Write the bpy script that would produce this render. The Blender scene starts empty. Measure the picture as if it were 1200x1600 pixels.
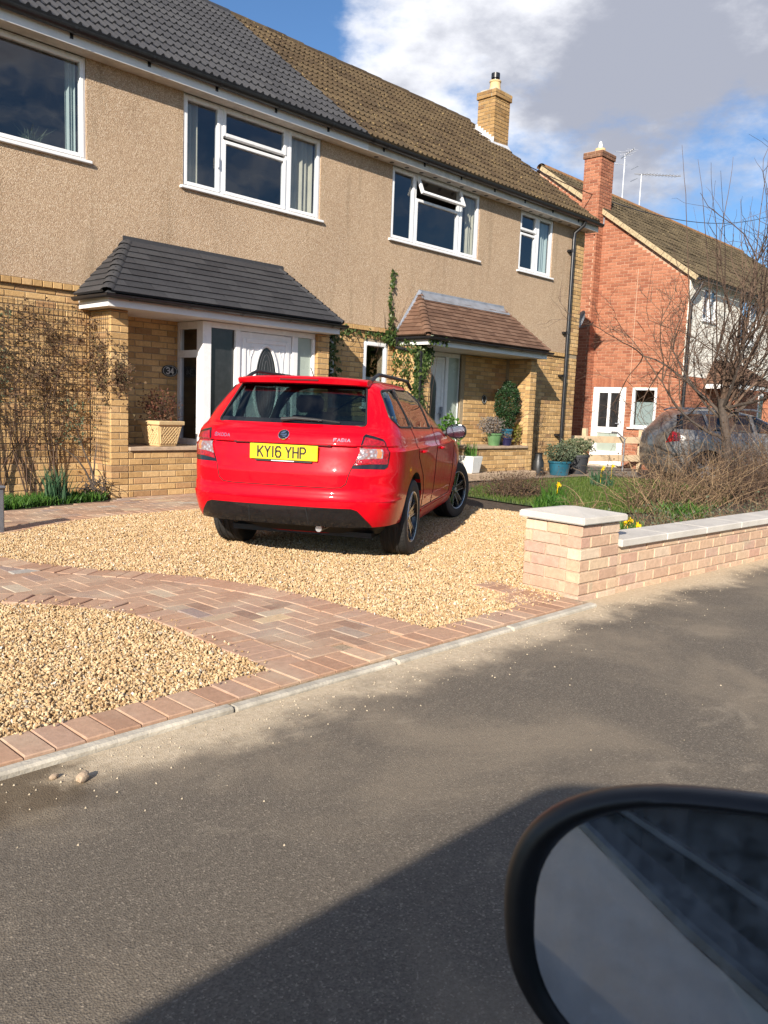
import bpy, bmesh, math, random
import numpy as np
from mathutils import Vector, Matrix

random.seed(7); RNG = np.random.default_rng(7)
scene = bpy.context.scene
COL = scene.collection
PI = math.pi

# ------------------------------------------------------------------ camera
# X runs along the house fronts, Y from the road towards the houses, Z up; the lens is at (0, 0, 1.15)
cam_data = bpy.data.cameras.new('camera')
cam_data.sensor_fit = 'VERTICAL'
cam_data.sensor_height = 36.0
cam_data.sensor_width = 27.0
cam_data.lens = 36.0 * 1285.0 / 1600.0
cam_data.clip_start = 0.02
cam_data.clip_end = 3000
cam_data.dof.use_dof = True
cam_data.dof.focus_distance = 7.0
cam_data.dof.aperture_fstop = 16.0
cam = bpy.data.objects.new('camera', cam_data)
COL.objects.link(cam)
right = Vector((0.692, -0.721, 0.039)); down = Vector((-0.064, -0.115, -0.991)); fwd = right.cross(-down)
fwd = -(right.cross(-down))
right.normalize(); fwd = Vector((0.719, 0.683, -0.126)).normalized()
right = (right - fwd * right.dot(fwd)).normalized(); up = right.cross(fwd)
m = Matrix((right, up, -fwd)).transposed().to_4x4(); m.translation = (0, 0, 1.15)
cam.matrix_world = m
scene.camera = cam

# ------------------------------------------------------------------ sky and sun
SUN_AZ, SUN_EL = math.radians(27.0), math.radians(24.5)       # azimuth of travel, from +X towards +Y
sun_dir = Vector((math.cos(SUN_AZ) * math.cos(SUN_EL), math.sin(SUN_AZ) * math.cos(SUN_EL), -math.sin(SUN_EL)))
sd = bpy.data.lights.new('sun', 'SUN'); sd.energy = 5.0; sd.angle = math.radians(0.53); sd.color = (1.0, 0.91, 0.79)
sun = bpy.data.objects.new('sun', sd); COL.objects.link(sun)
sun.rotation_euler = sun_dir.to_track_quat('-Z', 'Y').to_euler(); sun.location = (-20, -10, 15)

world = bpy.data.worlds.new('World'); scene.world = world; world.use_nodes = True
wt = world.node_tree; wt.nodes.clear()
def wn(t, **kw):
    n = wt.nodes.new(t)
    for k, v in kw.items(): setattr(n, k, v)
    return n
def wl(a, b): wt.links.new(a, b)
def wmath(op, a, b=None, c=None):
    n = wn('ShaderNodeMath', operation=op)
    for i, v in enumerate((a, b, c)):
        if v is None: continue
        if isinstance(v, (int, float)): n.inputs[i].default_value = v
        else: wl(v, n.inputs[i])
    return n.outputs[0]
w_out = wn('ShaderNodeOutputWorld'); w_bg = wn('ShaderNodeBackground'); w_bg.inputs['Strength'].default_value = 0.085
sky = wn('ShaderNodeTexSky', sky_type='NISHITA'); sky.sun_disc = False
sky.sun_elevation = SUN_EL
sky.sun_rotation = math.atan2(-sun_dir.x, -sun_dir.y)
sky.altitude = 50; sky.air_density = 1.0; sky.dust_density = 0.4; sky.ozone_density = 3.0
w_tc = wn('ShaderNodeTexCoord')
def dirdot(v, k):          # soft lobe around a direction of the sky
    v = Vector(v).normalized()
    n = wn('ShaderNodeVectorMath', operation='DOT_PRODUCT'); wl(w_tc.outputs['Generated'], n.inputs[0]); n.inputs[1].default_value = v
    return wmath('EXPONENT', wmath('MULTIPLY', wmath('SUBTRACT', n.outputs['Value'], 1.0), k))
w_map = wn('ShaderNodeMapping'); wl(w_tc.outputs['Generated'], w_map.inputs[0]); w_map.inputs['Scale'].default_value = (1, 1, 2.0)
w_map.inputs['Location'].default_value = (0.35, 0.1, 0.3)
n1 = wn('ShaderNodeTexNoise'); wl(w_map.outputs[0], n1.inputs['Vector']); n1.inputs['Scale'].default_value = 4.2; n1.inputs['Detail'].default_value = 10; n1.inputs['Roughness'].default_value = 0.60
n2 = wn('ShaderNodeTexNoise'); wl(w_map.outputs[0], n2.inputs['Vector']); n2.inputs['Scale'].default_value = 6.5; n2.inputs['Detail'].default_value = 7; n2.inputs['Roughness'].default_value = 0.58
lobes = [((0.67, 0.63, 0.40), 70, 0.08), ((0.80, 0.50, 0.345), 50, 0.11), ((0.87, 0.38, 0.335), 80, 0.10), ((0.62, 0.58, 0.55), 20, 0.06),
         ((0.57, 0.73, 0.37), 260, -0.30), ((0.50, 0.78, 0.40), 120, -0.20), ((0.90, 0.38, 0.195), 230, -0.24), ((0.955, 0.25, 0.19), 200, -0.20), ((0.80, 0.55, 0.21), 230, -0.20), ((0.735, 0.60, 0.30), 700, -0.12)]
dens = n1.outputs[0]
for v_, k_, a__ in lobes: dens = wmath('ADD', dens, wmath('MULTIPLY', dirdot(v_, k_), a__))
cr = wn('ShaderNodeMapRange', interpolation_type='SMOOTHSTEP'); wl(dens, cr.inputs[0]); cr.inputs[1].default_value = 0.45; cr.inputs[2].default_value = 0.66
# thick cloud turns grey, thin cloud stays white
thick = wmath('ADD', wmath('MULTIPLY', n2.outputs[0], 1.5), wmath('MULTIPLY', dens, 0.75))
thick = wmath('ADD', thick, wmath('MULTIPLY', dirdot((0.86, 0.41, 0.28), 60), 0.20))
thick = wmath('SUBTRACT', thick, wmath('MULTIPLY', dirdot((0.64, 0.65, 0.41), 110), 0.26))
tr = wn('ShaderNodeMapRange', interpolation_type='SMOOTHSTEP'); wl(thick, tr.inputs[0]); tr.inputs[1].default_value = 0.92; tr.inputs[2].default_value = 1.50
cmix = wn('ShaderNodeMix', data_type='RGBA'); wl(tr.outputs[0], cmix.inputs[0])
cmix.inputs[6].default_value = (8.2, 8.3, 8.7, 1); cmix.inputs[7].default_value = (3.3, 3.5, 4.2, 1)
smix = wn('ShaderNodeMix', data_type='RGBA'); wl(cr.outputs[0], smix.inputs[0]); wl(cmix.outputs[2], smix.inputs[7])
skyt = wn('ShaderNodeMix', data_type='RGBA', blend_type='MULTIPLY'); skyt.inputs[0].default_value = 1.0
wl(sky.outputs[0], skyt.inputs[6]); skyt.inputs[7].default_value = (0.70, 0.88, 1.05, 1)
wl(skyt.outputs[2], smix.inputs[6])
wl(smix.outputs[2], w_bg.inputs['Color']); wl(w_bg.outputs[0], w_out.inputs['Surface'])

vs = scene.view_settings
vs.view_transform = 'Standard'; vs.look = 'None'; vs.gamma = 1.0; vs.use_curve_mapping = False
vs.exposure = 0.68
scene.cycles.max_bounces = 8; scene.cycles.transparent_max_bounces = 16
scene.cycles.caustics_reflective = False; scene.cycles.caustics_refractive = False

# ------------------------------------------------------------------ mesh helpers
class MB:
    """collects shapes that become ONE mesh object"""
    def __init__(s): s.v = []; s.f = []; s.n = 0
    def add(s, verts, faces):
        verts = np.asarray(verts, float).reshape(-1, 3); o = s.n
        s.v.append(verts); s.n += len(verts)
        s.f.extend([tuple(int(i) + o for i in f) for f in faces]); return s
    def box(s, x0, x1, y0, y1, z0, z1):
        v = [(x, y, z) for z in (z0, z1) for y in (y0, y1) for x in (x0, x1)]
        return s.add(v, [(0, 2, 3, 1), (4, 5, 7, 6), (0, 1, 5, 4), (2, 6, 7, 3), (0, 4, 6, 2), (1, 3, 7, 5)])
    def cbox(s, x0, x1, y0, y1, z0, z1, c=0.004):
        """box with chamfered edges"""
        bm = bmesh.new(); bmesh.ops.create_cube(bm, size=1)
        for v in bm.verts: v.co = ((x0 + x1) / 2 + v.co.x * (x1 - x0), (y0 + y1) / 2 + v.co.y * (y1 - y0), (z0 + z1) / 2 + v.co.z * (z1 - z0))
        bmesh.ops.bevel(bm, geom=bm.edges[:], offset=c, segments=1, affect='EDGES')
        s.bm(bm); bm.free(); return s
    def bm(s, bm):
        bm.verts.ensure_lookup_table()
        for i, v in enumerate(bm.verts): v.index = i
        return s.add([v.co[:] for v in bm.verts], [[v.index for v in f.verts] for f in bm.faces])
    def quad(s, a, b, c, d): return s.add([a, b, c, d], [(0, 1, 2, 3)])
    def poly_prism(s, pts, z0, z1):
        """pts: outline in XY, extruded in Z"""
        n = len(pts)
        v = [(p[0], p[1], z0) for p in pts] + [(p[0], p[1], z1) for p in pts]
        return s.add(v, [tuple(range(n - 1, -1, -1)), tuple(range(n, 2 * n))] + [(i, (i + 1) % n, n + (i + 1) % n, n + i) for i in range(n)])
    def sweep(s, prof, path, up=(0, 0, 1), closed=False, cap=True):
        """sweep a 2D profile (side, up) along a polyline"""
        path = [Vector(p) for p in path]; up = Vector(up); n = len(prof); rows = []
        for i, p in enumerate(path):
            t = (path[min(i + 1, len(path) - 1)] - path[max(i - 1, 0)]).normalized()
            side = t.cross(up).normalized(); u2 = side.cross(t)
            rows += [tuple(p + side * a + u2 * b) for a, b in prof]
        f = []
        for i in range(len(path) - 1):
            for j in range(n if closed else n - 1):
                k = (j + 1) % n
                f.append((i * n + j, i * n + k, (i + 1) * n + k, (i + 1) * n + j))
        if cap and closed: f += [tuple(range(n - 1, -1, -1)), tuple(range((len(path) - 1) * n, len(path) * n))]
        return s.add(rows, f)
    def tube(s, path, r, sides=6, cap=True):
        path = [Vector(p) for p in path]
        rs = r if isinstance(r, (list, tuple)) else [r] * len(path)
        rows = []; side = None
        for i, p in enumerate(path):
            t = (path[min(i + 1, len(path) - 1)] - path[max(i - 1, 0)])
            t = t.normalized() if t.length > 1e-9 else Vector((0, 0, 1))
            if side is None: side = t.orthogonal().normalized()
            else:
                side = side - t * side.dot(t)
                side = side.normalized() if side.length > 1e-6 else t.orthogonal().normalized()
            w = t.cross(side)
            for k in range(sides):
                a = 2 * PI * k / sides
                rows.append(tuple(p + (side * math.cos(a) + w * math.sin(a)) * rs[i]))
        f = []
        for i in range(len(path) - 1):
            for k in range(sides):
                k2 = (k + 1) % sides
                f.append((i * sides + k, i * sides + k2, (i + 1) * sides + k2, (i + 1) * sides + k))
        if cap: f += [tuple(range(sides - 1, -1, -1)), tuple(range((len(path) - 1) * sides, len(path) * sides))]
        return s.add(rows, f)
    def lathe(s, prof, c=(0, 0, 0), axis='Z', n=24, cap=False):
        """prof: list of (radius, height) around an axis through c"""
        v = []
        for r, h in prof:
            for k in range(n):
                a = 2 * PI * k / n; x, y = r * math.cos(a), r * math.sin(a)
                p = (x, y, h) if axis == 'Z' else ((x, h, y) if axis == 'Y' else (h, x, y))
                v.append((c[0] + p[0], c[1] + p[1], c[2] + p[2]))
        f = []
        for i in range(len(prof) - 1):
            for k in range(n):
                k2 = (k + 1) % n
                f.append((i * n + k, i * n + k2, (i + 1) * n + k2, (i + 1) * n + k))
        if cap: f += [tuple(range(n)), tuple(range((len(prof) - 1) * n, len(prof) * n))]
        return s.add(v, f)
    def mesh(s, name):
        me = bpy.data.meshes.new(name)
        v = np.concatenate(s.v) if s.v else np.zeros((0, 3))
        me.from_pydata(v.tolist(), [], s.f); me.update(); return me
    def build(s, name, mat, parent=None, smooth=False, recalc=True, world=True):
        """one object; verts are world coordinates when the parent is only translated (world=True), else the parent's own"""
        off = Vector((0, 0, 0))
        if parent is not None and world: off = wloc(parent)
        if s.v and off.length > 0: s.v = [a - np.array(off) for a in s.v]
        me = s.mesh(name)
        if recalc and len(me.polygons) < 60000:
            bm = bmesh.new(); bm.from_mesh(me); bmesh.ops.recalc_face_normals(bm, faces=bm.faces); bm.to_mesh(me); bm.free()
        return link(name, me, mat, parent, smooth)

def link(name, me, mat, parent=None, smooth=False):
    if mat is not None and not me.materials: me.materials.append(mat)
    if smooth:
        me.shade_smooth()
        me.set_sharp_from_angle(angle=math.radians(38 if smooth is True else smooth))
    o = bpy.data.objects.new(name, me); COL.objects.link(o)
    if parent is not None: o.parent = parent
    return o
def wloc(o):
    v = Vector(o.location)
    while o.parent is not None: o = o.parent; v += Vector(o.location)
    return v
def tag(o, label=None, cat=None, group=None, kind=None):
    if label: o['label'] = label
    if cat: o['category'] = cat
    if group: o['group'] = group
    if kind: o['kind'] = kind
    return o
def empty(name, parent=None, loc=(0, 0, 0), rz=0):
    o = bpy.data.objects.new(name, None); COL.objects.link(o); o.empty_display_size = 0.1
    o.location = loc; o.rotation_euler = (0, 0, rz)
    if parent is not None: o.parent = parent
    return o
def thing(name, label, cat, loc=(0, 0, 0), rz=0, group=None):
    return tag(empty(name, None, loc, rz), label, cat, group)
def struct(name, mb, mat, smooth=False):
    return tag(mb.build(name, mat, None, smooth), kind='structure')

# ------------------------------------------------------------------ material helpers
class NT:
    def __init__(s, name):
        s.m = bpy.data.materials.new(name); s.m.use_nodes = True; s.t = s.m.node_tree
        s.b = s.t.nodes['Principled BSDF']; s.o = s.t.nodes['Material Output']
    def n(s, t, **kw):
        x = s.t.nodes.new(t)
        for k, v in kw.items(): setattr(x, k, v)
        return x
    def l(s, a, b): s.t.links.new(a, b)
    def coord(s, kind='Object'):
        return s.n('ShaderNodeTexCoord').outputs[kind]
    def pos(s): return s.n('ShaderNodeNewGeometry').outputs['Position']
    def noise(s, vec, scale, detail=4, rough=0.55, dist=0):
        x = s.n('ShaderNodeTexNoise'); s.l(vec, x.inputs['Vector']); x.inputs['Scale'].default_value = scale
        x.inputs['Detail'].default_value = detail; x.inputs['Roughness'].default_value = rough; x.inputs['Distortion'].default_value = dist
        return x.outputs[0]
    def voronoi(s, vec, scale, feature='F1', out='Distance'):
        x = s.n('ShaderNodeTexVoronoi', feature=feature); s.l(vec, x.inputs['Vector']); x.inputs['Scale'].default_value = scale
        return x.outputs[out]
    def ramp(s, fac, stops):
        x = s.n('ShaderNodeValToRGB'); s.l(fac, x.inputs[0]); e = x.color_ramp.elements
        while len(e) < len(stops): e.new(0.5)
        for i, (p, c) in enumerate(stops): e[i].position = p; e[i].color = (*c, 1)
        return x.outputs[0]
    def mix(s, fac, a, b, blend='MIX'):
        x = s.n('ShaderNodeMix', data_type='RGBA', blend_type=blend)
        for i, v in ((0, fac), (6, a), (7, b)):
            if isinstance(v, (int, float)): x.inputs[i].default_value = v
            elif isinstance(v, tuple): x.inputs[i].default_value = (*v, 1)
            else: s.l(v, x.inputs[i])
        return x.outputs[2]
    def math(s, op, a, b=None):
        x = s.n('ShaderNodeMath', operation=op)
        for i, v in enumerate((a, b)):
            if v is None: continue
            if isinstance(v, (int, float)): x.inputs[i].default_value = v
            else: s.l(v, x.inputs[i])
        return x.outputs[0]
    def map(s, v, a, b, c=0., d=1., smooth=True):
        x = s.n('ShaderNodeMapRange', interpolation_type='SMOOTHSTEP' if smooth else 'LINEAR'); s.l(v, x.inputs[0])
        for i, q in enumerate((a, b, c, d)): x.inputs[i + 1].default_value = q
        return x.outputs[0]
    def bump(s, h, dist=0.01, strength=1.0, normal=None):
        x = s.n('ShaderNodeBump'); s.l(h, x.inputs['Height']); x.inputs['Distance'].default_value = dist; x.inputs['Strength'].default_value = strength
        if normal is not None: s.l(normal, x.inputs['Normal'])
        s.l(x.outputs[0], s.b.inputs['Normal']); return x.outputs[0]
    def color(s, c):
        if isinstance(c, tuple): s.b.inputs['Base Color'].default_value = (*c, 1)
        else: s.l(c, s.b.inputs['Base Color'])
    def set(s, **kw):
        for k, v in kw.items():
            k = {'rough': 'Roughness', 'metal': 'Metallic', 'coat': 'Coat Weight', 'coatr': 'Coat Roughness', 'ior': 'IOR', 'spec': 'Specular IOR Level', 'trans': 'Transmission Weight', 'sheen': 'Sheen Weight'}[k]
            if isinstance(v, (int, float)): s.b.inputs[k].default_value = v
            else: s.l(v, s.b.inputs[k])
        return s.m
def simple(name, c, rough=0.5, var=0.12, scale=30, bump=0.0, bscale=80, **kw):
    """one colour with slight unevenness in tone, gloss and relief"""
    t = NT(name); co = t.pos()
    nz = t.noise(co, scale, 5)
    dark = tuple(max(0, x * (1 - var)) for x in c); lite = tuple(min(1, x * (1 + var)) for x in c)
    t.color(t.ramp(nz, [(0.3, dark), (0.7, lite)]))
    t.set(rough=t.map(nz, 0.2, 0.8, max(0.02, rough - 0.06), min(1, rough + 0.06)))
    if bump: t.bump(t.noise(co, bscale, 4), bump)
    return t.set(**kw) or t.m
# ------------------------------------------------------------------ materials
def piece_mat(name, stops, rough=0.85, island=False, bump=0.004, grime=None, gscale=6, fine=140):
    """bricks, blocks and tiles: every piece takes its own tone"""
    t = NT(name)
    r = t.n('ShaderNodeNewGeometry').outputs['Random Per Island'] if island else t.n('ShaderNodeObjectInfo').outputs['Random']
    p = t.pos()
    c = t.ramp(r, stops)
    nz = t.noise(p, 28, 6, 0.65)
    c = t.mix(t.map(nz, 0.25, 0.75, 0.0, 0.55), c, t.mix(1.0, c, (0.62, 0.60, 0.58), 'MULTIPLY'))
    f = t.noise(p, fine, 4, 0.6)
    c = t.mix(t.map(f, 0.45, 0.8, 0, 0.35), c, t.mix(1.0, c, (1.45, 1.40, 1.32), 'MULTIPLY'))
    if grime is not None:
        g = t.noise(p, gscale, 7, 0.62)
        c = t.mix(t.map(g, grime[1], grime[2]), c, grime[0])
    t.color(c); t.set(rough=rough, spec=0.3)
    h = t.math('ADD', t.math('MULTIPLY', f, 0.5), nz)
    t.bump(h, bump)
    return t.m
YB = [(0.0, (0.40, 0.245, 0.105)), (0.3, (0.53, 0.335, 0.145)), (0.6, (0.60, 0.39, 0.175)), (0.8, (0.65, 0.44, 0.215)), (0.93, (0.47, 0.275, 0.13)), (1.0, (0.36, 0.22, 0.11))]
M_ybrick = piece_mat('yellow_brick', YB)
M_ybrick_shade = piece_mat('shaded_sooty_yellow_brick', [(p_, (c_[0] * 0.72, c_[1] * 0.68, c_[2] * 0.62)) for p_, c_ in YB], grime=((0.16, 0.11, 0.06), 0.52, 0.75), gscale=5)  # soot patches, plus the stack's shade put into a darker base colour
M_ybrick_i = piece_mat('yellow_brick_far', YB, island=True)
RB = [(0.0, (0.29, 0.105, 0.06)), (0.4, (0.39, 0.155, 0.088)), (0.75, (0.45, 0.19, 0.11)), (1.0, (0.28, 0.10, 0.06))]
M_rbrick_i = piece_mat('red_brick_far', RB, island=True)
GB = [(0.0, (0.52, 0.34, 0.24)), (0.25, (0.60, 0.40, 0.27)), (0.5, (0.66, 0.49, 0.33)), (0.72, (0.56, 0.34, 0.25)), (0.88, (0.70, 0.55, 0.40)), (1.0, (0.48, 0.27, 0.21))]
M_gbrick_i = piece_mat('pale_pink_brick_far', GB, island=True)
M_gbrick = piece_mat('pale_pink_brick', GB, grime=((0.42, 0.36, 0.25), 0.58, 0.75), gscale=5)
PB = [(0.0, (0.307, 0.200, 0.144)), (0.15, (0.395, 0.251, 0.171)), (0.4, (0.472, 0.307, 0.208)), (0.62, (0.505, 0.335, 0.229)), (0.78, (0.406, 0.274, 0.202)), (0.88, (0.319, 0.252, 0.229)), (0.95, (0.614, 0.456, 0.273)), (1.0, (0.413, 0.384, 0.347))]
M_block = piece_mat('mixed_block_paving', PB, rough=0.8, bump=0.0015, grime=((0.50, 0.40, 0.29), 0.42, 0.80), gscale=2.2)
EB = [(0.0, (0.417, 0.246, 0.160)), (0.5, (0.516, 0.324, 0.213)), (0.85, (0.472, 0.307, 0.218)), (1.0, (0.592, 0.413, 0.278))]
M_edge = piece_mat('terracotta_edging_block', EB, rough=0.8, bump=0.0015, grime=((0.52, 0.42, 0.30), 0.48, 0.85), gscale=2.6)
M_blockmix_i = piece_mat('mixed_block_paving_far', PB, rough=0.8, bump=0.0015, island=True)
M_block_i = piece_mat('house_path_block', [(0, (0.40, 0.27, 0.20)), (0.5, (0.48, 0.33, 0.25)), (1, (0.36, 0.23, 0.17))], island=True, rough=0.85)
M_gtile = piece_mat('slate_grey_tile', [(0, (0.042, 0.042, 0.046)), (0.5, (0.052, 0.052, 0.057)), (1, (0.062, 0.062, 0.066))], rough=0.62, bump=0.002)
BT = [(0.0, (0.060, 0.040, 0.023)), (0.4, (0.085, 0.058, 0.032)), (0.8, (0.105, 0.074, 0.041)), (1.0, (0.070, 0.050, 0.030))]
M_btile = piece_mat('weathered_brown_tile', BT, rough=0.95, bump=0.006, grime=((0.30, 0.215, 0.095), 0.57, 0.74), gscale=16)
M_btile_i = piece_mat('weathered_brown_tile_far', [(0, (0.065, 0.050, 0.030)), (0.5, (0.095, 0.072, 0.042)), (1, (0.125, 0.096, 0.056))], rough=0.95, island=True, grime=((0.34, 0.26, 0.14), 0.6, 0.8), gscale=7)
M_ptile = piece_mat('plain_russet_tile', [(0, (0.13, 0.072, 0.048)), (0.5, (0.17, 0.095, 0.062)), (1, (0.21, 0.125, 0.085))], rough=0.9, bump=0.003, grime=((0.25, 0.20, 0.14), 0.60, 0.82), gscale=11)
M_mortar_y = simple('mortar_buff', (0.32, 0.25, 0.16), 0.95, 0.2, 60, 0.003, 200)
M_mortar_r = simple('mortar_pink', (0.50, 0.32, 0.22), 0.95, 0.2, 60)
M_mortar_g = simple('mortar_garden_wall', (0.46, 0.36, 0.26), 0.95, 0.25, 40, 0.003, 200)
M_upvc = simple('white_upvc', (0.80, 0.80, 0.80), 0.28, 0.03, 6, spec=0.5)
M_fascia = simple('white_painted_board', (0.78, 0.78, 0.77), 0.4, 0.05, 4)
M_soffit = simple('old_cream_soffit', (0.62, 0.58, 0.52), 0.6, 0.14, 9)
M_black_pvc = simple('black_pvc', (0.014, 0.014, 0.016), 0.35, 0.2, 20)
M_lead = simple('lead_flashing', (0.30, 0.32, 0.36), 0.5, 0.2, 8, metal=0.3)
M_coping = simple('cast_stone_coping', (0.56, 0.52, 0.46), 0.85, 0.10, 5, 0.002, 150)
M_stone_sill = simple('weathered_stone_sill', (0.42, 0.31, 0.21), 0.85, 0.2, 12, 0.003, 150)
M_conc = simple('grey_concrete', (0.47, 0.425, 0.345), 0.9, 0.30, 7, 0.004, 60)
M_clay_pot = simple('buff_clay_pot', (0.62, 0.44, 0.22), 0.8, 0.10, 14, 0.002, 90)
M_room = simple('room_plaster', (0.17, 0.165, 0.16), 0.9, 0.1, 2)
M_curtain = simple('cream_curtain', (0.60, 0.55, 0.42), 0.9, 0.1, 5)
M_blind = simple('pale_blind', (0.52, 0.60, 0.56), 0.8, 0.05, 3)

def glass_mat(name, tint=(0.75, 0.80, 0.80), f0=1.9, rough=0.0):
    """thin pane: see-through face on, mirror-like at a glancing angle"""
    t = NT(name); t.t.nodes.remove(t.b)
    tr = t.n('ShaderNodeBsdfTransparent'); tr.inputs[0].default_value = (*tint, 1)
    gl = t.n('ShaderNodeBsdfGlossy'); gl.inputs['Roughness'].default_value = rough; gl.inputs[0].default_value = (0.95, 0.97, 1, 1)
    wob = t.n('ShaderNodeBump'); t.l(t.noise(t.pos(), 1.3, 2), wob.inputs['Height']); wob.inputs['Distance'].default_value = 0.0035; t.l(wob.outputs[0], gl.inputs['Normal'])
    # Schlick reflectance of both faces of the pane, the same from either side
    ge = t.n('ShaderNodeNewGeometry'); dt = t.n('ShaderNodeVectorMath', operation='DOT_PRODUCT'); t.l(ge.outputs['Incoming'], dt.inputs[0]); t.l(ge.outputs['Normal'], dt.inputs[1])
    r0 = min(0.5, 2 * ((f0 - 1) / (f0 + 1)) ** 2)
    om = t.math('SUBTRACT', 1.0, t.math('ABSOLUTE', dt.outputs['Value'])); fr_ = t.math('ADD', t.math('MULTIPLY', t.math('POWER', om, 5.0), 1 - r0), r0)
    mx = t.n('ShaderNodeMixShader'); t.l(fr_, mx.inputs[0]); t.l(tr.outputs[0], mx.inputs[1]); t.l(gl.outputs[0], mx.inputs[2])
    t.l(mx.outputs[0], t.o.inputs['Surface']); return t.m
M_glass = glass_mat('window_glass', (0.70, 0.74, 0.77), 1.58)
M_glass_dark = glass_mat('dark_obscured_glass', (0.10, 0.11, 0.11), 1.7, 0.10)
M_glass_frost = simple('frosted_pale_glass', (0.36, 0.42, 0.37), 0.25, 0.10, 3, spec=0.6)
M_glass_black = simple('blackened_door_glass', (0.025, 0.026, 0.028), 0.12, 0.3, 10)

# pebble-dash render: buff chippings in a sandy coat
t = NT('pebble_dash_render'); p = t.pos()
cell = t.voronoi(p, 125, out='Color'); dist = t.voronoi(p, 125)
sep = t.n('ShaderNodeSeparateColor'); t.l(cell, sep.inputs[0])
c = t.ramp(sep.outputs[0], [(0.0, (0.34, 0.225, 0.14)), (0.35, (0.465, 0.33, 0.215)), (0.7, (0.54, 0.395, 0.265)), (0.9, (0.62, 0.485, 0.345)), (1.0, (0.68, 0.56, 0.43))])
big = t.noise(p, 0.8, 5, 0.6)
c = t.mix(t.map(big, 0.32, 0.68, 0, 0.5), c, t.mix(1.0, c, (0.80, 0.79, 0.80), 'MULTIPLY'))
st = t.n('ShaderNodeMapping'); t.l(p, st.inputs[0]); st.inputs['Scale'].default_value = (3.0, 3.0, 0.25)
streak = t.noise(st.outputs[0], 1.5, 5, 0.65)
c = t.mix(t.map(streak, 0.50, 0.70, 0, 0.55), c, t.mix(1.0, c, (0.66, 0.66, 0.64), 'MULTIPLY'))
t.color(c); t.set(rough=0.95, spec=0.15)
t.bump(t.math('SUBTRACT', 1.0, dist), 0.008, 0.8)
M_render = t.m

t = NT('road_asphalt'); p = t.pos(); sx = t.n('ShaderNodeSeparateXYZ'); t.l(p, sx.inputs[0])
agg = t.voronoi(p, 210, out='Color'); sp = t.n('ShaderNodeSeparateColor'); t.l(agg, sp.inputs[0])
c = t.ramp(sp.outputs[0], [(0, (0.112, 0.094, 0.073)), (0.5, (0.145, 0.122, 0.096)), (0.9, (0.175, 0.149, 0.117)), (1, (0.28, 0.235, 0.18))])
grit = t.noise(p, 480, 3, 0.7)
c = t.mix(t.map(grit, 0.55, 0.8, 0, 0.45), c, (0.19, 0.172, 0.15))
dust = t.noise(p, 0.95, 8, 0.60, 0.5)                        # pale dust trodden and driven over the tarmac
c = t.mix(t.map(dust, 0.42, 0.68, 0, 0.65), c, (0.29, 0.235, 0.168))
pale = t.noise(p, 2.6, 7, 0.68, 1.2)
c = t.mix(t.map(pale, 0.56, 0.74, 0, 0.38), c, (0.37, 0.31, 0.23))
edge = t.math('ADD', sx.outputs[1], t.math('MULTIPLY', t.noise(p, 1.9, 8, 0.66), 0.85))
sand = t.map(edge, 2.58, 2.86, 0, 0.98)                       # builder's sand swept along the kerb
sandn = t.noise(p, 40, 7, 0.7)
c = t.mix(sand, c, t.ramp(sandn, [(0.25, (0.43, 0.335, 0.22)), (0.6, (0.60, 0.49, 0.345)), (0.8, (0.68, 0.57, 0.42))]))
soil = t.map(t.math('ADD', t.math('MULTIPLY', sx.outputs[0], -1.0), t.math('MULTIPLY', t.noise(p, 6, 6), 0.7)), -0.93, -0.66, 0, 0.85)
soil = t.math('MULTIPLY', soil, t.map(t.math('ADD', sx.outputs[1], t.math('MULTIPLY', t.noise(p, 9, 5), 0.25)), 2.20, 2.42))
c = t.mix(soil, c, (0.085, 0.060, 0.036))
t.color(c); t.set(rough=0.92, spec=0.2)
t.bump(t.math('ADD', t.math('MULTIPLY', grit, 0.5), t.voronoi(p, 210)), 0.0022, 0.8)
M_road = t.m

M_sand = simple('jointing_sand', (0.36, 0.27, 0.18), 0.95, 0.3, 60, 0.003, 300)
M_gravel_bed = simple('gravel_fines', (0.38, 0.265, 0.14), 0.95, 0.35, 70, 0.006, 160)
M_soil = simple('garden_soil', (0.085, 0.058, 0.038), 0.98, 0.4, 14, 0.03, 40)
M_turf_base = simple('turf_soil', (0.052, 0.085, 0.022), 0.95, 0.35, 6, 0.02, 60)
M_verge = simple('far_grass', (0.07, 0.09, 0.03), 0.95, 0.35, 1.2)
M_drive = simple('old_concrete_drive', (0.20, 0.175, 0.145), 0.9, 0.2, 3, 0.004, 90)

t = NT('golden_gravel')
r = t.n('ShaderNodeObjectInfo').outputs['Random']
c = t.ramp(r, [(0.0, (0.28, 0.17, 0.08)), (0.18, (0.45, 0.30, 0.150)), (0.45, (0.56, 0.385, 0.200)), (0.70, (0.62, 0.46, 0.265)), (0.86, (0.68, 0.55, 0.36)), (0.93, (0.47, 0.30, 0.165)), (0.97, (0.32, 0.27, 0.21)), (1.0, (0.80, 0.74, 0.64))])
c = t.mix(t.map(t.noise(t.coord('Object'), 1.6, 4), 0.4, 0.75, 0, 0.35), c, t.mix(1.0, c, (0.70, 0.62, 0.52), 'MULTIPLY'))
t.color(c); t.set(rough=0.8, spec=0.3); M_gravel = t.m

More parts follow.
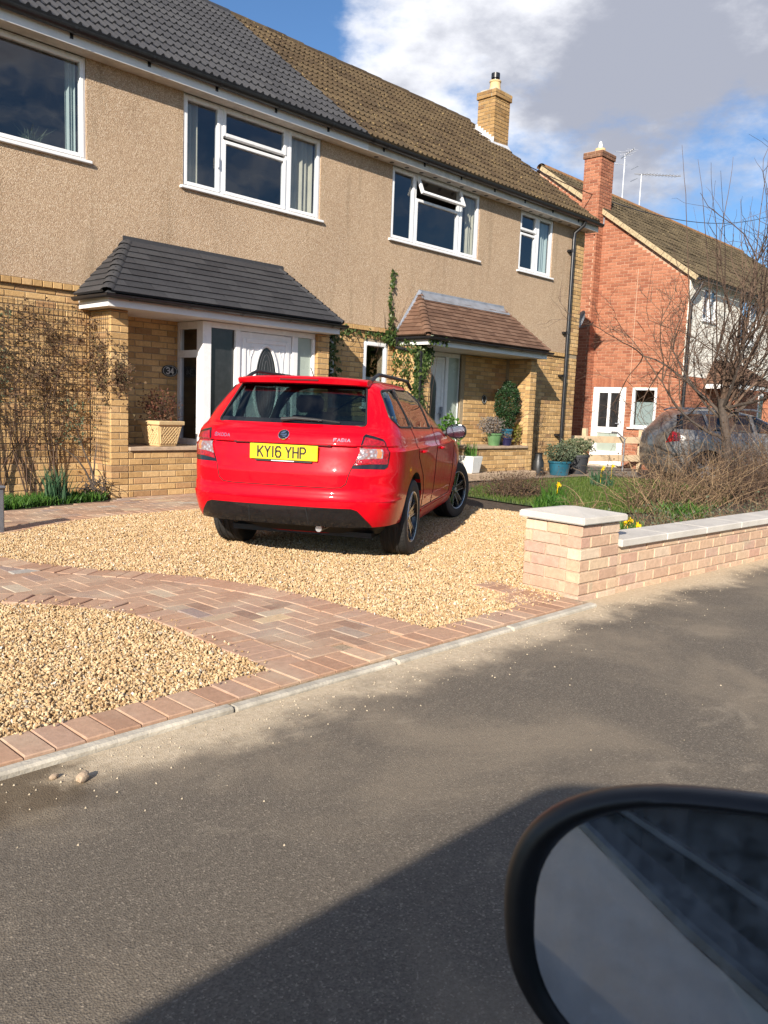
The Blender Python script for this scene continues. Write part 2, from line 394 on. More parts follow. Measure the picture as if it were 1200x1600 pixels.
# ------------------------------------------------------------------ ground, road, kerb
def sheet(name, pts, z, mat):
    mb = MB(); mb.add([(x, y, z) for x, y in pts], [tuple(range(len(pts)))])
    return struct(name, mb, mat)
sheet('ground', [(-900, -900), (900, -900), (900, 900), (-900, 900)], -0.16, M_verge)
mb = MB(); mb.box(-60, 120, -4.6, 2.47, -0.15, -0.028); mb.box(4.57, 120, 2.4705, 2.80, -0.15, -0.0285); struct('road', mb, M_road)
mb = MB(); mb.box(-60, 120, -7.5, -4.75, -0.15, 0.06); struct('pavement', mb, M_drive)
mb = MB(); mb.box(-60, 120, -4.75, -4.6, -0.15, 0.075); struct('far_kerb', mb, M_conc)
mb = MB()
for i in range(-5, 8):                                        # flush concrete edging, laid in lengths
    x0 = i * 0.914; x1 = x0 + 0.910
    if x0 > 4.5: continue
    mb.cbox(x0, min(x1, 4.56), 2.472 + 0.004 * math.sin(i * 1.3), 2.528, -0.15, -0.010 + 0.003 * math.sin(i * 2.1), 0.009)
struct('kerb', mb, M_conc)

# ------------------------------------------------------------------ block paving
_block_cache = {}
def block_mesh(L, W, H, c, name, mk=''):
    key = (round(L, 3), round(W, 3), round(H, 3), c, name, mk)
    if key not in _block_cache:
        x, y = L / 2, W / 2
        v = [(-x, -y, -H), (x, -y, -H), (x, y, -H), (-x, y, -H), (-x, -y, -c), (x, -y, -c), (x, y, -c), (-x, y, -c), (-x + c, -y + c, 0), (x - c, -y + c, 0), (x - c, y - c, 0), (-x + c, y - c, 0)]
        f = [(8, 9, 10, 11)] + [(a, (a + 1) % 4, 4 + (a + 1) % 4, 4 + a) for a in range(4)] + [(4 + a, 4 + (a + 1) % 4, 8 + (a + 1) % 4, 8 + a) for a in range(4)]
        me = bpy.data.meshes.new(name); me.from_pydata(v, [], f); me.update(); _block_cache[key] = me
    return _block_cache[key]
def put_block(parent, x, y, z, rz, L, W, mat, H=0.05, c=0.004, name='paving_block', tilt=0.008):
    me = block_mesh(L, W, H, c, name, mat.name)
    o = link(name, me, mat, parent)
    o.location = Vector((x, y, z)) - wloc(parent)
    o.rotation_euler = (random.gauss(0, tilt), random.gauss(0, tilt), rz)
    return o
def interp_line(pts, step):
    pts = [Vector((*p, 0)) for p in pts]; out = []; acc = 0.0; need = 0.0
    for a, b in zip(pts, pts[1:]):
        L = (b - a).length; d = (b - a) / L
        while need <= acc + L:
            out.append((a + d * (need - acc), d)); need += step
        acc += L
    return out
def smooth_line(pts, it=3):
    pts = [np.array(p, float) for p in pts]
    for _ in range(it):
        q = [pts[0]]
        for a, b in zip(pts, pts[1:]): q += [a * 0.75 + b * 0.25, a * 0.25 + b * 0.75]
        pts = q + [pts[-1]]
    return [tuple(p) for p in pts]
KY = 2.735
UPPER = smooth_line([(3.26, KY), (3.25, 3.15), (3.24, 3.75), (3.08, 4.42), (2.76, 4.93), (2.47, 5.32), (2.27, 5.90), (2.10, 6.6)])
LOWER = smooth_line([(2.19, KY), (2.21, 3.2), (2.24, 3.7), (2.17, 4.02), (2.00, 4.33), (1.76, 4.60), (1.35, 4.95), (0.7, 5.4)])
outline = UPPER + [(0.4, 6.6)] + LOWER[::-1]
path = MB(); path.add([(x, y, -0.013) for x, y in outline], [tuple(range(len(outline)))])
path_o = struct('paved_path', path, M_sand)
def shift(line, d):
    out = []
    for i, p in enumerate(line):
        a = np.array(line[max(i - 1, 0)]); b = np.array(line[min(i + 1, len(line) - 1)]); t_ = (b - a) / np.linalg.norm(b - a)
        out.append((p[0] - t_[1] * d, p[1] + t_[0] * d))
    return out
U_IN = shift(UPPER, 0.205); L_IN = shift(LOWER, -0.205)
def clip_poly(poly, line, keep_left):
    """cut a small block along the nearest stretch of a border line"""
    c = np.mean(poly, axis=0); best = None
    for a, b in zip(line, line[1:]):
        a = np.array(a); b = np.array(b); ab = b - a; u = max(0, min(1, np.dot(c - a, ab) / np.dot(ab, ab))); d = np.linalg.norm(c - a - ab * u)
        if best is None or d < best[0]: best = (d, a, ab / np.linalg.norm(ab))
    _, a, tdir = best; nrm = np.array((-tdir[1], tdir[0])) * (1 if keep_left else -1)
    out = []
    for i in range(len(poly)):
        p, q = np.array(poly[i]), np.array(poly[(i + 1) % len(poly)]); dp, dq = np.dot(p - a, nrm), np.dot(q - a, nrm)
        if dp >= 0: out.append(tuple(p))
        if (dp >= 0) != (dq >= 0): out.append(tuple(p + (q - p) * dp / (dp - dq)))
    return out
def poly_area(p): return 0.5 * abs(sum(p[i][0] * p[(i + 1) % len(p)][1] - p[(i + 1) % len(p)][0] * p[i][1] for i in range(len(p)))) if len(p) > 2 else 0
w = 0.101; count = 0; off_blocks = MB()
for gx in range(-14, 20):
    for gy in range(0, 40):
        r4 = (gx - gy) % 4
        if r4 == 0: L, W, rz, cx, cy = 2 * w, w, 0, gx * w + w, gy * w + w / 2
        elif r4 == 3: L, W, rz, cx, cy = 2 * w, w, PI / 2, gx * w + w / 2, gy * w + w
        else: continue
        X = 1.62 + cx; Y = KY + cy
        if X < 0.35 or Y > 6.5: continue
        hw, hl = (L / 2 - 0.002, W / 2 - 0.002) if rz == 0 else (W / 2 - 0.002, L / 2 - 0.002)
        poly = [(X - hw, Y - hl), (X + hw, Y - hl), (X + hw, Y + hl), (X - hw, Y + hl)]
        full = poly_area(poly)
        q = clip_poly(poly, U_IN, True)
        if len(q) > 2: q = clip_poly(q, L_IN, False)
        a_ = poly_area(q)
        if a_ < 0.0012: continue
        z = random.gauss(0, 0.0012)
        if X < 1.25 or Y > 5.75: off_blocks.poly_prism(q, -0.05, z - 0.0005); continue
        if a_ > 0.985 * full: put_block(path_o, X, Y, z, rz, L - 0.003, W - 0.003, M_block)
        else:
            mb = MB(); mb.poly_prism(q, -0.05, z - 0.0005); mb.build('paving_block', M_block, path_o)
        count += 1
tag(off_blocks.build('paving_blocks_beyond', M_blockmix_i, path_o), kind='stuff'); print('path blocks', count)
for line, side in ((UPPER, 1), (LOWER, -1)):
    edge_o = tag(empty('path_edging', None, (line[0][0], line[0][1], 0)), kind='structure')
    for p_, d in interp_line(line, 0.1045):
        if p_.x < 0.3: continue
        nrm = Vector((-d.y, d.x, 0)) * side
        c_ = p_ + nrm * 0.10 + d * 0.05
        put_block(edge_o, c_.x, c_.y, random.gauss(0.001, 0.0015), math.atan2(nrm.y, nrm.x) + random.gauss(0, 0.012), 0.199, 0.099, M_edge)
edge_o = tag(empty('kerb_edging', None, (0, 2.63, 0)), kind='structure')
for i in range(-14, 45):
    x = 0.05 + i * 0.1045
    if x > 4.50: break
    put_block(edge_o, x, 2.632, random.gauss(0, 0.0015), PI / 2 + random.gauss(0, 0.008), 0.199, 0.0995, M_edge)
for i, (x, y) in enumerate([(4.40, 2.79), (4.40, 2.895), (4.40, 3.0), (4.42, 3.11), (4.43, 3.215), (4.20, 2.79), (4.20, 2.9)]):
    put_block(edge_o, x, y, 0.001, random.gauss(0, 0.02), 0.199, 0.0995, M_edge)
mb = MB(); mb.box(-1.6, 4.56, 2.53, 2.738, -0.15, -0.012); struct('edging_bed', mb, M_sand)

# path along the house front
HP = smooth_line([(1.2, 5.9), (2.1, 6.5), (2.66, 6.84), (3.38, 7.24), (4.12, 7.43), (4.94, 7.45), (6.5, 7.5), (8.4, 7.6)], 2)
hp_poly = HP + [(8.4, 8.72), (4.6, 8.72), (4.5, 8.5), (3.92, 8.42), (3.2, 8.2), (2.2, 7.7), (1.2, 7.1)]
mb = MB(); mb.add([(x, y, -0.014) for x, y in hp_poly], [tuple(range(len(hp_poly)))])
hp_o = struct('house_path', mb, M_sand)
far_blocks = MB(); n_hp = 0
for i, (p_, d) in enumerate(interp_line(HP, 0.1045)):           # a course of headers along the gravel
    nrm = Vector((-d.y, d.x, 0)); c_ = p_ + nrm * 0.1
    if 2.3 < c_.x < 8.3: put_block(hp_o, c_.x, c_.y, 0.001, math.atan2(nrm.y, nrm.x), 0.199, 0.099, M_edge); n_hp += 1
def inside(pt, poly):
    x, y = pt; r = False
    for i in range(len(poly)):
        (x0, y0), (x1, y1) = poly[i], poly[i - 1]
        if (y0 > y) != (y1 > y) and x < (x1 - x0) * (y - y0) / (y1 - y0) + x0: r = not r
    return r
inner = shift(HP, 0.21)
in_poly = inner + hp_poly[len(HP):]
for j in range(0, 26):
    y = 6.6 + j * 0.1035
    for i in range(40):
        x = 2.2 + i * 0.2035 + (j % 2) * 0.10
        if x > 8.3: break
        cs = [(x - 0.095, y - 0.045), (x + 0.095, y - 0.045), (x + 0.095, y + 0.045), (x - 0.095, y + 0.045)]
        if not all(inside(c_, in_poly) for c_ in cs): continue
        if x < 5.55 and n_hp < 290: put_block(hp_o, x, y, random.gauss(0, 0.001), 0, 0.2, 0.1, M_block); n_hp += 1
        else: far_blocks.box(x - 0.1, x + 0.1, y - 0.05, y + 0.05, -0.05, 0.0 + random.gauss(0, 0.001))
tag(far_blocks.build('paving_blocks_under_car', M_block_i, hp_o, recalc=False), kind='stuff')

# ------------------------------------------------------------------ gravel (loose stones, uncountable)
def gravel(name, polys, density, size, seed, label, bumpy=0.05):
    mb = MB()
    for poly, z in polys: mb.add([(x, y, z) for x, y in poly], [tuple(range(len(poly)))])
    o = mb.build(name, M_gravel_bed, None)
    o.data.materials.append(M_gravel)
    ng = bpy.data.node_groups.new(name + '_stones', 'GeometryNodeTree'); N = ng.nodes; Lk = ng.links
    ng.interface.new_socket('Geometry', in_out='INPUT', socket_type='NodeSocketGeometry')
    ng.interface.new_socket('Geometry', in_out='OUTPUT', socket_type='NodeSocketGeometry')
    gi = N.new('NodeGroupInput'); go = N.new('NodeGroupOutput')
    tri = N.new('GeometryNodeTriangulate'); Lk.new(gi.outputs[0], tri.inputs[0])
    dp = N.new('GeometryNodeDistributePointsOnFaces'); Lk.new(tri.outputs[0], dp.inputs[0]); dp.inputs['Density'].default_value = density; dp.inputs['Seed'].default_value = seed
    def rnd(lo, hi, sd, kind='FLOAT_VECTOR'):
        r_ = N.new('FunctionNodeRandomValue'); r_.data_type = kind
        if kind == 'FLOAT_VECTOR': r_.inputs[0].default_value = lo; r_.inputs[1].default_value = hi
        else: r_.inputs[2].default_value = lo; r_.inputs[3].default_value = hi
        r_.inputs['Seed'].default_value = sd
        return r_.outputs[0] if kind == 'FLOAT_VECTOR' else r_.outputs[1]
    sp_ = N.new('GeometryNodeSetPosition'); Lk.new(dp.outputs[0], sp_.inputs[0]); Lk.new(rnd((0, 0, 0.000), (0, 0, 0.016), 3), sp_.inputs['Offset'])
    und = N.new('ShaderNodeTexNoise'); und.inputs['Scale'].default_value = 1.9; und.inputs['Detail'].default_value = 4; und.inputs['Roughness'].default_value = 0.6
    um = N.new('ShaderNodeMath'); um.operation = 'MULTIPLY_ADD'; Lk.new(und.outputs[0], um.inputs[0]); um.inputs[1].default_value = bumpy; um.inputs[2].default_value = -0.5 * bumpy
    uc = N.new('ShaderNodeCombineXYZ'); Lk.new(um.outputs[0], uc.inputs[2])
    sp2 = N.new('GeometryNodeSetPosition'); Lk.new(sp_.outputs[0], sp2.inputs[0]); Lk.new(uc.outputs[0], sp2.inputs['Offset']); sp_ = sp2
    stones = N.new('GeometryNodeJoinGeometry')
    for k in range(4):
        ico = N.new('GeometryNodeMeshIcoSphere'); ico.inputs['Radius'].default_value = 1.0; ico.inputs['Subdivisions'].default_value = 2
        nz = N.new('ShaderNodeTexNoise'); nz.noise_dimensions = '4D'; nz.inputs['W'].default_value = k * 3.7 + seed; nz.inputs['Scale'].default_value = 0.95; nz.inputs['Detail'].default_value = 1
        vm = N.new('ShaderNodeVectorMath'); vm.operation = 'SUBTRACT'; Lk.new(nz.outputs['Color'], vm.inputs[0]); vm.inputs[1].default_value = (0.5, 0.5, 0.5)
        vs_ = N.new('ShaderNodeVectorMath'); vs_.operation = 'SCALE'; Lk.new(vm.outputs[0], vs_.inputs[0]); vs_.inputs['Scale'].default_value = 1.9
        s2 = N.new('GeometryNodeSetPosition'); Lk.new(ico.outputs[0], s2.inputs[0]); Lk.new(vs_.outputs[0], s2.inputs['Offset'])
        sm = N.new('GeometryNodeSetMaterial'); sm.inputs['Material'].default_value = M_gravel; Lk.new(s2.outputs[0], sm.inputs[0])
        g2 = N.new('GeometryNodeGeometryToInstance'); Lk.new(sm.outputs[0], g2.inputs[0]); Lk.new(g2.outputs[0], stones.inputs[0])
    ip = N.new('GeometryNodeInstanceOnPoints'); Lk.new(sp_.outputs[0], ip.inputs['Points']); Lk.new(stones.outputs[0], ip.inputs['Instance'])
    ip.inputs['Pick Instance'].default_value = True
    Lk.new(rnd((0, 0, 0), (6.28, 6.28, 6.28), 5), ip.inputs['Rotation'])
    sc = N.new('ShaderNodeVectorMath'); sc.operation = 'MULTIPLY'
    Lk.new(rnd((0.75, 0.6, 0.42), (1.35, 1.0, 0.75), 8), sc.inputs[0])
    szf = rnd(size * 0.55, size * 1.35, 9, 'FLOAT')
    Lk.new(szf, sc.inputs[1]); Lk.new(sc.outputs[0], ip.inputs['Scale'])
    if bumpy:
        jg = N.new('GeometryNodeJoinGeometry'); Lk.new(gi.outputs[0], jg.inputs[0]); Lk.new(ip.outputs[0], jg.inputs[0]); Lk.new(jg.outputs[0], go.inputs[0])
    else: Lk.new(ip.outputs[0], go.inputs[0])
    md = o.modifiers.new('stones', 'NODES'); md.node_group = ng
    return tag(o, label, 'gravel', kind='stuff')
g1 = UPPER + [(2.5, 6.75)] + [(x, y) for x, y in HP if x > 2.55][:-1] + [(8.3, 7.55), (8.05, 6.6), (7.95, 6.0), (8.05, 5.3), (8.15, 4.0), (8.15, 2.95), (5.1, 3.03), (4.60, 3.06), (4.60, 2.74)]
gravel('gravel', [(g1, -0.016)], 11000, 0.0063, 1, 'golden gravel spread over the parking area under the red car')
g2 = LOWER[:] + [(-0.2, 5.9), (-0.9, 5.9), (-0.9, 2.735)]
gravel('gravel', [(g2, -0.016)], 14000, 0.0061, 2, 'golden gravel wedge between the block path and the kerb')

def strip(line, d0, d1): return shift(line, d0) + shift(line, d1)[::-1]
gravel('gravel', [(strip(UPPER, 0.0, 0.06), -0.001), (strip(LOWER, 0.0, -0.06), -0.001)], 420, 0.0058, 3, 'stray golden stones kicked onto the edging of the block path', 0)
gravel('gravel', [([(0.4, 2.69), (2.15, 2.69), (2.15, 2.735), (0.4, 2.735)], -0.001), ([(3.35, 2.66), (4.5, 2.62), (4.5, 2.735), (3.35, 2.735)], -0.001)], 520, 0.0058, 4, 'stray golden stones kicked onto the kerb edging blocks', 0)

# ------------------------------------------------------------------ garden wall
gw = thing('garden_wall', 'low pale pink brick wall with stone coping and square end pillar beside the road', 'wall', (4.564, 2.615, -0.03), math.radians(-3.4))
_brick_cache = {}
def brick_mesh(L, H=0.065, D=0.06, c=0.004, mk=''):
    """front face looks along -Y; origin at the lower left front corner"""
    key = (round(L, 3), round(H, 3), round(D, 3), mk)
    if key not in _brick_cache:
        v = [(0, D, 0), (L, D, 0), (L, D, H), (0, D, H), (0, c, 0), (L, c, 0), (L, c, H), (0, c, H), (c, 0, c), (L - c, 0, c), (L - c, 0, H - c), (c, 0, H - c)]
        f = [(8, 9, 10, 11)] + [(a, (a + 1) % 4, 4 + (a + 1) % 4, 4 + a) for a in range(4)] + [(4 + a, 4 + (a + 1) % 4, 8 + (a + 1) % 4, 8 + a) for a in range(4)]
        me = bpy.data.meshes.new('brick'); me.from_pydata(v, [], f); me.update(); _brick_cache[key] = me
    return _brick_cache[key]
def bricks(parent, origin, facing, u0, u1, z0, z1, mat, openings=(), joined=None, phase=0.0, course=0.075, H=0.065, D=0.06, local=False, headers=False, jit=0.0015):
    """courses of bricks on a wall; facing 'F' looks to -Y (u along X), 'L' looks to -X (u runs against Y), 'R' looks to +X.
    openings are (u0, u1, z0, z1); with joined=MB the bricks go into that one mesh"""
    base = Vector((0, 0, 0)) if local else wloc(parent) if parent is not None else Vector((0, 0, 0))
    rz = {'F': 0.0, 'L': -PI / 2, 'R': PI / 2}[facing]
    n = 0; k = 0; z = z0
    while z + 0.02 < z1:
        h = min(H, z1 - z)
        L0 = 0.1025 if headers else 0.215
        off = (k % 2) * (L0 + 0.01) / 2 + phase
        u = u0 - (off % (L0 + 0.01))
        while u < u1:
            a, b = max(u, u0), min(u + L0, u1)
            segs = [(a, b)]
            for (o0, o1, p0, p1) in openings:
                if z + h > p0 + 0.01 and z < p1 - 0.01:
                    ns = []
                    for s0, s1 in segs:
                        if s1 <= o0 or s0 >= o1: ns.append((s0, s1)); continue
                        if s0 < o0: ns.append((s0, o0 - 0.004))
                        if s1 > o1: ns.append((o1 + 0.004, s1))
                    segs = ns
            for s0, s1 in segs:
                if s1 - s0 < 0.02: continue
                Lb = round(s1 - s0, 3)
                prd = random.gauss(0, jit)
                if facing == 'F': loc = Vector((origin[0] + s0, origin[1] + prd, z))
                elif facing == 'L': loc = Vector((origin[0] + prd, origin[1] - s0, z))
                else: loc = Vector((origin[0] - prd, origin[1] + s0, z))
                me = brick_mesh(Lb, round(h, 3), D, mk=mat.name if mat else '')
                if joined is not None:
                    c_, s_ = math.cos(rz), math.sin(rz)
                    vv = np.array([v.co[:] for v in me.vertices]); xx = vv[:, 0] * c_ - vv[:, 1] * s_ + loc.x; yy = vv[:, 0] * s_ + vv[:, 1] * c_ + loc.y
                    joined.add(np.stack([xx, yy, vv[:, 2] + loc.z], 1), [tuple(p_.vertices) for p_ in me.polygons])
                else:
                    o = link('brick', me, mat, parent); o.location = loc - base; o.rotation_euler = (0, 0, rz)
                n += 1
            u += L0 + 0.01
        z += course; k += 1
    return n
# pillar: core of mortar, bricks on the two sides the road sees, plain bricks behind
PW, PH = 0.44, 0.495
pil = empty('pillar', gw)
mb = MB(); mb.box(0.008, PW - 0.008, 0.008, PW - 0.008, -0.05, PH - 0.002); mb.build('mortar', M_mortar_g, pil, world=False)
bricks(pil, (0, 0, 0), 'F', 0, PW, -0.03, PH, M_gbrick, local=True, D=0.10, H=0.066)
bricks(pil, (0, PW, 0), 'L', 0, PW - 0.105, -0.03, PH, M_gbrick, local=True, D=0.10, H=0.066, phase=0.05)
bricks(pil, (PW, 0.105, 0), 'R', 0, PW - 0.105, -0.03, PH, M_gbrick, local=True, D=0.10, H=0.066)
cap = MB(); a0, a1, hh = -0.035, PW + 0.035, PH + 0.004
bm = bmesh.new()
vs_ = [bm.verts.new(p) for p in [(a0, a0, hh), (a1, a0, hh), (a1, a1, hh), (a0, a1, hh), (a0, a0, hh + 0.045), (a1, a0, hh + 0.045), (a1, a1, hh + 0.045), (a0, a1, hh + 0.045), (PW / 2, PW / 2, hh + 0.085)]]
for f in [(3, 2, 1, 0), (0, 1, 5, 4), (1, 2, 6, 5), (2, 3, 7, 6), (3, 0, 4, 7), (4, 5, 8), (5, 6, 8), (6, 7, 8), (7, 4, 8)]: bm.faces.new([vs_[i] for i in f])
bmesh.ops.bevel(bm, geom=[e for e in bm.edges if not e.is_boundary], offset=0.006, segments=2, affect='EDGES')
cap.bm(bm); bm.free(); cap.build('cap_stone', M_coping, pil, world=False)
WL = 8.2
wal = empty('wall', gw, (PW, 0.01, 0))
mb = MB(); mb.box(0.0, WL, 0.008, 0.20, -0.05, 0.315); mb.build('mortar', M_mortar_g, wal, world=False)
n = bricks(wal, (0.005, 0, 0), 'F', 0, 5.2, -0.03, 0.317, M_gbrick, local=True, D=0.10, H=0.066, phase=0.06)
mb = MB(); bricks(None, (0.005, 0, 0), 'F', 5.2, WL, -0.03, 0.317, M_gbrick, joined=mb, D=0.10, H=0.066, phase=0.06)
tag(mb.build('bricks', M_gbrick_i, wal, world=False), kind='stuff')
for i in range(14):
    x0 = 0.004 + i * 0.603
    mb = MB(); mb.cbox(x0, min(x0 + 0.600, WL), -0.035, 0.245, 0.319, 0.372 + random.uniform(-0.002, 0.002), 0.006)
    mb.build('coping_stone', M_coping, wal, world=False)
# ------------------------------------------------------------------ houses: shared builders
Y0 = 9.15          # face of the rendered upper storey
YB0 = 9.18         # face of the brick ground storey
Z_SOF, Z_EAVE, Y_EAVE = 4.85, 5.03, 8.95
PITCH = 0.753; Y_RIDGE, Z_RIDGE = 12.5, 7.70
XL, XM, XR = 2.25, 8.78, 15.30

def wall_slab(x0, x1, z0, z1, y, thick, holes):
    """upright slab facing -Y with rectangular openings (x0, x1, z0, z1)"""
    mb = MB()
    xs = sorted({x0, x1, *[v for h in holes for v in h[:2] if x0 < v < x1]}); zs = sorted({z0, z1, *[v for h in holes for v in h[2:] if z0 < v < z1]})
    def solid(i, j):
        if i < 0 or j < 0 or i >= len(xs) - 1 or j >= len(zs) - 1: return False
        cx, cz = (xs[i] + xs[i + 1]) / 2, (zs[j] + zs[j + 1]) / 2
        return not any(h[0] < cx < h[1] and h[2] < cz < h[3] for h in holes)
    for i in range(len(xs) - 1):
        for j in range(len(zs) - 1):
            if not solid(i, j): continue
            a, b, c, d = xs[i], xs[i + 1], zs[j], zs[j + 1]; yb = y + thick
            mb.quad((a, y, c), (b, y, c), (b, y, d), (a, y, d)); mb.quad((a, yb, c), (a, yb, d), (b, yb, d), (b, yb, c))
            if not solid(i - 1, j): mb.quad((a, y, c), (a, y, d), (a, yb, d), (a, yb, c))
            if not solid(i + 1, j): mb.quad((b, y, c), (b, yb, c), (b, yb, d), (b, y, d))
            if not solid(i, j - 1): mb.quad((a, y, c), (a, yb, c), (b, yb, c), (b, y, c))
            if not solid(i, j + 1): mb.quad((a, y, d), (b, y, d), (b, yb, d), (a, yb, d))
    return mb
def ring(mb, x0, x1, z0, z1, w, y0, y1, c=0.006):
    """window frame: four mitred-looking bars"""
    mb.cbox(x0, x0 + w, y0, y1, z0, z1, c); mb.cbox(x1 - w, x1, y0, y1, z0, z1, c)
    mb.cbox(x0 + w + 0.0005, x1 - w - 0.0005, y0 + 0.001, y1, z0, z0 + w, c); mb.cbox(x0 + w + 0.0005, x1 - w - 0.0005, y0 + 0.001, y1, z1 - w, z1, c)
def curtain_mesh(x0, x1, z0, z1, y, amp=0.025, folds=None):
    mb = MB(); n = 40; folds = folds or max(3, (x1 - x0) / 0.09)
    v = []
    for i in range(n + 1):
        u = i / n; x = x0 + (x1 - x0) * u; yy = y + amp * math.sin(u * folds * 2 * PI) + amp * 0.5 * math.sin(u * folds * 3.3 + 1)
        v += [(x, yy, z0), (x, yy * 1 + 0.004, z1)]
    return mb.add(v, [(2 * i, 2 * i + 2, 2 * i + 3, 2 * i + 1) for i in range(n)])
def window(house, name, x0, x1, z0, z1, y, cells, sill=True, curtains=(), glass=None, mat=None, open_cell=None, blinds=(), handle=None):
    """cells: list of (x0, x1, z0, z1) casements in absolute metres; each gets its own sash and pane"""
    wdw = empty(name, house, Vector(((x0 + x1) / 2, y, z0)) - wloc(house))
    mat = mat or M_upvc; yf = y - 0.012
    fr = MB(); ring(fr, x0, x1, z0, z1, 0.045, yf, y + 0.06)
    xs = sorted({c[0] for c in cells} | {c[1] for c in cells})
    for xm in xs[1:-1]: fr.cbox(xm - 0.03, xm + 0.03, yf + 0.002, y + 0.058, z0 + 0.046, z1 - 0.046, 0.006)
    fr.build('frame', mat, wdw)
    for k, (a, b, c, d) in enumerate(cells):
        sash = MB()
        if open_cell == k:                                     # top-hung vent pushed out at the bottom
            ang = math.radians(24); tmp = MB(); ring(tmp, a + 0.015, b - 0.015, c + 0.01, d - 0.01, 0.05, y - 0.028, y + 0.02)
            pz, py = d - 0.01, y - 0.01
            def rot(arr):
                arr = arr.copy(); yy = arr[:, 1] - py; zz = arr[:, 2] - pz
                arr[:, 1] = py + yy * math.cos(ang) + zz * math.sin(ang); arr[:, 2] = pz - yy * math.sin(ang) + zz * math.cos(ang); return arr
            sash.v = [rot(v) for v in tmp.v]; sash.f = tmp.f; sash.n = tmp.n
            so = sash.build('opening_light', mat, wdw)
            pm = MB(); pm.quad((a + 0.06, y, c + 0.055), (b - 0.06, y, c + 0.055), (b - 0.06, y, d - 0.055), (a + 0.06, y, d - 0.055)); pm.v = [rot(v) for v in pm.v]
            pm.build('pane', glass or M_glass, wdw)
            continue
        ring(sash, a + 0.02, b - 0.02, c + 0.02, d - 0.02, 0.048, yf - 0.008, y + 0.045, 0.008)
        sash.build('sash', mat, wdw)
        pm = MB(); pm.quad((a + 0.06, y + 0.012, c + 0.06), (b - 0.06, y + 0.012, c + 0.06), (b - 0.06, y + 0.012, d - 0.06), (a + 0.06, y + 0.012, d - 0.06))
        pm.build('pane', glass or M_glass, wdw)
    if sill:
        s = MB(); s.cbox(x0 - 0.05, x1 + 0.05, y - 0.075, y + 0.03, z0 - 0.035, z0 - 0.001, 0.006); s.build('sill', mat, wdw)
    for (a, b, c, d, mt) in curtains: curtain_mesh(a, b, c, d, y + 0.10).build('curtain', mt, wdw, smooth=70)
    for (a, b, c, d) in blinds:
        bl = MB(); bl.box(a, b, y + 0.13, y + 0.135, c, d); bl.build('blind', M_blind, wdw)
    if handle:
        hd = MB(); hx, hz = handle; hd.cbox(hx - 0.012, hx + 0.012, y - 0.045, y - 0.02, hz - 0.07, hz + 0.07, 0.006); hd.build('handle', M_upvc, wdw)
    return wdw

def tile_mesh(W, L, rolls, amp, lip, mk):
    """one interlocking tile: waves across, a thick lower edge; x across, y up the slope, z outwards"""
    key = (W, L, rolls, amp, lip, mk)
    if key in _tile_cache: return _tile_cache[key]
    n = rolls * 6 if rolls else 1; v = []
    for i in range(n + 1):
        u = i / n; x = -W / 2 + W * u
        z = amp * max(0.0, math.sin(u * rolls * 2 * PI)) ** 0.8 if rolls else 0
        v += [(x, 0, z + lip), (x, L, z * 0.9 + lip * 0.1), (x, 0.0, z * 0.4 - 0.012)]
    f = []
    for i in range(n):
        a, b = 3 * i, 3 * i + 3
        f += [(a, b, b + 1, a + 1), (a + 2, b + 2, b, a)]
    me = bpy.data.meshes.new('tile'); me.from_pydata(v, [], f); me.update(); _tile_cache[key] = me
    return me
_tile_cache = {}
def slope_tiles(parent, P0, U, S, width_at, n_courses, gauge, W, mat, rolls, amp, lip, joined=None, name='tile', cut_sides=False, wob=0.0):
    """courses of tiles on a slope; P0 eave origin, U along the eave, S up the slope; width_at(s) gives the (u0, u1) covered at s up the slope"""
    U = Vector(U).normalized(); S = Vector(S).normalized(); Nn = U.cross(S).normalized()
    base = wloc(parent) if parent is not None else Vector((0, 0, 0))
    R = Matrix((U, S, Nn)).transposed(); n = 0
    for k in range(n_courses):
        s = k * gauge; u0, u1 = width_at(s); u0b, u1b = width_at(s + gauge * 0.5)
        if not cut_sides: u0b, u1b = u0, u1
        cnt = max(1, int(round((u1b - u0b) / W))); w_ = (u1b - u0b) / cnt
        stag = 0.5 * w_ if (rolls == 0 and k % 2) else 0.0
        us = [(u0b + i * w_, u0b + (i + 1) * w_) for i in range(cnt)]
        if stag: us = [(u0b, u0b + stag)] + [(u0b + stag + i * w_, u0b + stag + (i + 1) * w_) for i in range(cnt - 1)] + [(u1b - stag, u1b)]
        for a, b in us:
            me = tile_mesh(round(b - a - (0.002 if rolls == 0 else 0), 3), round(gauge * 1.12, 3), rolls, amp, lip, mat.name)
            p_ = Vector(P0) + U * ((a + b) / 2) + S * s + Nn * (random.gauss(0, wob))
            if joined is not None:
                vv = np.array([v.co[:] for v in me.vertices]) @ np.array(R).T + np.array(p_)
                joined.add(vv, [tuple(q.vertices) for q in me.polygons])
            else:
                o = link(name, me, mat, parent)
                o.matrix_local = Matrix.Translation(p_ - base) @ (R @ Matrix.Rotation(random.gauss(0, wob * 1.5), 3, 'Z')).to_4x4()
            n += 1
    return n
def gutter(path, r=0.055):
    mb = MB(); prof = []
    for k in range(9): a = PI + PI * k / 8; prof.append((r * math.cos(a), r * math.sin(a)))
    for k in range(9): a = 2 * PI - PI * k / 8; prof.append(((r - 0.006) * math.cos(a), (r - 0.006) * math.sin(a)))
    mb.sweep(prof, path, closed=True); return mb

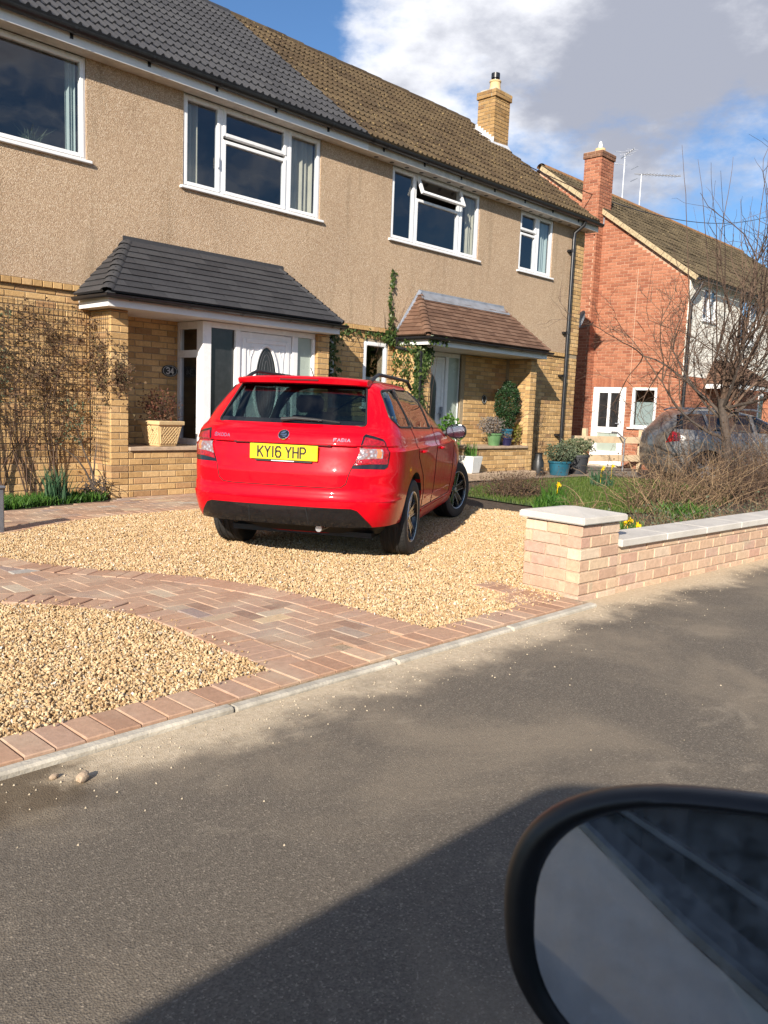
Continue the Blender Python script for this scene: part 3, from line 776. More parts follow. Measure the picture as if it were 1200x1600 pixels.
def house_shell(h, x0, x1, top_holes, low_holes, tile_mat, end):
    """main wall, interior, roof, eaves of one half of the pair; end is the gable side (-1 left, +1 right)"""
    rx1 = x1 - (0.42 if end > 0 else 0); rx0 = x0 + (0.42 if end < 0 else 0)
    wu = wall_slab(rx0, rx1, 2.385, Z_SOF + 0.1, Y0, 0.24, top_holes).build('render_wall', M_render, h)
    sol = MB(); i = 0
    x = x0
    low = empty('brick_wall', h, Vector((x0, YB0, 0)) - wloc(h))
    wall_slab(x0, x1, -0.1, 2.384, YB0 + 0.008, 0.22, low_holes).build('mortar', M_mortar_y, low)
    if end > 0: wall_slab(rx1 + 0.001, x1 - 0.008, 2.385, Z_SOF + 0.1, Y0 + 0.028, 0.21, ()).build('mortar', M_mortar_y, low)
    # the house behind its front
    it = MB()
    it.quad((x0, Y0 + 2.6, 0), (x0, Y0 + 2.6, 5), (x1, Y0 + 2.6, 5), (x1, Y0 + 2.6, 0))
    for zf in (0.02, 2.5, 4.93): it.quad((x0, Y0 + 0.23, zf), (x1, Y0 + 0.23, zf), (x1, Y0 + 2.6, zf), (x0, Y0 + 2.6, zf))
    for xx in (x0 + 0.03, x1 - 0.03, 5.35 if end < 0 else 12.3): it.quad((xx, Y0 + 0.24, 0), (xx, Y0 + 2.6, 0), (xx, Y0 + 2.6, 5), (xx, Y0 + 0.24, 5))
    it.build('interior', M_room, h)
    side = MB(); xo = x1 if end > 0 else x0; th = -0.2 * end
    y_b = 2 * Y_RIDGE - Y_EAVE - 0.2
    side.add([(xo, YB0 + 0.03, -0.1), (xo, y_b, -0.1), (xo, y_b, Z_SOF), (xo, Y_RIDGE, Z_RIDGE - 0.12), (xo, YB0 + 0.03, Z_SOF)] + [(xo + th, YB0 + 0.03, -0.1), (xo + th, y_b, -0.1), (xo + th, y_b, Z_SOF), (xo + th, Y_RIDGE, Z_RIDGE - 0.12), (xo + th, YB0 + 0.03, Z_SOF)],
             [(0, 1, 2, 3, 4), (9, 8, 7, 6, 5), (0, 5, 6, 1), (1, 6, 7, 2), (2, 7, 8, 3), (3, 8, 9, 4), (4, 9, 5, 0)])
    side.build('gable_wall', M_ybrick_i, h)
    back = MB(); back.box(x0, x1, y_b - 0.2, y_b - 0.001, -0.1, Z_SOF); back.build('back_wall', M_render, h)
    # roof
    rf = empty('roof', h, Vector((x0, Y_EAVE, Z_EAVE)) - wloc(h))
    ov = 0.10; ea, eb = (x0 - ov, x1) if end < 0 else (x0, x1 + ov)
    S = Vector((0, Y_RIDGE - Y_EAVE, Z_RIDGE - Z_EAVE)); Ls = S.length
    deck = MB(); nrm = Vector((0, -S.z, S.y)).normalized() * 0.02
    for ya, za in ((Y_EAVE, Z_EAVE),):
        deck.quad((ea + 0.02, ya, za - 0.02), (eb - 0.02, ya, za - 0.02), (eb - 0.02, Y_RIDGE, Z_RIDGE - 0.02), (ea + 0.02, Y_RIDGE, Z_RIDGE - 0.02))
        deck.quad((ea, 2 * Y_RIDGE - ya, za), (eb, 2 * Y_RIDGE - ya, za), (eb, Y_RIDGE, Z_RIDGE), (ea, Y_RIDGE, Z_RIDGE))
        deck.quad((ea + 0.01, ya, za - 0.09), (eb - 0.01, ya, za - 0.09), (eb - 0.01, Y_RIDGE, Z_RIDGE - 0.09), (ea + 0.01, Y_RIDGE, Z_RIDGE - 0.09))
    deck.build('roof_deck', M_btile_i if tile_mat is M_btile else M_gtile, rf)
    nc = 14; g = (Ls - 0.06) / nc
    slope_tiles(rf, (ea, Y_EAVE - 0.03, Z_EAVE + 0.005), (1, 0, 0), S, lambda s: (0, eb - ea), nc, g, 0.33, tile_mat, 3, 0.032, 0.030, wob=0.0022 if tile_mat is M_btile else 0.0006)
    nr = int(round((eb - ea) / 0.42))
    for k in range(nr):                                        # half-round ridge tiles
        a = ea + (eb - ea) * k / nr; b = ea + (eb - ea) * (k + 1) / nr - 0.006; mb = MB(); prof = []
        for q in range(9): an = PI * q / 8; prof.append((0.125 * math.cos(an), 0.115 * math.sin(an) - 0.045))
        zj = random.gauss(0, 0.004 if tile_mat is M_btile else 0.001)
        mb.sweep(prof, [(a, Y_RIDGE, Z_RIDGE + zj), (b, Y_RIDGE, Z_RIDGE + zj + 0.006)]); mb.build('ridge_tile', tile_mat, rf, smooth=60)
    # eaves
    fb = MB(); fb.box(ea, eb, Y_EAVE - 0.012, Y_EAVE + 0.012, Z_SOF - 0.004, Z_EAVE + 0.0); fb.build('fascia', M_fascia if end < 0 else M_soffit, h)
    so = MB(); so.box(ea, eb, Y_EAVE + 0.013, Y0 + 0.05, Z_SOF - 0.0, Z_SOF + 0.012); so.build('soffit', M_soffit, h)
    if end > 0:
        for k in range(19):                                    # round soffit vents
            xv = x0 + 0.3 + k * 0.34; mb = MB(); mb.lathe([(0.0, 0.0), (0.035, 0.0), (0.035, 0.004)], (xv, (Y_EAVE + Y0) / 2 + 0.02, Z_SOF - 0.005), n=12); mb.build('soffit_vent', M_black_pvc, h)
    gp = gutter([(ea - 0.03, Y_EAVE - 0.072, Z_EAVE - 0.035), (eb + 0.03, Y_EAVE - 0.072, Z_EAVE - 0.035)], 0.06).build('gutter', M_black_pvc, h, smooth=60)
    k = 0; x = ea + 0.3
    while x < eb:
        mb = MB(); mb.sweep([(0.066 * math.cos(PI + PI * q / 8), 0.066 * math.sin(PI + PI * q / 8)) for q in range(9)], [(x, Y_EAVE - 0.072, Z_EAVE - 0.035), (x + 0.035, Y_EAVE - 0.072, Z_EAVE - 0.035)])
        mb.box(x, x + 0.035, Y_EAVE - 0.02, Y_EAVE - 0.012, Z_EAVE - 0.13, Z_EAVE - 0.03); mb.build('gutter_bracket', M_black_pvc, gp if False else h); x += 0.92
    return low
def hip_porch_roof(h, xa, xb, xta, xtb, yf, ze, zt, mat, rolls, W, nc, lead, hipmat):
    """lean-to porch roof with two hips; eave xa..xb at yf, top xta..xtb against the wall"""
    pr = empty('porch_roof', h, Vector((xa, yf, ze)) - wloc(h))
    A, B, C, D = Vector((xa, yf, ze)), Vector((xb, yf, ze)), Vector((xtb, Y0, zt)), Vector((xta, Y0, zt))
    E, F_ = Vector((xa, Y0, ze)), Vector((xb, Y0, ze))
    dk = MB(); dn = Vector((0, 0, -0.015))
    dk.quad(A + dn, B + dn, C + dn, D + dn); dk.add([E + dn, A + dn, D + dn], [(0, 1, 2)]); dk.add([B + dn, F_ + dn, C + dn], [(0, 1, 2)])
    dk.quad(A + dn * 3, E + dn * 3, F_ + dn * 3, B + dn * 3); dk.build('roof_deck', mat, pr)
    S = D - A; S.x = 0; Ls = S.length; g = Ls / nc
    joined = None
    slope_tiles(pr, A + Vector((0, -0.03, 0.0)), (1, 0, 0), S, lambda s: ((xta - xa) * s / Ls, (xb - xa) - (xb - xtb) * s / Ls), nc, g, W, mat, rolls, 0.0, 0.016, cut_sides=True, wob=0.0008)
    # hip slopes: tiles too
    jl = MB()
    Sl = Vector((xta - xa, 0, zt - ze)); Ll = Sl.length; dep = Y0 - yf
    slope_tiles(pr, E + Vector((-0.03, 0, 0)), (0, -1, 0), Sl, lambda s: (0.0, dep * (1 - s / Ll) + 0.01), nc, Ll / nc, W, mat, rolls, 0.0, 0.016, cut_sides=True, wob=0.0008)
    Sr = Vector((xtb - xb, 0, zt - ze)); Lr = Sr.length
    slope_tiles(pr, B + Vector((0.03, 0, 0)), (0, 1, 0), Sr, lambda s: (dep * s / Lr - 0.01, dep), nc, Lr / nc, W, mat, rolls, 0.0, 0.016, cut_sides=True, wob=0.0008)
    for P, Q in ((A, D), (B, C)):                              # bonnet tiles stepping up each hip
        for k in range(nc):
            p0 = P.lerp(Q, k / nc); p1 = P.lerp(Q, (k + 1.12) / nc if k < nc - 1 else 1.0); mb = MB()
            dr = (Q - P).normalized(); lift = Vector((0, 0, 0.018))
            prof = [(0.075 * math.cos(PI * q / 6), 0.048 * math.sin(PI * q / 6) - 0.028) for q in range(7)]
            mb.sweep(prof, [p0 + lift * 1.5 - dr * 0.01, p1 + lift * 0.3]); mb.build('hip_tile', hipmat, pr, smooth=60)
    ld = MB(); up_ = Vector((0, 0, 0.012))
    if lead:
        s_ = (D - A); t0 = 0.82
        a0, b0 = A.lerp(D, t0) + Vector((0.01, -0.02, 0.035)), B.lerp(C, t0) + Vector((-0.01, -0.02, 0.035))
        ld.quad(a0, b0, C + Vector((0, 0, 0.045)), D + Vector((0, 0, 0.045)))
        ld.box(xta - 0.02, xtb + 0.02, Y0 - 0.006, Y0 + 0.001, zt, zt + 0.075)
        ld.sweep([(0.05, 0.0), (0.0, 0.03), (-0.05, 0.0)], [E + Vector((0.02, -0.02, 0.04)), D + Vector((0.0, -0.02, 0.04))], up=(0, -1, 0))
    else:
        ld.box(xta - 0.05, xtb + 0.05, Y0 - 0.012, Y0 + 0.001, zt - 0.03, zt + 0.055)
    ld.build('flashing', M_lead if lead else M_gtile, pr)
    # boards under the tiles and the gutter
    fa = MB(); fa.box(xa + 0.03, xb - 0.03, yf + 0.03, yf + 0.055, ze - 0.15, ze - 0.018)
    fa.box(xa + 0.03, xa + 0.055, yf + 0.056, Y0 - 0.002, ze - 0.15, ze - 0.018); fa.box(xb - 0.055, xb - 0.03, yf + 0.056, Y0 - 0.002, ze - 0.15, ze - 0.018)
    fa.build('porch_fascia', M_fascia, h)
    so = MB(); so.box(xa + 0.056, xb - 0.056, yf + 0.056, Y0 + 0.6, ze - 0.148, ze - 0.135); so.build('porch_soffit', M_fascia, h)
    zg = ze - 0.03; gutter([(xa - 0.035, Y0 - 0.03, zg), (xa - 0.035, yf - 0.035, zg), (xb + 0.035, yf - 0.035, zg), (xb + 0.035, Y0 - 0.03, zg)], 0.045).build('porch_gutter', M_black_pvc, h, smooth=60)
    for k in range(5):
        x = xa + 0.25 + k * (xb - xa - 0.5) / 4; mb = MB(); mb.sweep([(0.05 * math.cos(PI + PI * q / 8), 0.05 * math.sin(PI + PI * q / 8)) for q in range(9)], [(x, yf - 0.035, zg), (x + 0.03, yf - 0.035, zg)]); mb.build('gutter_bracket', M_black_pvc, h)
    return pr

# ------------------------------------------------------------------ left house: new grey roof
hl = thing('house', 'pebble dashed house with slate grey roof and grey porch behind the red car', 'house', (XL, Y0, 0), 0, 'houses along the street')
W1 = (3.45, 4.575, 3.76, Z_SOF); W2 = (5.82, 8.06, 3.76, Z_SOF)
SW1 = (7.99, 8.46, 1.15, 2.16)
low_l = house_shell(hl, XL, XM, [W1, W2], [(5.85, 7.9, -0.05, 2.25), SW1, (4.84, 5.9, -0.05, 2.25)], M_gtile, -1)
window(hl, 'window', *W1, Y0 + 0.03, [W1], curtains=[(4.40, 4.50, 3.78, 4.85, M_blind)])
window(hl, 'window', *W2, Y0 + 0.03, [(5.82, 6.39, W2[2], W2[3]), (6.39, 7.465, 4.47, W2[3]), (6.39, 7.465, W2[2], 4.47), (7.465, 8.06, W2[2], W2[3])],
       curtains=[(5.84, 6.10, 3.78, 4.83, M_curtain), (7.55, 8.03, 3.78, 4.83, M_curtain)], handle=(6.33, 4.15))
window(hl, 'window', *SW1, YB0 + 0.02, [SW1], sill=True, glass=M_glass)
n = bricks(low_l, (XL, YB0, 0), 'F', 0.85, 2.36, 0.0, 2.30, M_ybrick)
jb = MB(); bricks(None, (XL, YB0, 0), 'F', 5.69, XM - XL, 1.0, 2.30, M_ybrick, openings=[(SW1[0] - XL, SW1[1] - XL, SW1[2] - 0.04, SW1[3])], joined=jb)
bricks(None, (XL, YB0, 0), 'F', 0.0, 0.85, 0.0, 2.30, M_ybrick, joined=jb)
for k in range(60):                                            # header course under the render
    x = XL + 0.01 + k * 0.1125
    if x + 0.1025 > XM: break
    if x < 4.5: o = link('brick', brick_mesh(0.1025, 0.065, 0.08, mk=M_ybrick.name), M_ybrick, low_l); o.location = Vector((x, Y0 - 0.012, 2.315)) - wloc(low_l)
    else: jb.box(x, x + 0.1025, Y0 - 0.012, Y0 + 0.06, 2.315, 2.38)
# porch: pier, dwarf wall, recessed wall
PX0, PX1, PF = 4.62, 4.835, 8.70
pier = empty('porch_pier', hl, Vector((PX0, PF, 0)) - wloc(hl))
mb = MB(); mb.box(PX0 + 0.008, PX1 - 0.008, PF + 0.008, YB0, -0.05, 2.12); mb.build('mortar', M_mortar_y, pier)
bricks(pier, (PX0, PF, 0), 'F', 0, 0.215, 0.0, 2.12, M_ybrick, D=0.1)
bricks(pier, (PX0, YB0, 0), 'L', 0, YB0 - PF - 0.102, 0.0, 2.12, M_ybrick, D=0.1, phase=0.06)
bricks(None, (PX1, PF + 0.102, 0), 'R', 0, 0.6, 0.0, 2.12, M_ybrick, D=0.1, joined=jb)
dw = empty('porch_dwarf_wall', hl, Vector((PX1, PF, 0)) - wloc(hl))
mb = MB(); mb.box(PX1 + 0.001, 5.97, PF + 0.008, PF + 0.64, -0.05, 0.535); mb.build('mortar', M_mortar_y, dw)
bricks(dw, (PX1 + 0.01, PF, 0), 'F', 0, 1.13, 0.0, 0.535, M_ybrick, D=0.1, phase=0.16)
mb = MB(); mb.cbox(PX1 + 0.003, 5.98, PF - 0.035, PF + 0.645, 0.537, 0.582, 0.006); mb.build('coping_slab', M_stone_sill, dw)
YI = 9.345
wall_slab(PX1 - 0.2, 5.93, 0.0, 2.13, YI + 0.008, 0.05, ()).build('recess_mortar', M_mortar_y, hl)
bricks(None, (PX1 + 0.1, YI, 0), 'F', -0.1, 0.99, 0.585, 2.13, M_ybrick, joined=jb, D=0.05)
tag(jb.build('recess_bricks', M_ybrick_i, hl, recalc=False), kind='stuff')
# glazed entrance: side light, corner post, dark panel, door, pale panel
YS = 8.76; scr = empty('entrance_screen', hl, Vector((5.9, YS, 0)) - wloc(hl))
fr = MB()
fr.cbox(5.86, 5.985, YS - 0.02, YS + 0.10, 0.10, 2.12, 0.008)                      # corner post
fr.box(5.88, 5.94, YS + 0.101, YI - 0.001, 2.03, 2.12); fr.box(5.88, 5.94, YS + 0.101, YI - 0.001, 0.583, 0.66); fr.box(5.881, 5.939, YI - 0.06, YI - 0.001, 0.661, 2.029); fr.box(5.881, 5.939, YS + 0.101, YS + 0.15, 0.661, 2.029); fr.box(5.879, 5.941, YS + 0.151, YI - 0.061, 1.68, 1.77)
fr.box(5.986, 7.70, YS, YS + 0.07, 2.05, 2.12); fr.box(5.986, 7.70, YS, YS + 0.07, 0.05, 0.12)
fr.cbox(6.355, 6.43, YS - 0.015, YS + 0.08, 0.121, 2.049, 0.008); fr.cbox(7.29, 7.385, YS - 0.015, YS + 0.08, 0.121, 2.049, 0.008); fr.cbox(7.655, 7.70, YS - 0.012, YS + 0.08, 0.121, 2.049, 0.008)
fr.build('frame', M_upvc, scr)
for (a, b, c, d) in ((YS + 0.15, YI - 0.06, 0.66, 1.68), (YS + 0.15, YI - 0.06, 1.77, 2.03)):
    mb = MB(); mb.quad((5.91, a, c), (5.91, b, c), (5.91, b, d), (5.91, a, d)); mb.build('pane', M_glass, scr)
mb = MB(); mb.quad((5.985, YS + 0.03, 0.12), (6.357, YS + 0.03, 0.12), (6.357, YS + 0.03, 2.05), (5.985, YS + 0.03, 2.05)); mb.build('pane', M_glass_black, scr)
mb = MB(); mb.quad((7.383, YS + 0.03, 0.12), (7.657, YS + 0.03, 0.12), (7.657, YS + 0.03, 2.05), (7.383, YS + 0.03, 2.05)); mb.build('pane', M_glass_frost, scr)
def oval(cx, cz, rx, rz, y, n=40, top=True): return [(cx + rx * math.cos(2 * PI * k / n), y, cz + rz * math.sin(2 * PI * k / n)) for k in range(n)]
dr = empty('front_door', hl, Vector((6.86, YS, 0.1)) - wloc(hl))
mb = MB(); mb.cbox(6.435, 7.285, YS + 0.01, YS + 0.06, 0.125, 2.045, 0.006); mb.build('door_leaf', M_upvc, dr)
ring_ = MB(); ring(ring_, 6.47, 7.25, 0.20, 1.97, 0.06, YS - 0.004, YS + 0.012, 0.008); ring_.build('door_moulding', M_upvc, dr)
mb = MB(); mb.tube([*oval(6.86, 1.39, 0.195, 0.50, YS + 0.006), oval(6.86, 1.39, 0.195, 0.50, YS + 0.006)[0]], 0.022, 8); mb.build('glass_surround', M_upvc, dr, smooth=True)
mb = MB(); ov_ = oval(6.86, 1.39, 0.185, 0.49, YS + 0.007); mb.add(ov_, [tuple(range(len(ov_)))]); mb.build('door_glass', M_glass_black, dr)
mb = MB()
for sx_ in (0.13, 0.085, 0.04): mb.tube([*oval(6.86, 1.39, sx_, 0.44 * (sx_ / 0.13) ** 0.3, YS + 0.004)], 0.003, 4)
mb.build('leaded_pattern', simple('dull_lead_came', (0.10, 0.10, 0.11), 0.5, 0.2), dr)
for sx_ in (-1, 1):                                             # raised corner mouldings above the oval
    mb = MB(); x_ = 6.86 + sx_ * 0.27; mb.tube([(x_, YS + 0.006, 1.55), (x_ + sx_ * 0.02, YS + 0.006, 1.86), (x_ - sx_ * 0.07, YS + 0.006, 1.86), (x_ - sx_ * 0.01, YS + 0.006, 1.72), (x_, YS + 0.006, 1.55)], 0.007, 6); mb.build('corner_moulding', M_upvc, dr)
mb = MB(); mb.cbox(7.17, 7.20, YS - 0.04, YS - 0.0, 1.0, 1.2, 0.006); mb.build('door_handle', simple('door_chrome', (0.6, 0.6, 0.6), 0.25, 0.05, 10, metal=1.0), dr)
rp = empty('porch_pier', hl, Vector((7.703, PF, 0)) - wloc(hl))
mb = MB(); mb.box(7.711, 7.91, PF + 0.008, YB0, -0.05, 2.12); mb.build('mortar', M_mortar_y, rp)
bricks(rp, (7.703, PF, 0), 'F', 0, 0.215, 0.9, 2.12, M_ybrick, D=0.1, phase=0.05)
hip_porch_roof(hl, 4.44, 7.92, 5.06, 7.36, 8.44, 2.275, 2.97, M_gtile, 0, 0.33, 9, False, M_gtile)
mb = MB(); mb.lathe([(0.0, 0), (0.078, 0), (0.078, 0.016), (0.07, 0.02), (0.0, 0.02)], (0, 0, 0), 'Z', 28)
# house number plaque
FONT = {
 'K': [[(0, 0), (0, 1)], [(1, 1), (0.08, 0.42)], [(0.32, 0.58), (1, 0)]], 'Y': [[(0, 1), (0.5, 0.5), (1, 1)], [(0.5, 0.5), (0.5, 0)]], '1': [[(0.5, 0), (0.5, 1)]],
 '6': [[(0.95, 0.88), (0.75, 1), (0.25, 1), (0, 0.8), (0, 0.2), (0.25, 0), (0.75, 0), (1, 0.2), (1, 0.4), (0.75, 0.58), (0.2, 0.58), (0, 0.42)]],
 'H': [[(0, 0), (0, 1)], [(1, 0), (1, 1)], [(0, 0.52), (1, 0.52)]], 'P': [[(0, 0), (0, 1), (0.7, 1), (1, 0.82), (1, 0.62), (0.7, 0.45), (0, 0.45)]],
 'S': [[(1, 0.85), (0.75, 1), (0.25, 1), (0, 0.82), (0.1, 0.6), (0.9, 0.4), (1, 0.18), (0.75, 0), (0.25, 0), (0, 0.15)]], 'O': [[(0.25, 0), (0, 0.25), (0, 0.75), (0.25, 1), (0.75, 1), (1, 0.75), (1, 0.25), (0.75, 0), (0.25, 0)]],
 'D': [[(0, 0), (0, 1), (0.65, 1), (1, 0.7), (1, 0.3), (0.65, 0), (0, 0)]], 'A': [[(0, 0), (0.5, 1), (1, 0)], [(0.2, 0.35), (0.8, 0.35)]], 'F': [[(0, 0), (0, 1), (1, 1)], [(0, 0.52), (0.8, 0.52)]],
 'B': [[(0, 0), (0, 1), (0.7, 1), (0.95, 0.85), (0.95, 0.65), (0.7, 0.52), (0, 0.52)], [(0.7, 0.52), (1, 0.35), (1, 0.15), (0.7, 0), (0, 0)]], 'I': [[(0.5, 0), (0.5, 1)]], 'v': [[(0.25, 1.28), (0.5, 1.14), (0.75, 1.28)]],
 '3': [[(0, 0.88), (0.25, 1), (0.75, 1), (1, 0.8), (0.8, 0.55), (0.4, 0.52)], [(0.8, 0.55), (1, 0.3), (0.75, 0), (0.25, 0), (0, 0.12)]], '4': [[(0.75, 0), (0.75, 1), (0, 0.3), (1, 0.3)]]}
def letters(text, o, ux, uz, w, h, gap, stroke, depth, nrm, space=None):
    """stroked capitals as solid bars; o lower left, ux / uz text axes, nrm outwards"""
    mb = MB(); o = Vector(o); ux = Vector(ux).normalized(); uz = Vector(uz).normalized(); nrm = Vector(nrm).normalized(); x = 0.0
    for ch in text:
        if ch == ' ': x += (space or w * 0.66); continue
        cw = w * (0.28 if ch in '1I' else 1)
        for st in FONT[ch] + (FONT['v'] if False else []):
            pts = [o + ux * (x + (p[0] * cw if ch not in '1I' else cw / 2)) + uz * (p[1] * h) for p in st]
            for a, b in zip(pts, pts[1:]):
                d = (b - a); L = d.length; d.normalize(); s_ = d.cross(nrm).normalized() * stroke / 2; a2, b2 = a - d * stroke * 0.38, b + d * stroke * 0.38
                v = [a2 - s_, b2 - s_, b2 + s_, a2 + s_]; v += [p + nrm * depth for p in v]
                mb.add([tuple(p) for p in v], [(3, 2, 1, 0), (4, 5, 6, 7), (0, 1, 5, 4), (1, 2, 6, 5), (2, 3, 7, 6), (3, 0, 4, 7)])
        x += cw + gap
    return mb
M_white_paint = simple('white_enamel', (0.75, 0.74, 0.70), 0.4, 0.05)
M_slate = simple('dark_slate', (0.018, 0.020, 0.022), 0.45, 0.3, 40)
def plaque(house, cx, cz, y, rx, rz, text, w, h):
    mb = MB(); n = 32; a = oval(cx, cz, rx, rz, y - 0.014, n); b = oval(cx, cz, rx, rz, y - 0.0, n)
    mb.add(a + b, [tuple(range(n)), tuple(range(2 * n - 1, n - 1, -1))] + [(i, (i + 1) % n, n + (i + 1) % n, n + i) for i in range(n)])
    pq = mb.build('number_plaque', M_slate, house)
    tw = len(text) * w + (len(text) - 1) * w * 0.35
    if text: letters(text, (cx - tw / 2, y - 0.0145, cz - h / 2), (1, 0, 0), (0, 0, 1), w, h, w * 0.35, 0.012, 0.003, (0, -1, 0)).build('numerals', M_white_paint, pq)
    r_ = MB(); r_.tube(oval(cx, cz, rx * 0.86, rz * 0.84, y - 0.0155, n) + [oval(cx, cz, rx * 0.86, rz * 0.84, y - 0.0155, n)[0]], 0.002, 4); r_.build('plaque_border', M_white_paint, pq)
plaque(hl, 5.765, 1.505, YI, 0.115, 0.075, '34', 0.042, 0.075)

# ------------------------------------------------------------------ right house: weathered brown roof
hr = thing('house', 'buff pebble dashed house with mossy brown roof, chimney and russet tiled porch', 'house', (XM, Y0, 0), 0, 'houses along the street')
W3 = (9.53, 11.75, 3.76, Z_SOF); W4 = (12.98, 14.09, 3.78, Z_SOF); SW2 = (9.07, 9.61, 1.15, 2.16)
YD = 9.30
low_r = house_shell(hr, XM, XR, [W3, W4], [SW2, (10.1, 12.93, -0.05, 2.25)], M_btile, 1)
window(hr, 'window', *W3, Y0 + 0.03, [(9.53, 10.09, W3[2], W3[3]), (10.09, 11.22, 4.50, W3[3]), (10.09, 11.22, W3[2], 4.50), (11.22, 11.75, W3[2], W3[3])], open_cell=1, curtains=[(11.52, 11.72, 3.78, 4.83, M_curtain)])
window(hr, 'window', *W4, Y0 + 0.03, [(12.98, 13.555, 4.49, W4[3]), (12.98, 13.555, W4[2], 4.49), (13.555, 14.09, W4[2], W4[3])], curtains=[(13.6, 14.05, 3.8, 4.83, M_blind)])
window(hr, 'window', *SW2, YB0 + 0.02, [SW2], sill=True, curtains=[(9.1, 9.58, 1.18, 1.62, M_blind)])
jb = MB()
bricks(low_r, (XM, YB0, 0), 'F', 4.36, XR - XM, 0.0, 2.30, M_ybrick, phase=0.07)
bricks(None, (XM, YB0, 0), 'F', 0.0, 1.5, 1.0, 2.30, M_ybrick, openings=[(SW2[0] - XM, SW2[1] - XM, SW2[2] - 0.04, SW2[3])], joined=jb)
bricks(low_r, (XR - 0.42, Y0 + 0.02, 0), 'F', 0.0, 0.42, 2.385, Z_SOF - 0.02, M_ybrick)
for k in range(60):
    x = XM + 0.01 + k * 0.1125
    if x + 0.1025 > XR - 0.42: break
    jb.box(x, x + 0.1025, Y0 - 0.012, Y0 + 0.06, 2.315, 2.38)
# porch 2: left pier under ivy, door, back wall, dwarf wall, wing
lp = empty('porch_pier', hr, Vector((9.75, PF, 0)) - wloc(hr))
mb = MB(); mb.box(9.758, 10.115, PF + 0.008, YB0 + 0.1, -0.05, 2.12); mb.build('mortar', M_mortar_y, lp)
bricks(lp, (9.75, PF, 0), 'F', 0, 0.373, 0.9, 2.12, M_ybrick, D=0.1, phase=0.03)
bricks(None, (9.75, YB0, 0), 'L', 0, YB0 - PF - 0.102, 0.9, 2.12, M_ybrick, D=0.1, joined=jb)
wall_slab(11.60, 12.98, 0.0, 2.13, YD - 0.042, 0.05, ()).build('recess_mortar', M_mortar_y, hr)
bricks(None, (11.70, YD - 0.05, 0), 'F', 0.0, 1.24, 0.0, 2.13, M_ybrick, joined=jb, D=0.05)
wg = empty('porch_wing_wall', hr, Vector((12.94, PF, 0)) - wloc(hr))
mb = MB(); mb.box(12.948, 13.127, PF + 0.008, YB0 + 0.02, -0.05, 2.14); mb.build('mortar', M_mortar_y, wg)
bricks(wg, (12.94, PF, 0), 'F', 0, 0.195, 0.0, 2.14, M_ybrick, D=0.1)
bricks(wg, (12.94, YD - 0.05, 0), 'L', 0, YD - 0.05 - PF - 0.102, 0.55, 2.14, M_ybrick, D=0.05, phase=0.05)
dw2 = empty('porch_dwarf_wall', hr, Vector((11.12, PF, 0)) - wloc(hr))
mb = MB(); mb.box(11.16, 12.939, PF + 0.008, YD - 0.06, -0.05, 0.50); mb.build('mortar', M_mortar_y, dw2)
bricks(dw2, (11.15, PF, 0), 'F', 0, 1.785, 0.0, 0.50, M_ybrick, D=0.1, phase=0.1)
bricks(dw2, (11.15, YD - 0.06, 0), 'L', 0, YD - 0.06 - PF - 0.102, 0.0, 0.50, M_ybrick, D=0.1)
mb = MB(); mb.cbox(11.10, 12.936, PF - 0.04, YD - 0.055, 0.502, 0.548, 0.006); mb.build('coping_slab', M_stone_sill, dw2)
tag(jb.build('recess_bricks', M_ybrick_i, hr, recalc=False), kind='stuff')
sc2 = empty('entrance_screen', hr, Vector((10.12, YD, 0)) - wloc(hr))
fr = MB(); fr.cbox(11.60, 11.70, YD - 0.02, YD + 0.08, 0.12, 2.13, 0.008); fr.box(10.125, 11.599, YD, YD + 0.07, 2.06, 2.13); fr.box(10.125, 11.599, YD, YD + 0.07, 0.06, 0.13)
fr.cbox(11.20, 11.275, YD - 0.015, YD + 0.08, 0.131, 2.059, 0.008); fr.cbox(10.125, 10.26, YD - 0.015, YD + 0.08, 0.131, 2.059, 0.008); fr.build('frame', M_upvc, sc2)
mb = MB(); mb.quad((11.273, YD + 0.03, 0.13), (11.602, YD + 0.03, 0.13), (11.602, YD + 0.03, 2.06), (11.273, YD + 0.03, 2.06)); mb.build('pane', M_glass_frost, sc2)
d2 = empty('front_door', hr, Vector((10.73, YD, 0.1)) - wloc(hr))
mb = MB(); mb.cbox(10.265, 11.195, YD + 0.01, YD + 0.06, 0.135, 2.055, 0.006); mb.build('door_leaf', M_upvc, d2)
ring_ = MB(); ring(ring_, 10.30, 11.16, 0.20, 1.98, 0.05, YD - 0.004, YD + 0.012, 0.008); ring_.build('door_moulding', M_upvc, d2)
arch = [(10.52 + 0.36 * 0, YD + 0.006, 0.55)]
pts = [(10.45, YD + 0.006, 0.5), (10.99, YD + 0.006, 0.5)] + [(10.72 + 0.27 * math.cos(a), YD + 0.006, 1.50 + 0.30 * math.sin(a)) for a in [PI * k / 14 for k in range(15)]]
mb = MB(); mb.add(pts, [tuple(range(len(pts)))]); mb.build('door_glass', M_glass_black, d2)
mb = MB(); mb.tube(pts + [pts[0]], 0.014, 6); mb.build('glass_surround', M_upvc, d2)
mb = MB(); mb.cbox(11.09, 11.12, YD - 0.05, YD, 0.98, 1.2, 0.006); mb.box(11.02, 11.10, YD - 0.055, YD - 0.04, 1.08, 1.10); mb.build('door_handle', M_lead, d2)
plaque(hr, 12.28, 1.37, YD - 0.05, 0.065, 0.085, '', 0.03, 0.05)
hip_porch_roof(hr, 9.72, 13.12, 10.27, 12.58, 8.44, 2.29, 3.0, M_ptile, 0, 0.18, 11, True, M_ptile)
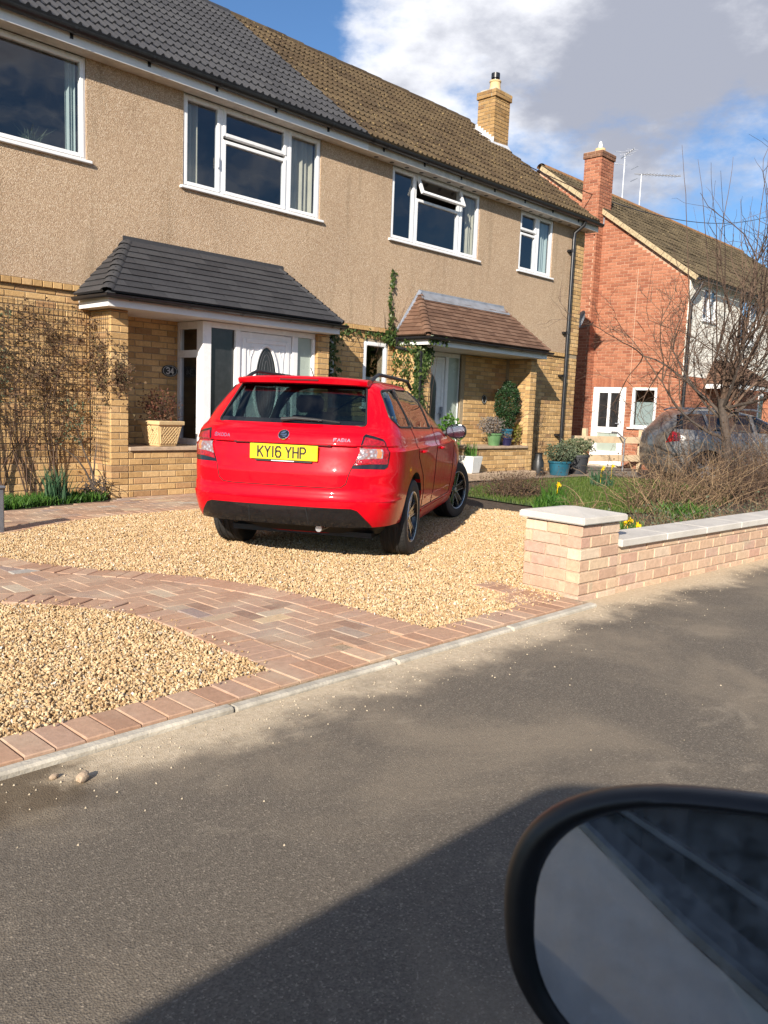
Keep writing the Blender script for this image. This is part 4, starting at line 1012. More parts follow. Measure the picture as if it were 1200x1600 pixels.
mb = MB(); mb.cbox(10.05, 12.9, 8.42, PF - 0.002, -0.1, 0.10, 0.012); mb.cbox(10.05, 11.09, PF - 0.001, YD - 0.02, -0.1, 0.10, 0.01); mb.build('doorstep', M_stone_sill, hr)
# rainwater pipe at the corner
dp_ = empty('downpipe', hr, Vector((14.70, 9.06, 0)) - wloc(hr))
mb = MB(); mb.tube([(14.78, Y_EAVE - 0.07, Z_EAVE - 0.09), (14.78, Y_EAVE - 0.05, Z_EAVE - 0.16), (14.72, 9.06, Z_SOF - 0.12), (14.70, 9.06, Z_SOF - 0.25), (14.70, 9.06, 0.02)], 0.036, 12); mb.build('pipe', M_black_pvc, dp_, smooth=True)
for zc in (4.35, 2.75, 1.9, 0.7):
    mb = MB(); mb.lathe([(0.036, 0), (0.045, 0.002), (0.045, 0.06), (0.036, 0.062)], (14.70, 9.06, zc), n=14); mb.box(14.62, 14.78, 9.09, Y0 + 0.03, zc + 0.01, zc + 0.05); mb.build('pipe_clip', M_black_pvc, dp_)
mb = MB(); mb.tube([(9.66, Y0 - 0.12, 2.23), (9.66, Y0 - 0.1, 2.1), (9.78, PF - 0.08, 2.02), (9.80, PF - 0.045, 1.9), (9.80, PF - 0.045, 0.02)], 0.03, 10); mb.build('porch_downpipe', M_black_pvc, hr, smooth=True)
# chimney stack on the gable
ch = empty('chimney', hr, Vector((14.97, 11.4, 6.6)) - wloc(hr))
jb = MB(); cx0, cx1, cy0, cy1, cz0, cz1 = 14.97, 15.52, 11.40, 11.86, 6.5, 7.90
mb = MB(); mb.box(cx0 + 0.008, cx1 - 0.008, cy0 + 0.008, cy1 - 0.008, cz0, cz1); mb.box(cx0 - 0.022, cx1 + 0.022, cy0 - 0.022, cy1 + 0.022, cz1 + 0.001, cz1 + 0.15); mb.build('mortar', M_mortar_y, ch)
bricks(ch, (cx0, cy0, 0), 'F', 0, cx1 - cx0, 6.8, cz1, M_ybrick_shade, D=0.1); bricks(ch, (cx0, cy1, 0), 'L', 0, cy1 - cy0 - 0.102, 6.8, cz1, M_ybrick_shade, D=0.1, phase=0.05)
bricks(ch, (cx0 - 0.03, cy0 - 0.03, 0), 'F', 0, cx1 - cx0 + 0.06, cz1, cz1 + 0.15, M_ybrick_shade, D=0.1); bricks(ch, (cx0 - 0.03, cy1 + 0.03, 0), 'L', 0, cy1 - cy0 - 0.04, cz1, cz1 + 0.15, M_ybrick_shade, D=0.1, phase=0.05)
mb = MB(); mb.box(cx0 + 0.03, cx1 - 0.03, cy0 + 0.03, cy1 - 0.03, cz1 + 0.151, cz1 + 0.19); mb.build('flaunching', M_conc, ch)
pot_c = ((cx0 + cx1) / 2, (cy0 + cy1) / 2, cz1 + 0.18)
mb = MB(); mb.lathe([(0.15, 0), (0.145, 0.03), (0.12, 0.10), (0.115, 0.20), (0.13, 0.215), (0.13, 0.24), (0.0, 0.24)], pot_c, n=18); mb.build('chimney_pot', M_clay_pot, ch, smooth=True)
mb = MB(); mb.lathe([(0.07, 0.24), (0.07, 0.30), (0.095, 0.30), (0.095, 0.40), (0.0, 0.41)], pot_c, n=16); mb.build('cowl', M_black_pvc, ch, smooth=True)
mb = MB()
for k in range(7):
    z_ = 6.83 + k * 0.0; ya = cy0 - 0.02 + k * 0.075; zz = Z_EAVE + PITCH * (ya - Y_EAVE) + 0.03
    mb.box(cx0 - 0.008, cx0 - 0.002, ya, ya + 0.072, zz, zz + 0.17)
mb.quad((cx0 - 0.14, cy0 - 0.1, Z_EAVE + PITCH * (cy0 - 0.1 - Y_EAVE) + 0.06), (cx1, cy0 - 0.1, Z_EAVE + PITCH * (cy0 - 0.1 - Y_EAVE) + 0.06), (cx1, cy0 - 0.003, Z_EAVE + PITCH * (cy0 - Y_EAVE) + 0.12), (cx0 - 0.14, cy0 - 0.003, Z_EAVE + PITCH * (cy0 - Y_EAVE) + 0.08))
mb.quad((cx0 - 0.15, cy0 - 0.1, Z_EAVE + PITCH * (cy0 - 0.1 - Y_EAVE) + 0.055), (cx0 - 0.003, cy0 - 0.1, Z_EAVE + PITCH * (cy0 - 0.1 - Y_EAVE) + 0.075), (cx0 - 0.003, cy1, Z_EAVE + PITCH * (cy1 - Y_EAVE) + 0.09), (cx0 - 0.15, cy1, Z_EAVE + PITCH * (cy1 - Y_EAVE) + 0.055))
mb.build('flashing', simple('bright_lead', (0.55, 0.56, 0.58), 0.5, 0.12, 9), ch)
ds = thing('satellite_dish', 'small grey satellite dish on the corner of the brown roofed house', 'satellite dish', (XR + 0.05, 9.5, 3.05))
mb = MB(); mb.lathe([(0.0, 0.06), (0.1, 0.045), (0.19, 0.01), (0.2, 0.0)], (0, 0, 0), 'Y', 20); o = mb.build('reflector', M_lead, ds, world=False, smooth=True); o.location = (0.28, -0.15, 0.1); o.rotation_euler = (0.35, 0, 0.2)
mb = MB(); mb.tube([(0.0, 0, 0), (0.14, 0, 0), (0.26, -0.12, 0.08)], 0.018, 8); mb.tube([(0.28, -0.12, -0.08), (0.30, -0.42, 0.0), (0.3, -0.45, 0.05)], 0.012, 6); mb.build('arm', M_black_pvc, ds, world=False)

rf_r = [o for o in hr.children if o.name.startswith('roof')][0]; mb = MB(); rgm = random.Random(44)
for k in range(380):                                           # moss cushions lodged in the laps of the old roof
    u = rgm.random() ** 0.8; x = rgm.uniform(XM + 0.1, XR); s_ = (int(u * 14) + rgm.gauss(0.02, 0.03)) / 14; y = Y_EAVE + (Y_RIDGE - Y_EAVE) * s_; z = Z_EAVE + (Z_RIDGE - Z_EAVE) * s_ + 0.045; q = rgm.uniform(0.012, 0.036)
    n_ = 6; ring_v = [(x + math.cos(2 * PI * i / n_) * q * rgm.uniform(0.7, 1.4), y + math.sin(2 * PI * i / n_) * q * 0.6, z - 0.01 + math.sin(2 * PI * i / n_) * q * 0.5) for i in range(n_)]
    mb.add(ring_v + [(x, y - q * 0.35, z + q * 0.55)], [(i, (i + 1) % n_, n_) for i in range(n_)])
tag(mb.build('moss', piece_mat('roof_moss', [(0, (0.12, 0.095, 0.03)), (0.5, (0.22, 0.165, 0.06)), (1, (0.34, 0.28, 0.15))], rough=1.0, island=True), rf_r), kind='stuff')

# ------------------------------------------------------------------ red brick neighbour
RX, RY, RZ = 19.15, 8.62, -0.13
hn = thing('house', 'red brick house with cream rendered front and outside chimney, beyond the side drive', 'house', (RX, RY, RZ), 0, 'houses along the street')
RXE = 33.0; RRY, RRZ = 12.9, 7.62; REZ = 4.60; R_BACK = 2 * RRY - RY
door = (10.02, 10.92, RZ + 0.05, 1.88); nwin = (9.2, 9.84, 0.90, 1.88)
mb = MB()
ym = lambda y: R_BACK - y
gab = [(RY, RZ - 0.1), (R_BACK, RZ - 0.1), (R_BACK, REZ - 0.05), (RRY, RRZ - 0.08), (RY, REZ - 0.05)]
mb = MB()
# gable wall behind the bricks, with its two openings left dark inside
def gable_slab():
    m_ = MB(); zs = [RZ - 0.1, door[2], nwin[2], 1.88, REZ - 0.05]; ys = [RY, nwin[0], nwin[1], door[0], door[1], R_BACK]
    for i in range(len(ys) - 1):
        for j in range(len(zs) - 1):
            cy_, cz_ = (ys[i] + ys[i + 1]) / 2, (zs[j] + zs[j + 1]) / 2
            if any(h[0] < cy_ < h[1] and h[2] < cz_ < h[3] for h in (door, nwin)): continue
            m_.box(RX + 0.009, RX + 0.2, ys[i], ys[i + 1], zs[j], zs[j + 1])
    m_.add([(RX + 0.009, RY, REZ - 0.05), (RX + 0.009, R_BACK, REZ - 0.05), (RX + 0.009, RRY, RRZ - 0.08), (RX + 0.2, RY, REZ - 0.05), (RX + 0.2, R_BACK, REZ - 0.05), (RX + 0.2, RRY, RRZ - 0.08)], [(0, 1, 2), (3, 5, 4), (0, 3, 4, 1), (1, 4, 5, 2), (2, 5, 3, 0)])
    return m_
gable_slab().build('mortar', M_mortar_r, hn)
jb = MB()
tmp = MB(); bricks(None, (RX, R_BACK, 0), 'L', 0, R_BACK - RY, RZ, RRZ - 0.1, None, joined=tmp, D=0.05, openings=[(R_BACK - door[1], R_BACK - door[0], door[2] - 0.1, door[3]), (R_BACK - nwin[1], R_BACK - nwin[0], nwin[2] - 0.03, nwin[3])])
allv = np.concatenate(tmp.v); keep = []
for f in tmp.f: pass
vi = 0
for blk in tmp.v:                                              # keep the bricks under the roof slope
    zc = blk[:, 2].max(); yc = blk[:, 1]
    lim = min(REZ - 0.08 + (RRZ - REZ) / (RRY - RY) * (min(yc.min(), 2 * RRY - yc.max()) - RY), 99)
    if zc < max(lim, REZ - 0.1 if False else lim): jb.add(blk, [(8, 9, 10, 11)] + [(a, (a + 1) % 4, 4 + (a + 1) % 4, 4 + a) for a in range(4)] + [(4 + a, 4 + (a + 1) % 4, 8 + (a + 1) % 4, 8 + a) for a in range(4)])
# chimney breast up the gable
bx0, by0, by1 = RX - 0.30, 10.98, 11.95
sb = MB(); sb.box(bx0 + 0.009, RX + 0.02, by0 + 0.009, by1 - 0.009, RZ, 5.7)
bricks(None, (bx0, by1, 0), 'L', 0, by1 - by0 - 0.05, RZ, 5.7, None, joined=jb, D=0.05); bricks(None, (bx0, by0, 0), 'F', 0, 0.3, RZ, 5.7, None, joined=jb, D=0.05)
sx1 = RX + 0.32; sy1 = 11.46; STZ = 7.50
sb.box(bx0 + 0.009, sx1 - 0.009, by0 + 0.009, sy1 - 0.009, 5.6, STZ); sb.box(bx0 - 0.02, sx1 + 0.02, by0 - 0.02, sy1 + 0.02, STZ + 0.001, STZ + 0.15); sb.build('chimney_core', M_mortar_r, hn)
bricks(None, (bx0, sy1, 0), 'L', 0, sy1 - by0 - 0.05, 5.7, STZ, None, joined=jb, D=0.05, phase=0.04); bricks(None, (bx0, by0, 0), 'F', 0, sx1 - bx0, 5.7, STZ, None, joined=jb, D=0.05)
tag(jb.build('bricks', M_rbrick_i, hn, recalc=False), kind='stuff')
cb = MB(); bricks(None, (bx0 - 0.03, sy1 + 0.03, 0), 'L', 0, sy1 - by0 + 0.01, STZ, STZ + 0.15, None, joined=cb, D=0.05); bricks(None, (bx0 - 0.03, by0 - 0.03, 0), 'F', 0, sx1 - bx0 + 0.06, STZ, STZ + 0.15, None, joined=cb, D=0.05)
tag(cb.build('chimney_cap_bricks', piece_mat('sooty_red_brick', [(0, (0.16, 0.08, 0.05)), (1, (0.24, 0.12, 0.07))], island=True), hn, recalc=False), kind='stuff')
pc = ((bx0 + sx1) / 2, (by0 + sy1) / 2, STZ + 0.15)
mb = MB(); mb.lathe([(0.16, 0), (0.13, 0.05), (0.13, 0.13), (0.0, 0.14)], pc, n=14); mb.build('chimney_pot', M_clay_pot, hn, smooth=True)
mb = MB(); mb.lathe([(0.05, 0.13), (0.055, 0.22), (0.03, 0.3), (0.0, 0.32)], pc, n=10); mb.build('chimney_cowl', M_white_paint, hn, smooth=True)
# lead where the stack leaves the roof
ld = MB(); ld.box(sx1 - 0.02, sx1 + 0.01, by0 - 0.02, by0 + 0.5, 5.95, 6.3); ld.box(RX - 0.02, sx1, by0 - 0.03, by0 - 0.001, 5.9, 6.12); ld.build('flashing', M_lead, hn)
# roof
rr = empty('roof', hn, Vector((RX, RY, REZ)) - wloc(hn)); ry_e = RY - 0.22; rz_e = REZ + (RRZ - REZ) / (RRY - RY) * (-0.22)
dk = MB(); dk.quad((RX - 0.06, ry_e, rz_e), (RXE, ry_e, rz_e), (RXE, RRY, RRZ), (RX - 0.06, RRY, RRZ)); dk.quad((RX - 0.06, 2 * RRY - ry_e, rz_e), (RXE, 2 * RRY - ry_e, rz_e), (RXE, RRY, RRZ), (RX - 0.06, RRY, RRZ)); dk.build('roof_deck', M_btile_i, rr)
jt = MB(); S = Vector((0, RRY - ry_e, RRZ - rz_e)); slope_tiles(None, (RX - 0.06, ry_e, rz_e + 0.02), (1, 0, 0), S, lambda s: (0, RXE - RX + 0.06), 16, S.length / 16, 0.33, M_btile_i, 2, 0.025, 0.025, joined=jt, wob=0.004)
tag(jt.build('tiles', M_btile_i, rr, recalc=False), kind='stuff')
vg = MB()
for k in range(20):                                            # pale cement bedding under the verge
    a, b = k / 20, (k + 1) / 20; p0 = Vector((RX - 0.07, ry_e, rz_e - 0.03)) + S * a; p1 = Vector((RX - 0.07, ry_e, rz_e - 0.03)) + S * b
    vg.sweep([(-0.03, -0.06), (0.03, -0.06), (0.03, 0.045), (-0.03, 0.045)], [p0, p0.lerp(p1, 0.97)], closed=True)
vg.build('verge', simple('lichened_verge', (0.42, 0.33, 0.20), 0.95, 0.35, 20), rr)
rt = MB(); rt.sweep([(0.13 * math.cos(PI * q / 8), 0.11 * math.sin(PI * q / 8) - 0.03) for q in range(9)], [(RX - 0.08, RRY, RRZ), (RXE, RRY, RRZ)]); rt.build('ridge', simple('orange_lichen_ridge', (0.28, 0.14, 0.055), 0.95, 0.4, 9), rr, smooth=True)
# front
fw = [(19.95, 20.75, 3.55, 4.35), (22.4, 23.6, 3.2, 4.35), (26.0, 28.0, 3.2, 4.35)]
wall_slab(RX + 0.021, RXE, 2.18, REZ - 0.05, RY - 0.02, 0.2, fw).build('cream_render', simple('cream_paint_render', (0.82, 0.79, 0.70), 0.9, 0.08, 4, 0.004, 60), hn)
wall_slab(RX + 0.021, RXE, RZ, 2.179, RY, 0.2, [(24.2, 26.2, 0.6, 1.95)]).build('front_mortar', M_mortar_r, hn)
jb = MB(); bricks(None, (RX + 0.05, RY - 0.012, 0), 'F', 0, RXE - RX - 0.05, RZ, 2.18, None, joined=jb, D=0.05, openings=[(24.2 - RX - 0.05, 26.2 - RX - 0.05, 0.6, 1.95)]); tag(jb.build('front_bricks', M_rbrick_i, hn, recalc=False), kind='stuff')
for w_ in fw: window(hn, 'window', *w_, RY, [(w_[0], (w_[0] + w_[1]) / 2, w_[2], w_[3]), ((w_[0] + w_[1]) / 2, w_[1], w_[2], w_[3])])
window(hn, 'window', 24.2, 26.2, 0.6, 1.95, RY, [(24.2, 25.2, 0.6, 1.95), (25.2, 26.2, 0.6, 1.95)])
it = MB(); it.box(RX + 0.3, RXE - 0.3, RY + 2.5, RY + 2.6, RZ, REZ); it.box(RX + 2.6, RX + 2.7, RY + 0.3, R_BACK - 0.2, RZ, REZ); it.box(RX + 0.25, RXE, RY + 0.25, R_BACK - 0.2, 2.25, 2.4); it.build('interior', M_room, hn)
bk = MB(); bk.box(RX + 0.2, RXE, R_BACK - 0.2, R_BACK, RZ, REZ); bk.box(RXE - 0.2, RXE, RY, R_BACK, RZ, REZ + 0.3); bk.build('back_wall', M_rbrick_i, hn)
mb = gutter([(RX - 0.08, ry_e - 0.05, rz_e - 0.02), (RXE, ry_e - 0.05, rz_e - 0.02)], 0.06); mb.build('gutter', M_black_pvc, hn, smooth=True)
mb = MB(); mb.tube([(RX + 0.12, ry_e - 0.05, rz_e - 0.1), (RX + 0.10, ry_e, rz_e - 0.25), (RX + 0.03, RY - 0.07, rz_e - 0.55), (RX + 0.03, RY - 0.07, RZ)], 0.045, 10); mb.build('downpipe', M_black_pvc, hn, smooth=True)
mb = MB(); mb.tube([(RX - 0.012, 9.93, 4.75), (RX - 0.012, 9.93, 2.0)], 0.009, 6); mb.build('cable', M_mortar_r, hn)
# side door and small window in the gable (they look along -X)
def side_unit(name, y0, y1, z0, z1, kind):
    wd = empty(name, hn, Vector((RX, (y0 + y1) / 2, z0)) - wloc(hn)); x0_, x1_ = RX - 0.01, RX + 0.06
    fr = MB()
    fr.box(x0_, x1_, y0, y0 + 0.06, z0, z1); fr.box(x0_, x1_, y1 - 0.06, y1, z0, z1); fr.box(x0_ + 0.001, x1_, y0 + 0.06, y1 - 0.06, z1 - 0.06, z1); fr.box(x0_ + 0.001, x1_, y0 + 0.06, y1 - 0.06, z0, z0 + 0.06); fr.build('frame', M_upvc, wd)
    if kind == 'door':
        lf = MB(); ya, yb = y0 + 0.062, y1 - 0.062; ym_ = (ya + yb) / 2
        for (a, b, c, d) in ((ya, ya + 0.10, z0 + 0.062, z1 - 0.062), (yb - 0.10, yb, z0 + 0.062, z1 - 0.062), (ya + 0.1, yb - 0.1, z0 + 0.062, z0 + 0.35), (ya + 0.1, yb - 0.1, 0.73, 0.88), (ya + 0.1, yb - 0.1, z1 - 0.14, z1 - 0.062), (ym_ - 0.035, ym_ + 0.035, 0.88, z1 - 0.14)): lf.box(RX + 0.0, RX + 0.05, a + 0.0005, b - 0.0005, c + 0.0005, d - 0.0005)
        lf.build('door_leaf', M_upvc, wd)
        mb = MB(); mb.quad((RX + 0.03, ya, 0.88), (RX + 0.03, yb, 0.88), (RX + 0.03, yb, z1 - 0.1), (RX + 0.03, ya, z1 - 0.1)); mb.build('pane', M_glass_black, wd)
        mb = MB(); mb.quad((RX + 0.03, ya, z0 + 0.3), (RX + 0.03, yb, z0 + 0.3), (RX + 0.03, yb, 0.75), (RX + 0.03, ya, 0.75)); mb.build('lower_pane', M_glass_frost, wd)
        mb = MB(); mb.box(RX - 0.05, RX - 0.03, ya + 0.04, ya + 0.15, 0.97, 0.99); mb.build('handle', M_lead, wd)
        mb = MB(); mb.box(RX - 0.08, RX + 0.05, y0 - 0.06, y1 + 0.06, z0 - 0.06, z0 - 0.001); mb.build('threshold', M_conc, wd)
    else:
        mb = MB(); mb.quad((RX + 0.03, y0 + 0.06, z0 + 0.06), (RX + 0.03, y1 - 0.06, z0 + 0.06), (RX + 0.03, y1 - 0.06, z1 - 0.06), (RX + 0.03, y0 + 0.06, z1 - 0.06)); mb.build('pane', M_glass, wd)
        mb = MB(); mb.box(RX + 0.15, RX + 0.16, y0 + 0.05, y1 - 0.05, z0, z1 - 0.35); mb.build('blind', M_blind, wd)
        mb = MB(); mb.box(RX - 0.07, RX + 0.02, y0 - 0.06, y1 + 0.06, z0 - 0.035, z0 - 0.001); mb.build('sill', M_upvc, wd)
side_unit('side_door', *door, 'door'); side_unit('side_window', *nwin, 'window')
sl = MB()
for k in range(12): sl.box(RX - 0.006, RX + 0.012, door[0] - 0.06 + k * 0.083, door[0] + 0.005 + k * 0.083, 1.89, 2.11)
tag(sl.build('soldier_course', M_rbrick_i, hn), kind='stuff')
# its porch roof
hp = MB(); A = Vector((20.4, RY - 0.9, 2.05)); B = Vector((23.2, RY - 0.9, 2.05)); C_ = Vector((22.7, RY - 0.02, 2.65)); D_ = Vector((20.9, RY - 0.02, 2.65)); E_ = Vector((20.4, RY - 0.02, 2.05)); F2 = Vector((23.2, RY - 0.02, 2.05))
S = D_ - A; S.x = 0
jt = MB(); jt.quad(A, B, C_, D_); jt.add([E_, A, D_], [(0, 1, 2)]); jt.add([B, F2, C_], [(0, 1, 2)])
slope_tiles(None, A, (1, 0, 0), S, lambda s: (0.5 * s / S.length, 2.8 - 0.5 * s / S.length), 9, S.length / 9, 0.2, M_ptile, 0, 0, 0.015, joined=jt, cut_sides=True); slope_tiles(None, E_, (0, -1, 0), D_ - E_, lambda s: (0, 0.88 * (1 - s / (D_ - E_).length)), 9, (D_ - E_).length / 9, 0.2, M_ptile, 0, 0, 0.015, joined=jt, cut_sides=True)
tag(jt.build('porch_tiles', M_ptile, hn, recalc=False), kind='stuff')
hp.box(20.42, 23.18, RY - 0.88, RY - 0.86, 1.93, 2.05); hp.box(20.42, 20.44, RY - 0.859, RY - 0.03, 1.93, 2.05); hp.build('porch_fascia', M_fascia, hn)
for xp in (20.5, 22.9): mb = MB(); mb.cbox(xp, xp + 0.2, RY - 0.8, RY - 0.6, RZ, 1.93, 0.01); mb.build('porch_post', M_rbrick_i, hn)
# aerials
def aerial(name, label, x, y, z, h, els, ang):
    a = thing(name, label, 'aerial', (x, y, z), 0, 'television aerials on the red house'); ex = Vector((math.cos(ang), math.sin(ang), 0.06))
    mb = MB(); mb.tube([(0, 0, -0.1), (0, 0, h)], 0.022, 6); mb.build('mast', simple('aerial_alloy', (0.6, 0.6, 0.62), 0.4, 0.1, 5, metal=0.6), a, world=False)
    mb = MB(); mb.tube([tuple(Vector((0, 0, h)) - ex * 0.25), tuple(Vector((0, 0, h)) + ex * els * 0.115)], 0.016, 5)
    s_ = ex.cross(Vector((0, 0, 1))).normalized()
    for k in range(els): c_ = Vector((0, 0, h)) + ex * (k * 0.115); mb.tube([tuple(c_ - s_ * 0.17), tuple(c_ + s_ * 0.17)], 0.008, 4)
    for q in (-1, 1): mb.tube([tuple(Vector((0, 0, h)) - ex * 0.25 - s_ * 0.2 + Vector((0, 0, 0.18 * q))), tuple(Vector((0, 0, h)) - ex * 0.25 + s_ * 0.2 + Vector((0, 0, 0.18 * q)))], 0.01, 4)
    mb.build('boom', bpy.data.materials['aerial_alloy'], a, world=False)
aerial('aerial', 'tall television aerial nearer the red chimney on the ridge', 23.4, RRY - 0.05, RRZ + 0.05, 1.25, 5, -2.2)
aerial('aerial', 'shorter television aerial with long boom further along the ridge', 24.5, RRY - 0.05, RRZ + 0.05, 0.95, 12, -0.55)
# ------------------------------------------------------------------ red estate car
def lerp_tab(tab, z):
    for (z0, a), (z1, b) in zip(tab, tab[1:]):
        if z <= z1: u = (z - z0) / (z1 - z0); u = max(0, u); return a + (b - a) * u
    return tab[-1][1]
class CarShape:
    """body described by plan outlines stacked in z: rear end, front end, half width, corner lengths"""
    def __init__(s, xr, xf, w, lr, lf, nr=3.0, nf=2.6):
        s.xr, s.xf, s.w, s.lr, s.lf, s.nr, s.nf = xr, xf, w, lr, lf, nr, nf
    def par(s, z): return lerp_tab(s.xr, z), lerp_tab(s.xf, z), lerp_tab(s.w, z), lerp_tab(s.lr, z), lerp_tab(s.lf, z)
    def y_at(s, x, z):
        xr, xf, w, lr, lf = s.par(z)
        if x < xr + lr: u = min(1, (xr + lr - x) / lr); return w * max(0, 1 - u ** s.nr) ** (1 / s.nr)
        if x > xf - lf: u = min(1, (x - xf + lf) / lf); return w * max(0, 1 - u ** s.nf) ** (1 / s.nf)
        return w
    def xr_at(s, y, z):
        xr, xf, w, lr, lf = s.par(z); u = min(1, abs(y) / w); return xr + lr - lr * max(0, 1 - u ** s.nr) ** (1 / s.nr)
    def xf_at(s, y, z):
        xr, xf, w, lr, lf = s.par(z); u = min(1, abs(y) / w); return xf - lf + lf * max(0, 1 - u ** s.nf) ** (1 / s.nf)
    def half(s, z, n_end=18, n_mid=18):
        xr, xf, w, lr, lf = s.par(z); pts = []
        for i in range(n_end + 1):
            a = PI / 2 * i / n_end; pts.append((xr + lr - lr * math.cos(a) ** (2 / s.nr), w * math.sin(a) ** (2 / s.nr)))
        for i in range(1, n_mid): pts.append((xr + lr + (xf - lf - xr - lr) * i / n_mid, w))
        for i in range(n_end + 1):
            a = PI / 2 * (1 - i / n_end); pts.append((xf - lf + lf * math.cos(a) ** (2 / s.nf), w * math.sin(a) ** (2 / s.nf)))
        return pts
    def loft(s, zs, inset=0.0):
        mb = MB(); rows = []
        for z in zs:
            h = s.half(z)
            if inset:
                xr, xf, w, lr, lf = s.par(z); cx = (xr + xf) / 2; fx = 1 - inset / ((xf - xr) / 2); fy = 1 - inset / w
                h = [(cx + (x - cx) * fx, y * fy) for x, y in h]
            full = h + [(x, -y) for x, y in h[-2:0:-1]]
            rows.append([(x, y, z) for x, y in full])
        n = len(rows[0]); v = [p for r in rows for p in r]; f = []
        for i in range(len(rows) - 1):
            for k in range(n): k2 = (k + 1) % n; f.append((i * n + k, i * n + k2, (i + 1) * n + k2, (i + 1) * n + k))
        # caps: strips across
        def capf(o, rev):
            m_ = n // 2; out = [(o, o + 1, o + n - 1)]
            for k in range(1, m_ - 1): out.append((o + k, o + k + 1, o + n - k - 1, o + n - k))
            out.append((o + m_ - 1, o + m_, o + n - m_ + 1))
            return [tuple(reversed(q)) for q in out] if rev else out
        f += capf(0, False) + capf((len(rows) - 1) * n, True)
        mb.add(v, f); return mb
    def rear_patch(s, poly, off, skirt=0.0, rows=10, cols=14, both=False):
        """patch on the tail, outline in (y, z)"""
        return s._patch(poly, lambda u, z: Vector((s.xr_at(u, z), u, z)), off, skirt, rows, cols)
    def side_patch(s, poly, off, sgn=-1, skirt=0.0, rows=10, cols=14):
        """patch on a flank, outline in (x, z)"""
        return s._patch(poly, lambda u, z: Vector((u, sgn * s.y_at(u, z), z)), off, skirt, rows, cols)
    def wrap_patch(s, poly, off, sgn=-1, skirt=0.0, rows=8, cols=24):
        """patch round a rear corner, outline in (t, z) with t the plan angle parameter 0 (tail centre) .. 1 (flank)"""
        def pt(t, z):
            xr, xf, w, lr, lf = s.par(z)
            if t <= 1: a = PI / 2 * max(0.0, t); return Vector((xr + lr - lr * math.cos(a) ** (2 / s.nr), sgn * w * math.sin(a) ** (2 / s.nr), z))
            return Vector((xr + lr + (t - 1), sgn * w, z))
        return s._patch(poly, pt, off, skirt, rows, cols)
    def _patch(s, poly, fn, off, skirt, rows, cols):
        zmin, zmax = min(p[1] for p in poly), max(p[1] for p in poly); grid = []
        for i in range(rows + 1):
            z = zmin + (zmax - zmin) * i / rows; zz = min(max(z, zmin + 1e-5), zmax - 1e-5); xs = []
            for (u0, z0), (u1, z1) in zip(poly, poly[1:] + poly[:1]):
                if (z0 <= zz < z1) or (z1 <= zz < z0): xs.append(u0 + (u1 - u0) * (zz - z0) / (z1 - z0))
            a, b = min(xs), max(xs); row = []
            for j in range(cols + 1):
                u = a + (b - a) * j / cols; e = 1e-3; p = fn(u, z); du = fn(u + e, z) - fn(u - e, z); dz = fn(u, z + e) - fn(u, z - e); nn = du.cross(dz).normalized()
                c = Vector((0.8, 0, 0.7))
                if nn.dot(p - c) < 0: nn = -nn
                row.append((p, nn))
            grid.append(row)
        mb = MB(); v = [tuple(p + n_ * off) for r in grid for p, n_ in r]; C1 = cols + 1
        f = [(i * C1 + j, i * C1 + j + 1, (i + 1) * C1 + j + 1, (i + 1) * C1 + j) for i in range(rows) for j in range(cols)]
        mb.add(v, f)
        if skirt:
            bd = [(0, j) for j in range(cols)] + [(i, cols) for i in range(rows)] + [(rows, j) for j in range(cols, 0, -1)] + [(i, 0) for i in range(rows, 0, -1)]
            n_ = len(bd); vv = [tuple(grid[i][j][0] + grid[i][j][1] * off) for i, j in bd] + [tuple(grid[i][j][0] + grid[i][j][1] * (off - skirt)) for i, j in bd]
            mb.add(vv, [(k, (k + 1) % n_, n_ + (k + 1) % n_, n_ + k) for k in range(n_)])
        return mb
def apply_bool(o, cutters):
    for c in cutters:
        md = o.modifiers.new('cut', 'BOOLEAN'); md.operation = 'DIFFERENCE'; md.object = c; md.solver = 'EXACT'
    dg = bpy.context.evaluated_depsgraph_get(); me = bpy.data.meshes.new_from_object(o.evaluated_get(dg), depsgraph=dg)
    o.modifiers.clear(); o.data = me
    for c in cutters: bpy.data.objects.remove(c)
    me.shade_smooth(); me.set_sharp_from_angle(angle=math.radians(32))
def prism_y(poly, y0, y1):
    """solid with outline (x, z), along Y"""
    mb = MB(); n = len(poly); mb.add([(x, y0, z) for x, z in poly] + [(x, y1, z) for x, z in poly], [tuple(range(n)), tuple(range(2 * n - 1, n - 1, -1))] + [(i, n + i, n + (i + 1) % n, (i + 1) % n) for i in range(n)]); return mb
def prism_x(poly, x0, x1):
    mb = MB(); n = len(poly); mb.add([(x0, y, z) for y, z in poly] + [(x1, y, z) for y, z in poly], [tuple(range(n)), tuple(range(2 * n - 1, n - 1, -1))] + [(i, n + i, n + (i + 1) % n, (i + 1) % n) for i in range(n)]); return mb
def raw(mb):
    o = mb.build('cutter', None, None); return o
def round_poly(poly, r=0.03, seg=4):
    out = []; n = len(poly)
    for i in range(n):
        p, a, b = Vector((*poly[i], 0)), Vector((*poly[i - 1], 0)), Vector((*poly[(i + 1) % n], 0))
        da, db = (a - p), (b - p); ra = min(r, da.length * 0.45); rb = min(r, db.length * 0.45); pa, pb = p + da.normalized() * ra, p + db.normalized() * rb
        for k in range(seg + 1):
            u = k / seg; q = pa * (1 - u) ** 2 + p * 2 * u * (1 - u) + pb * u * u; out.append((q.x, q.y))
    return out

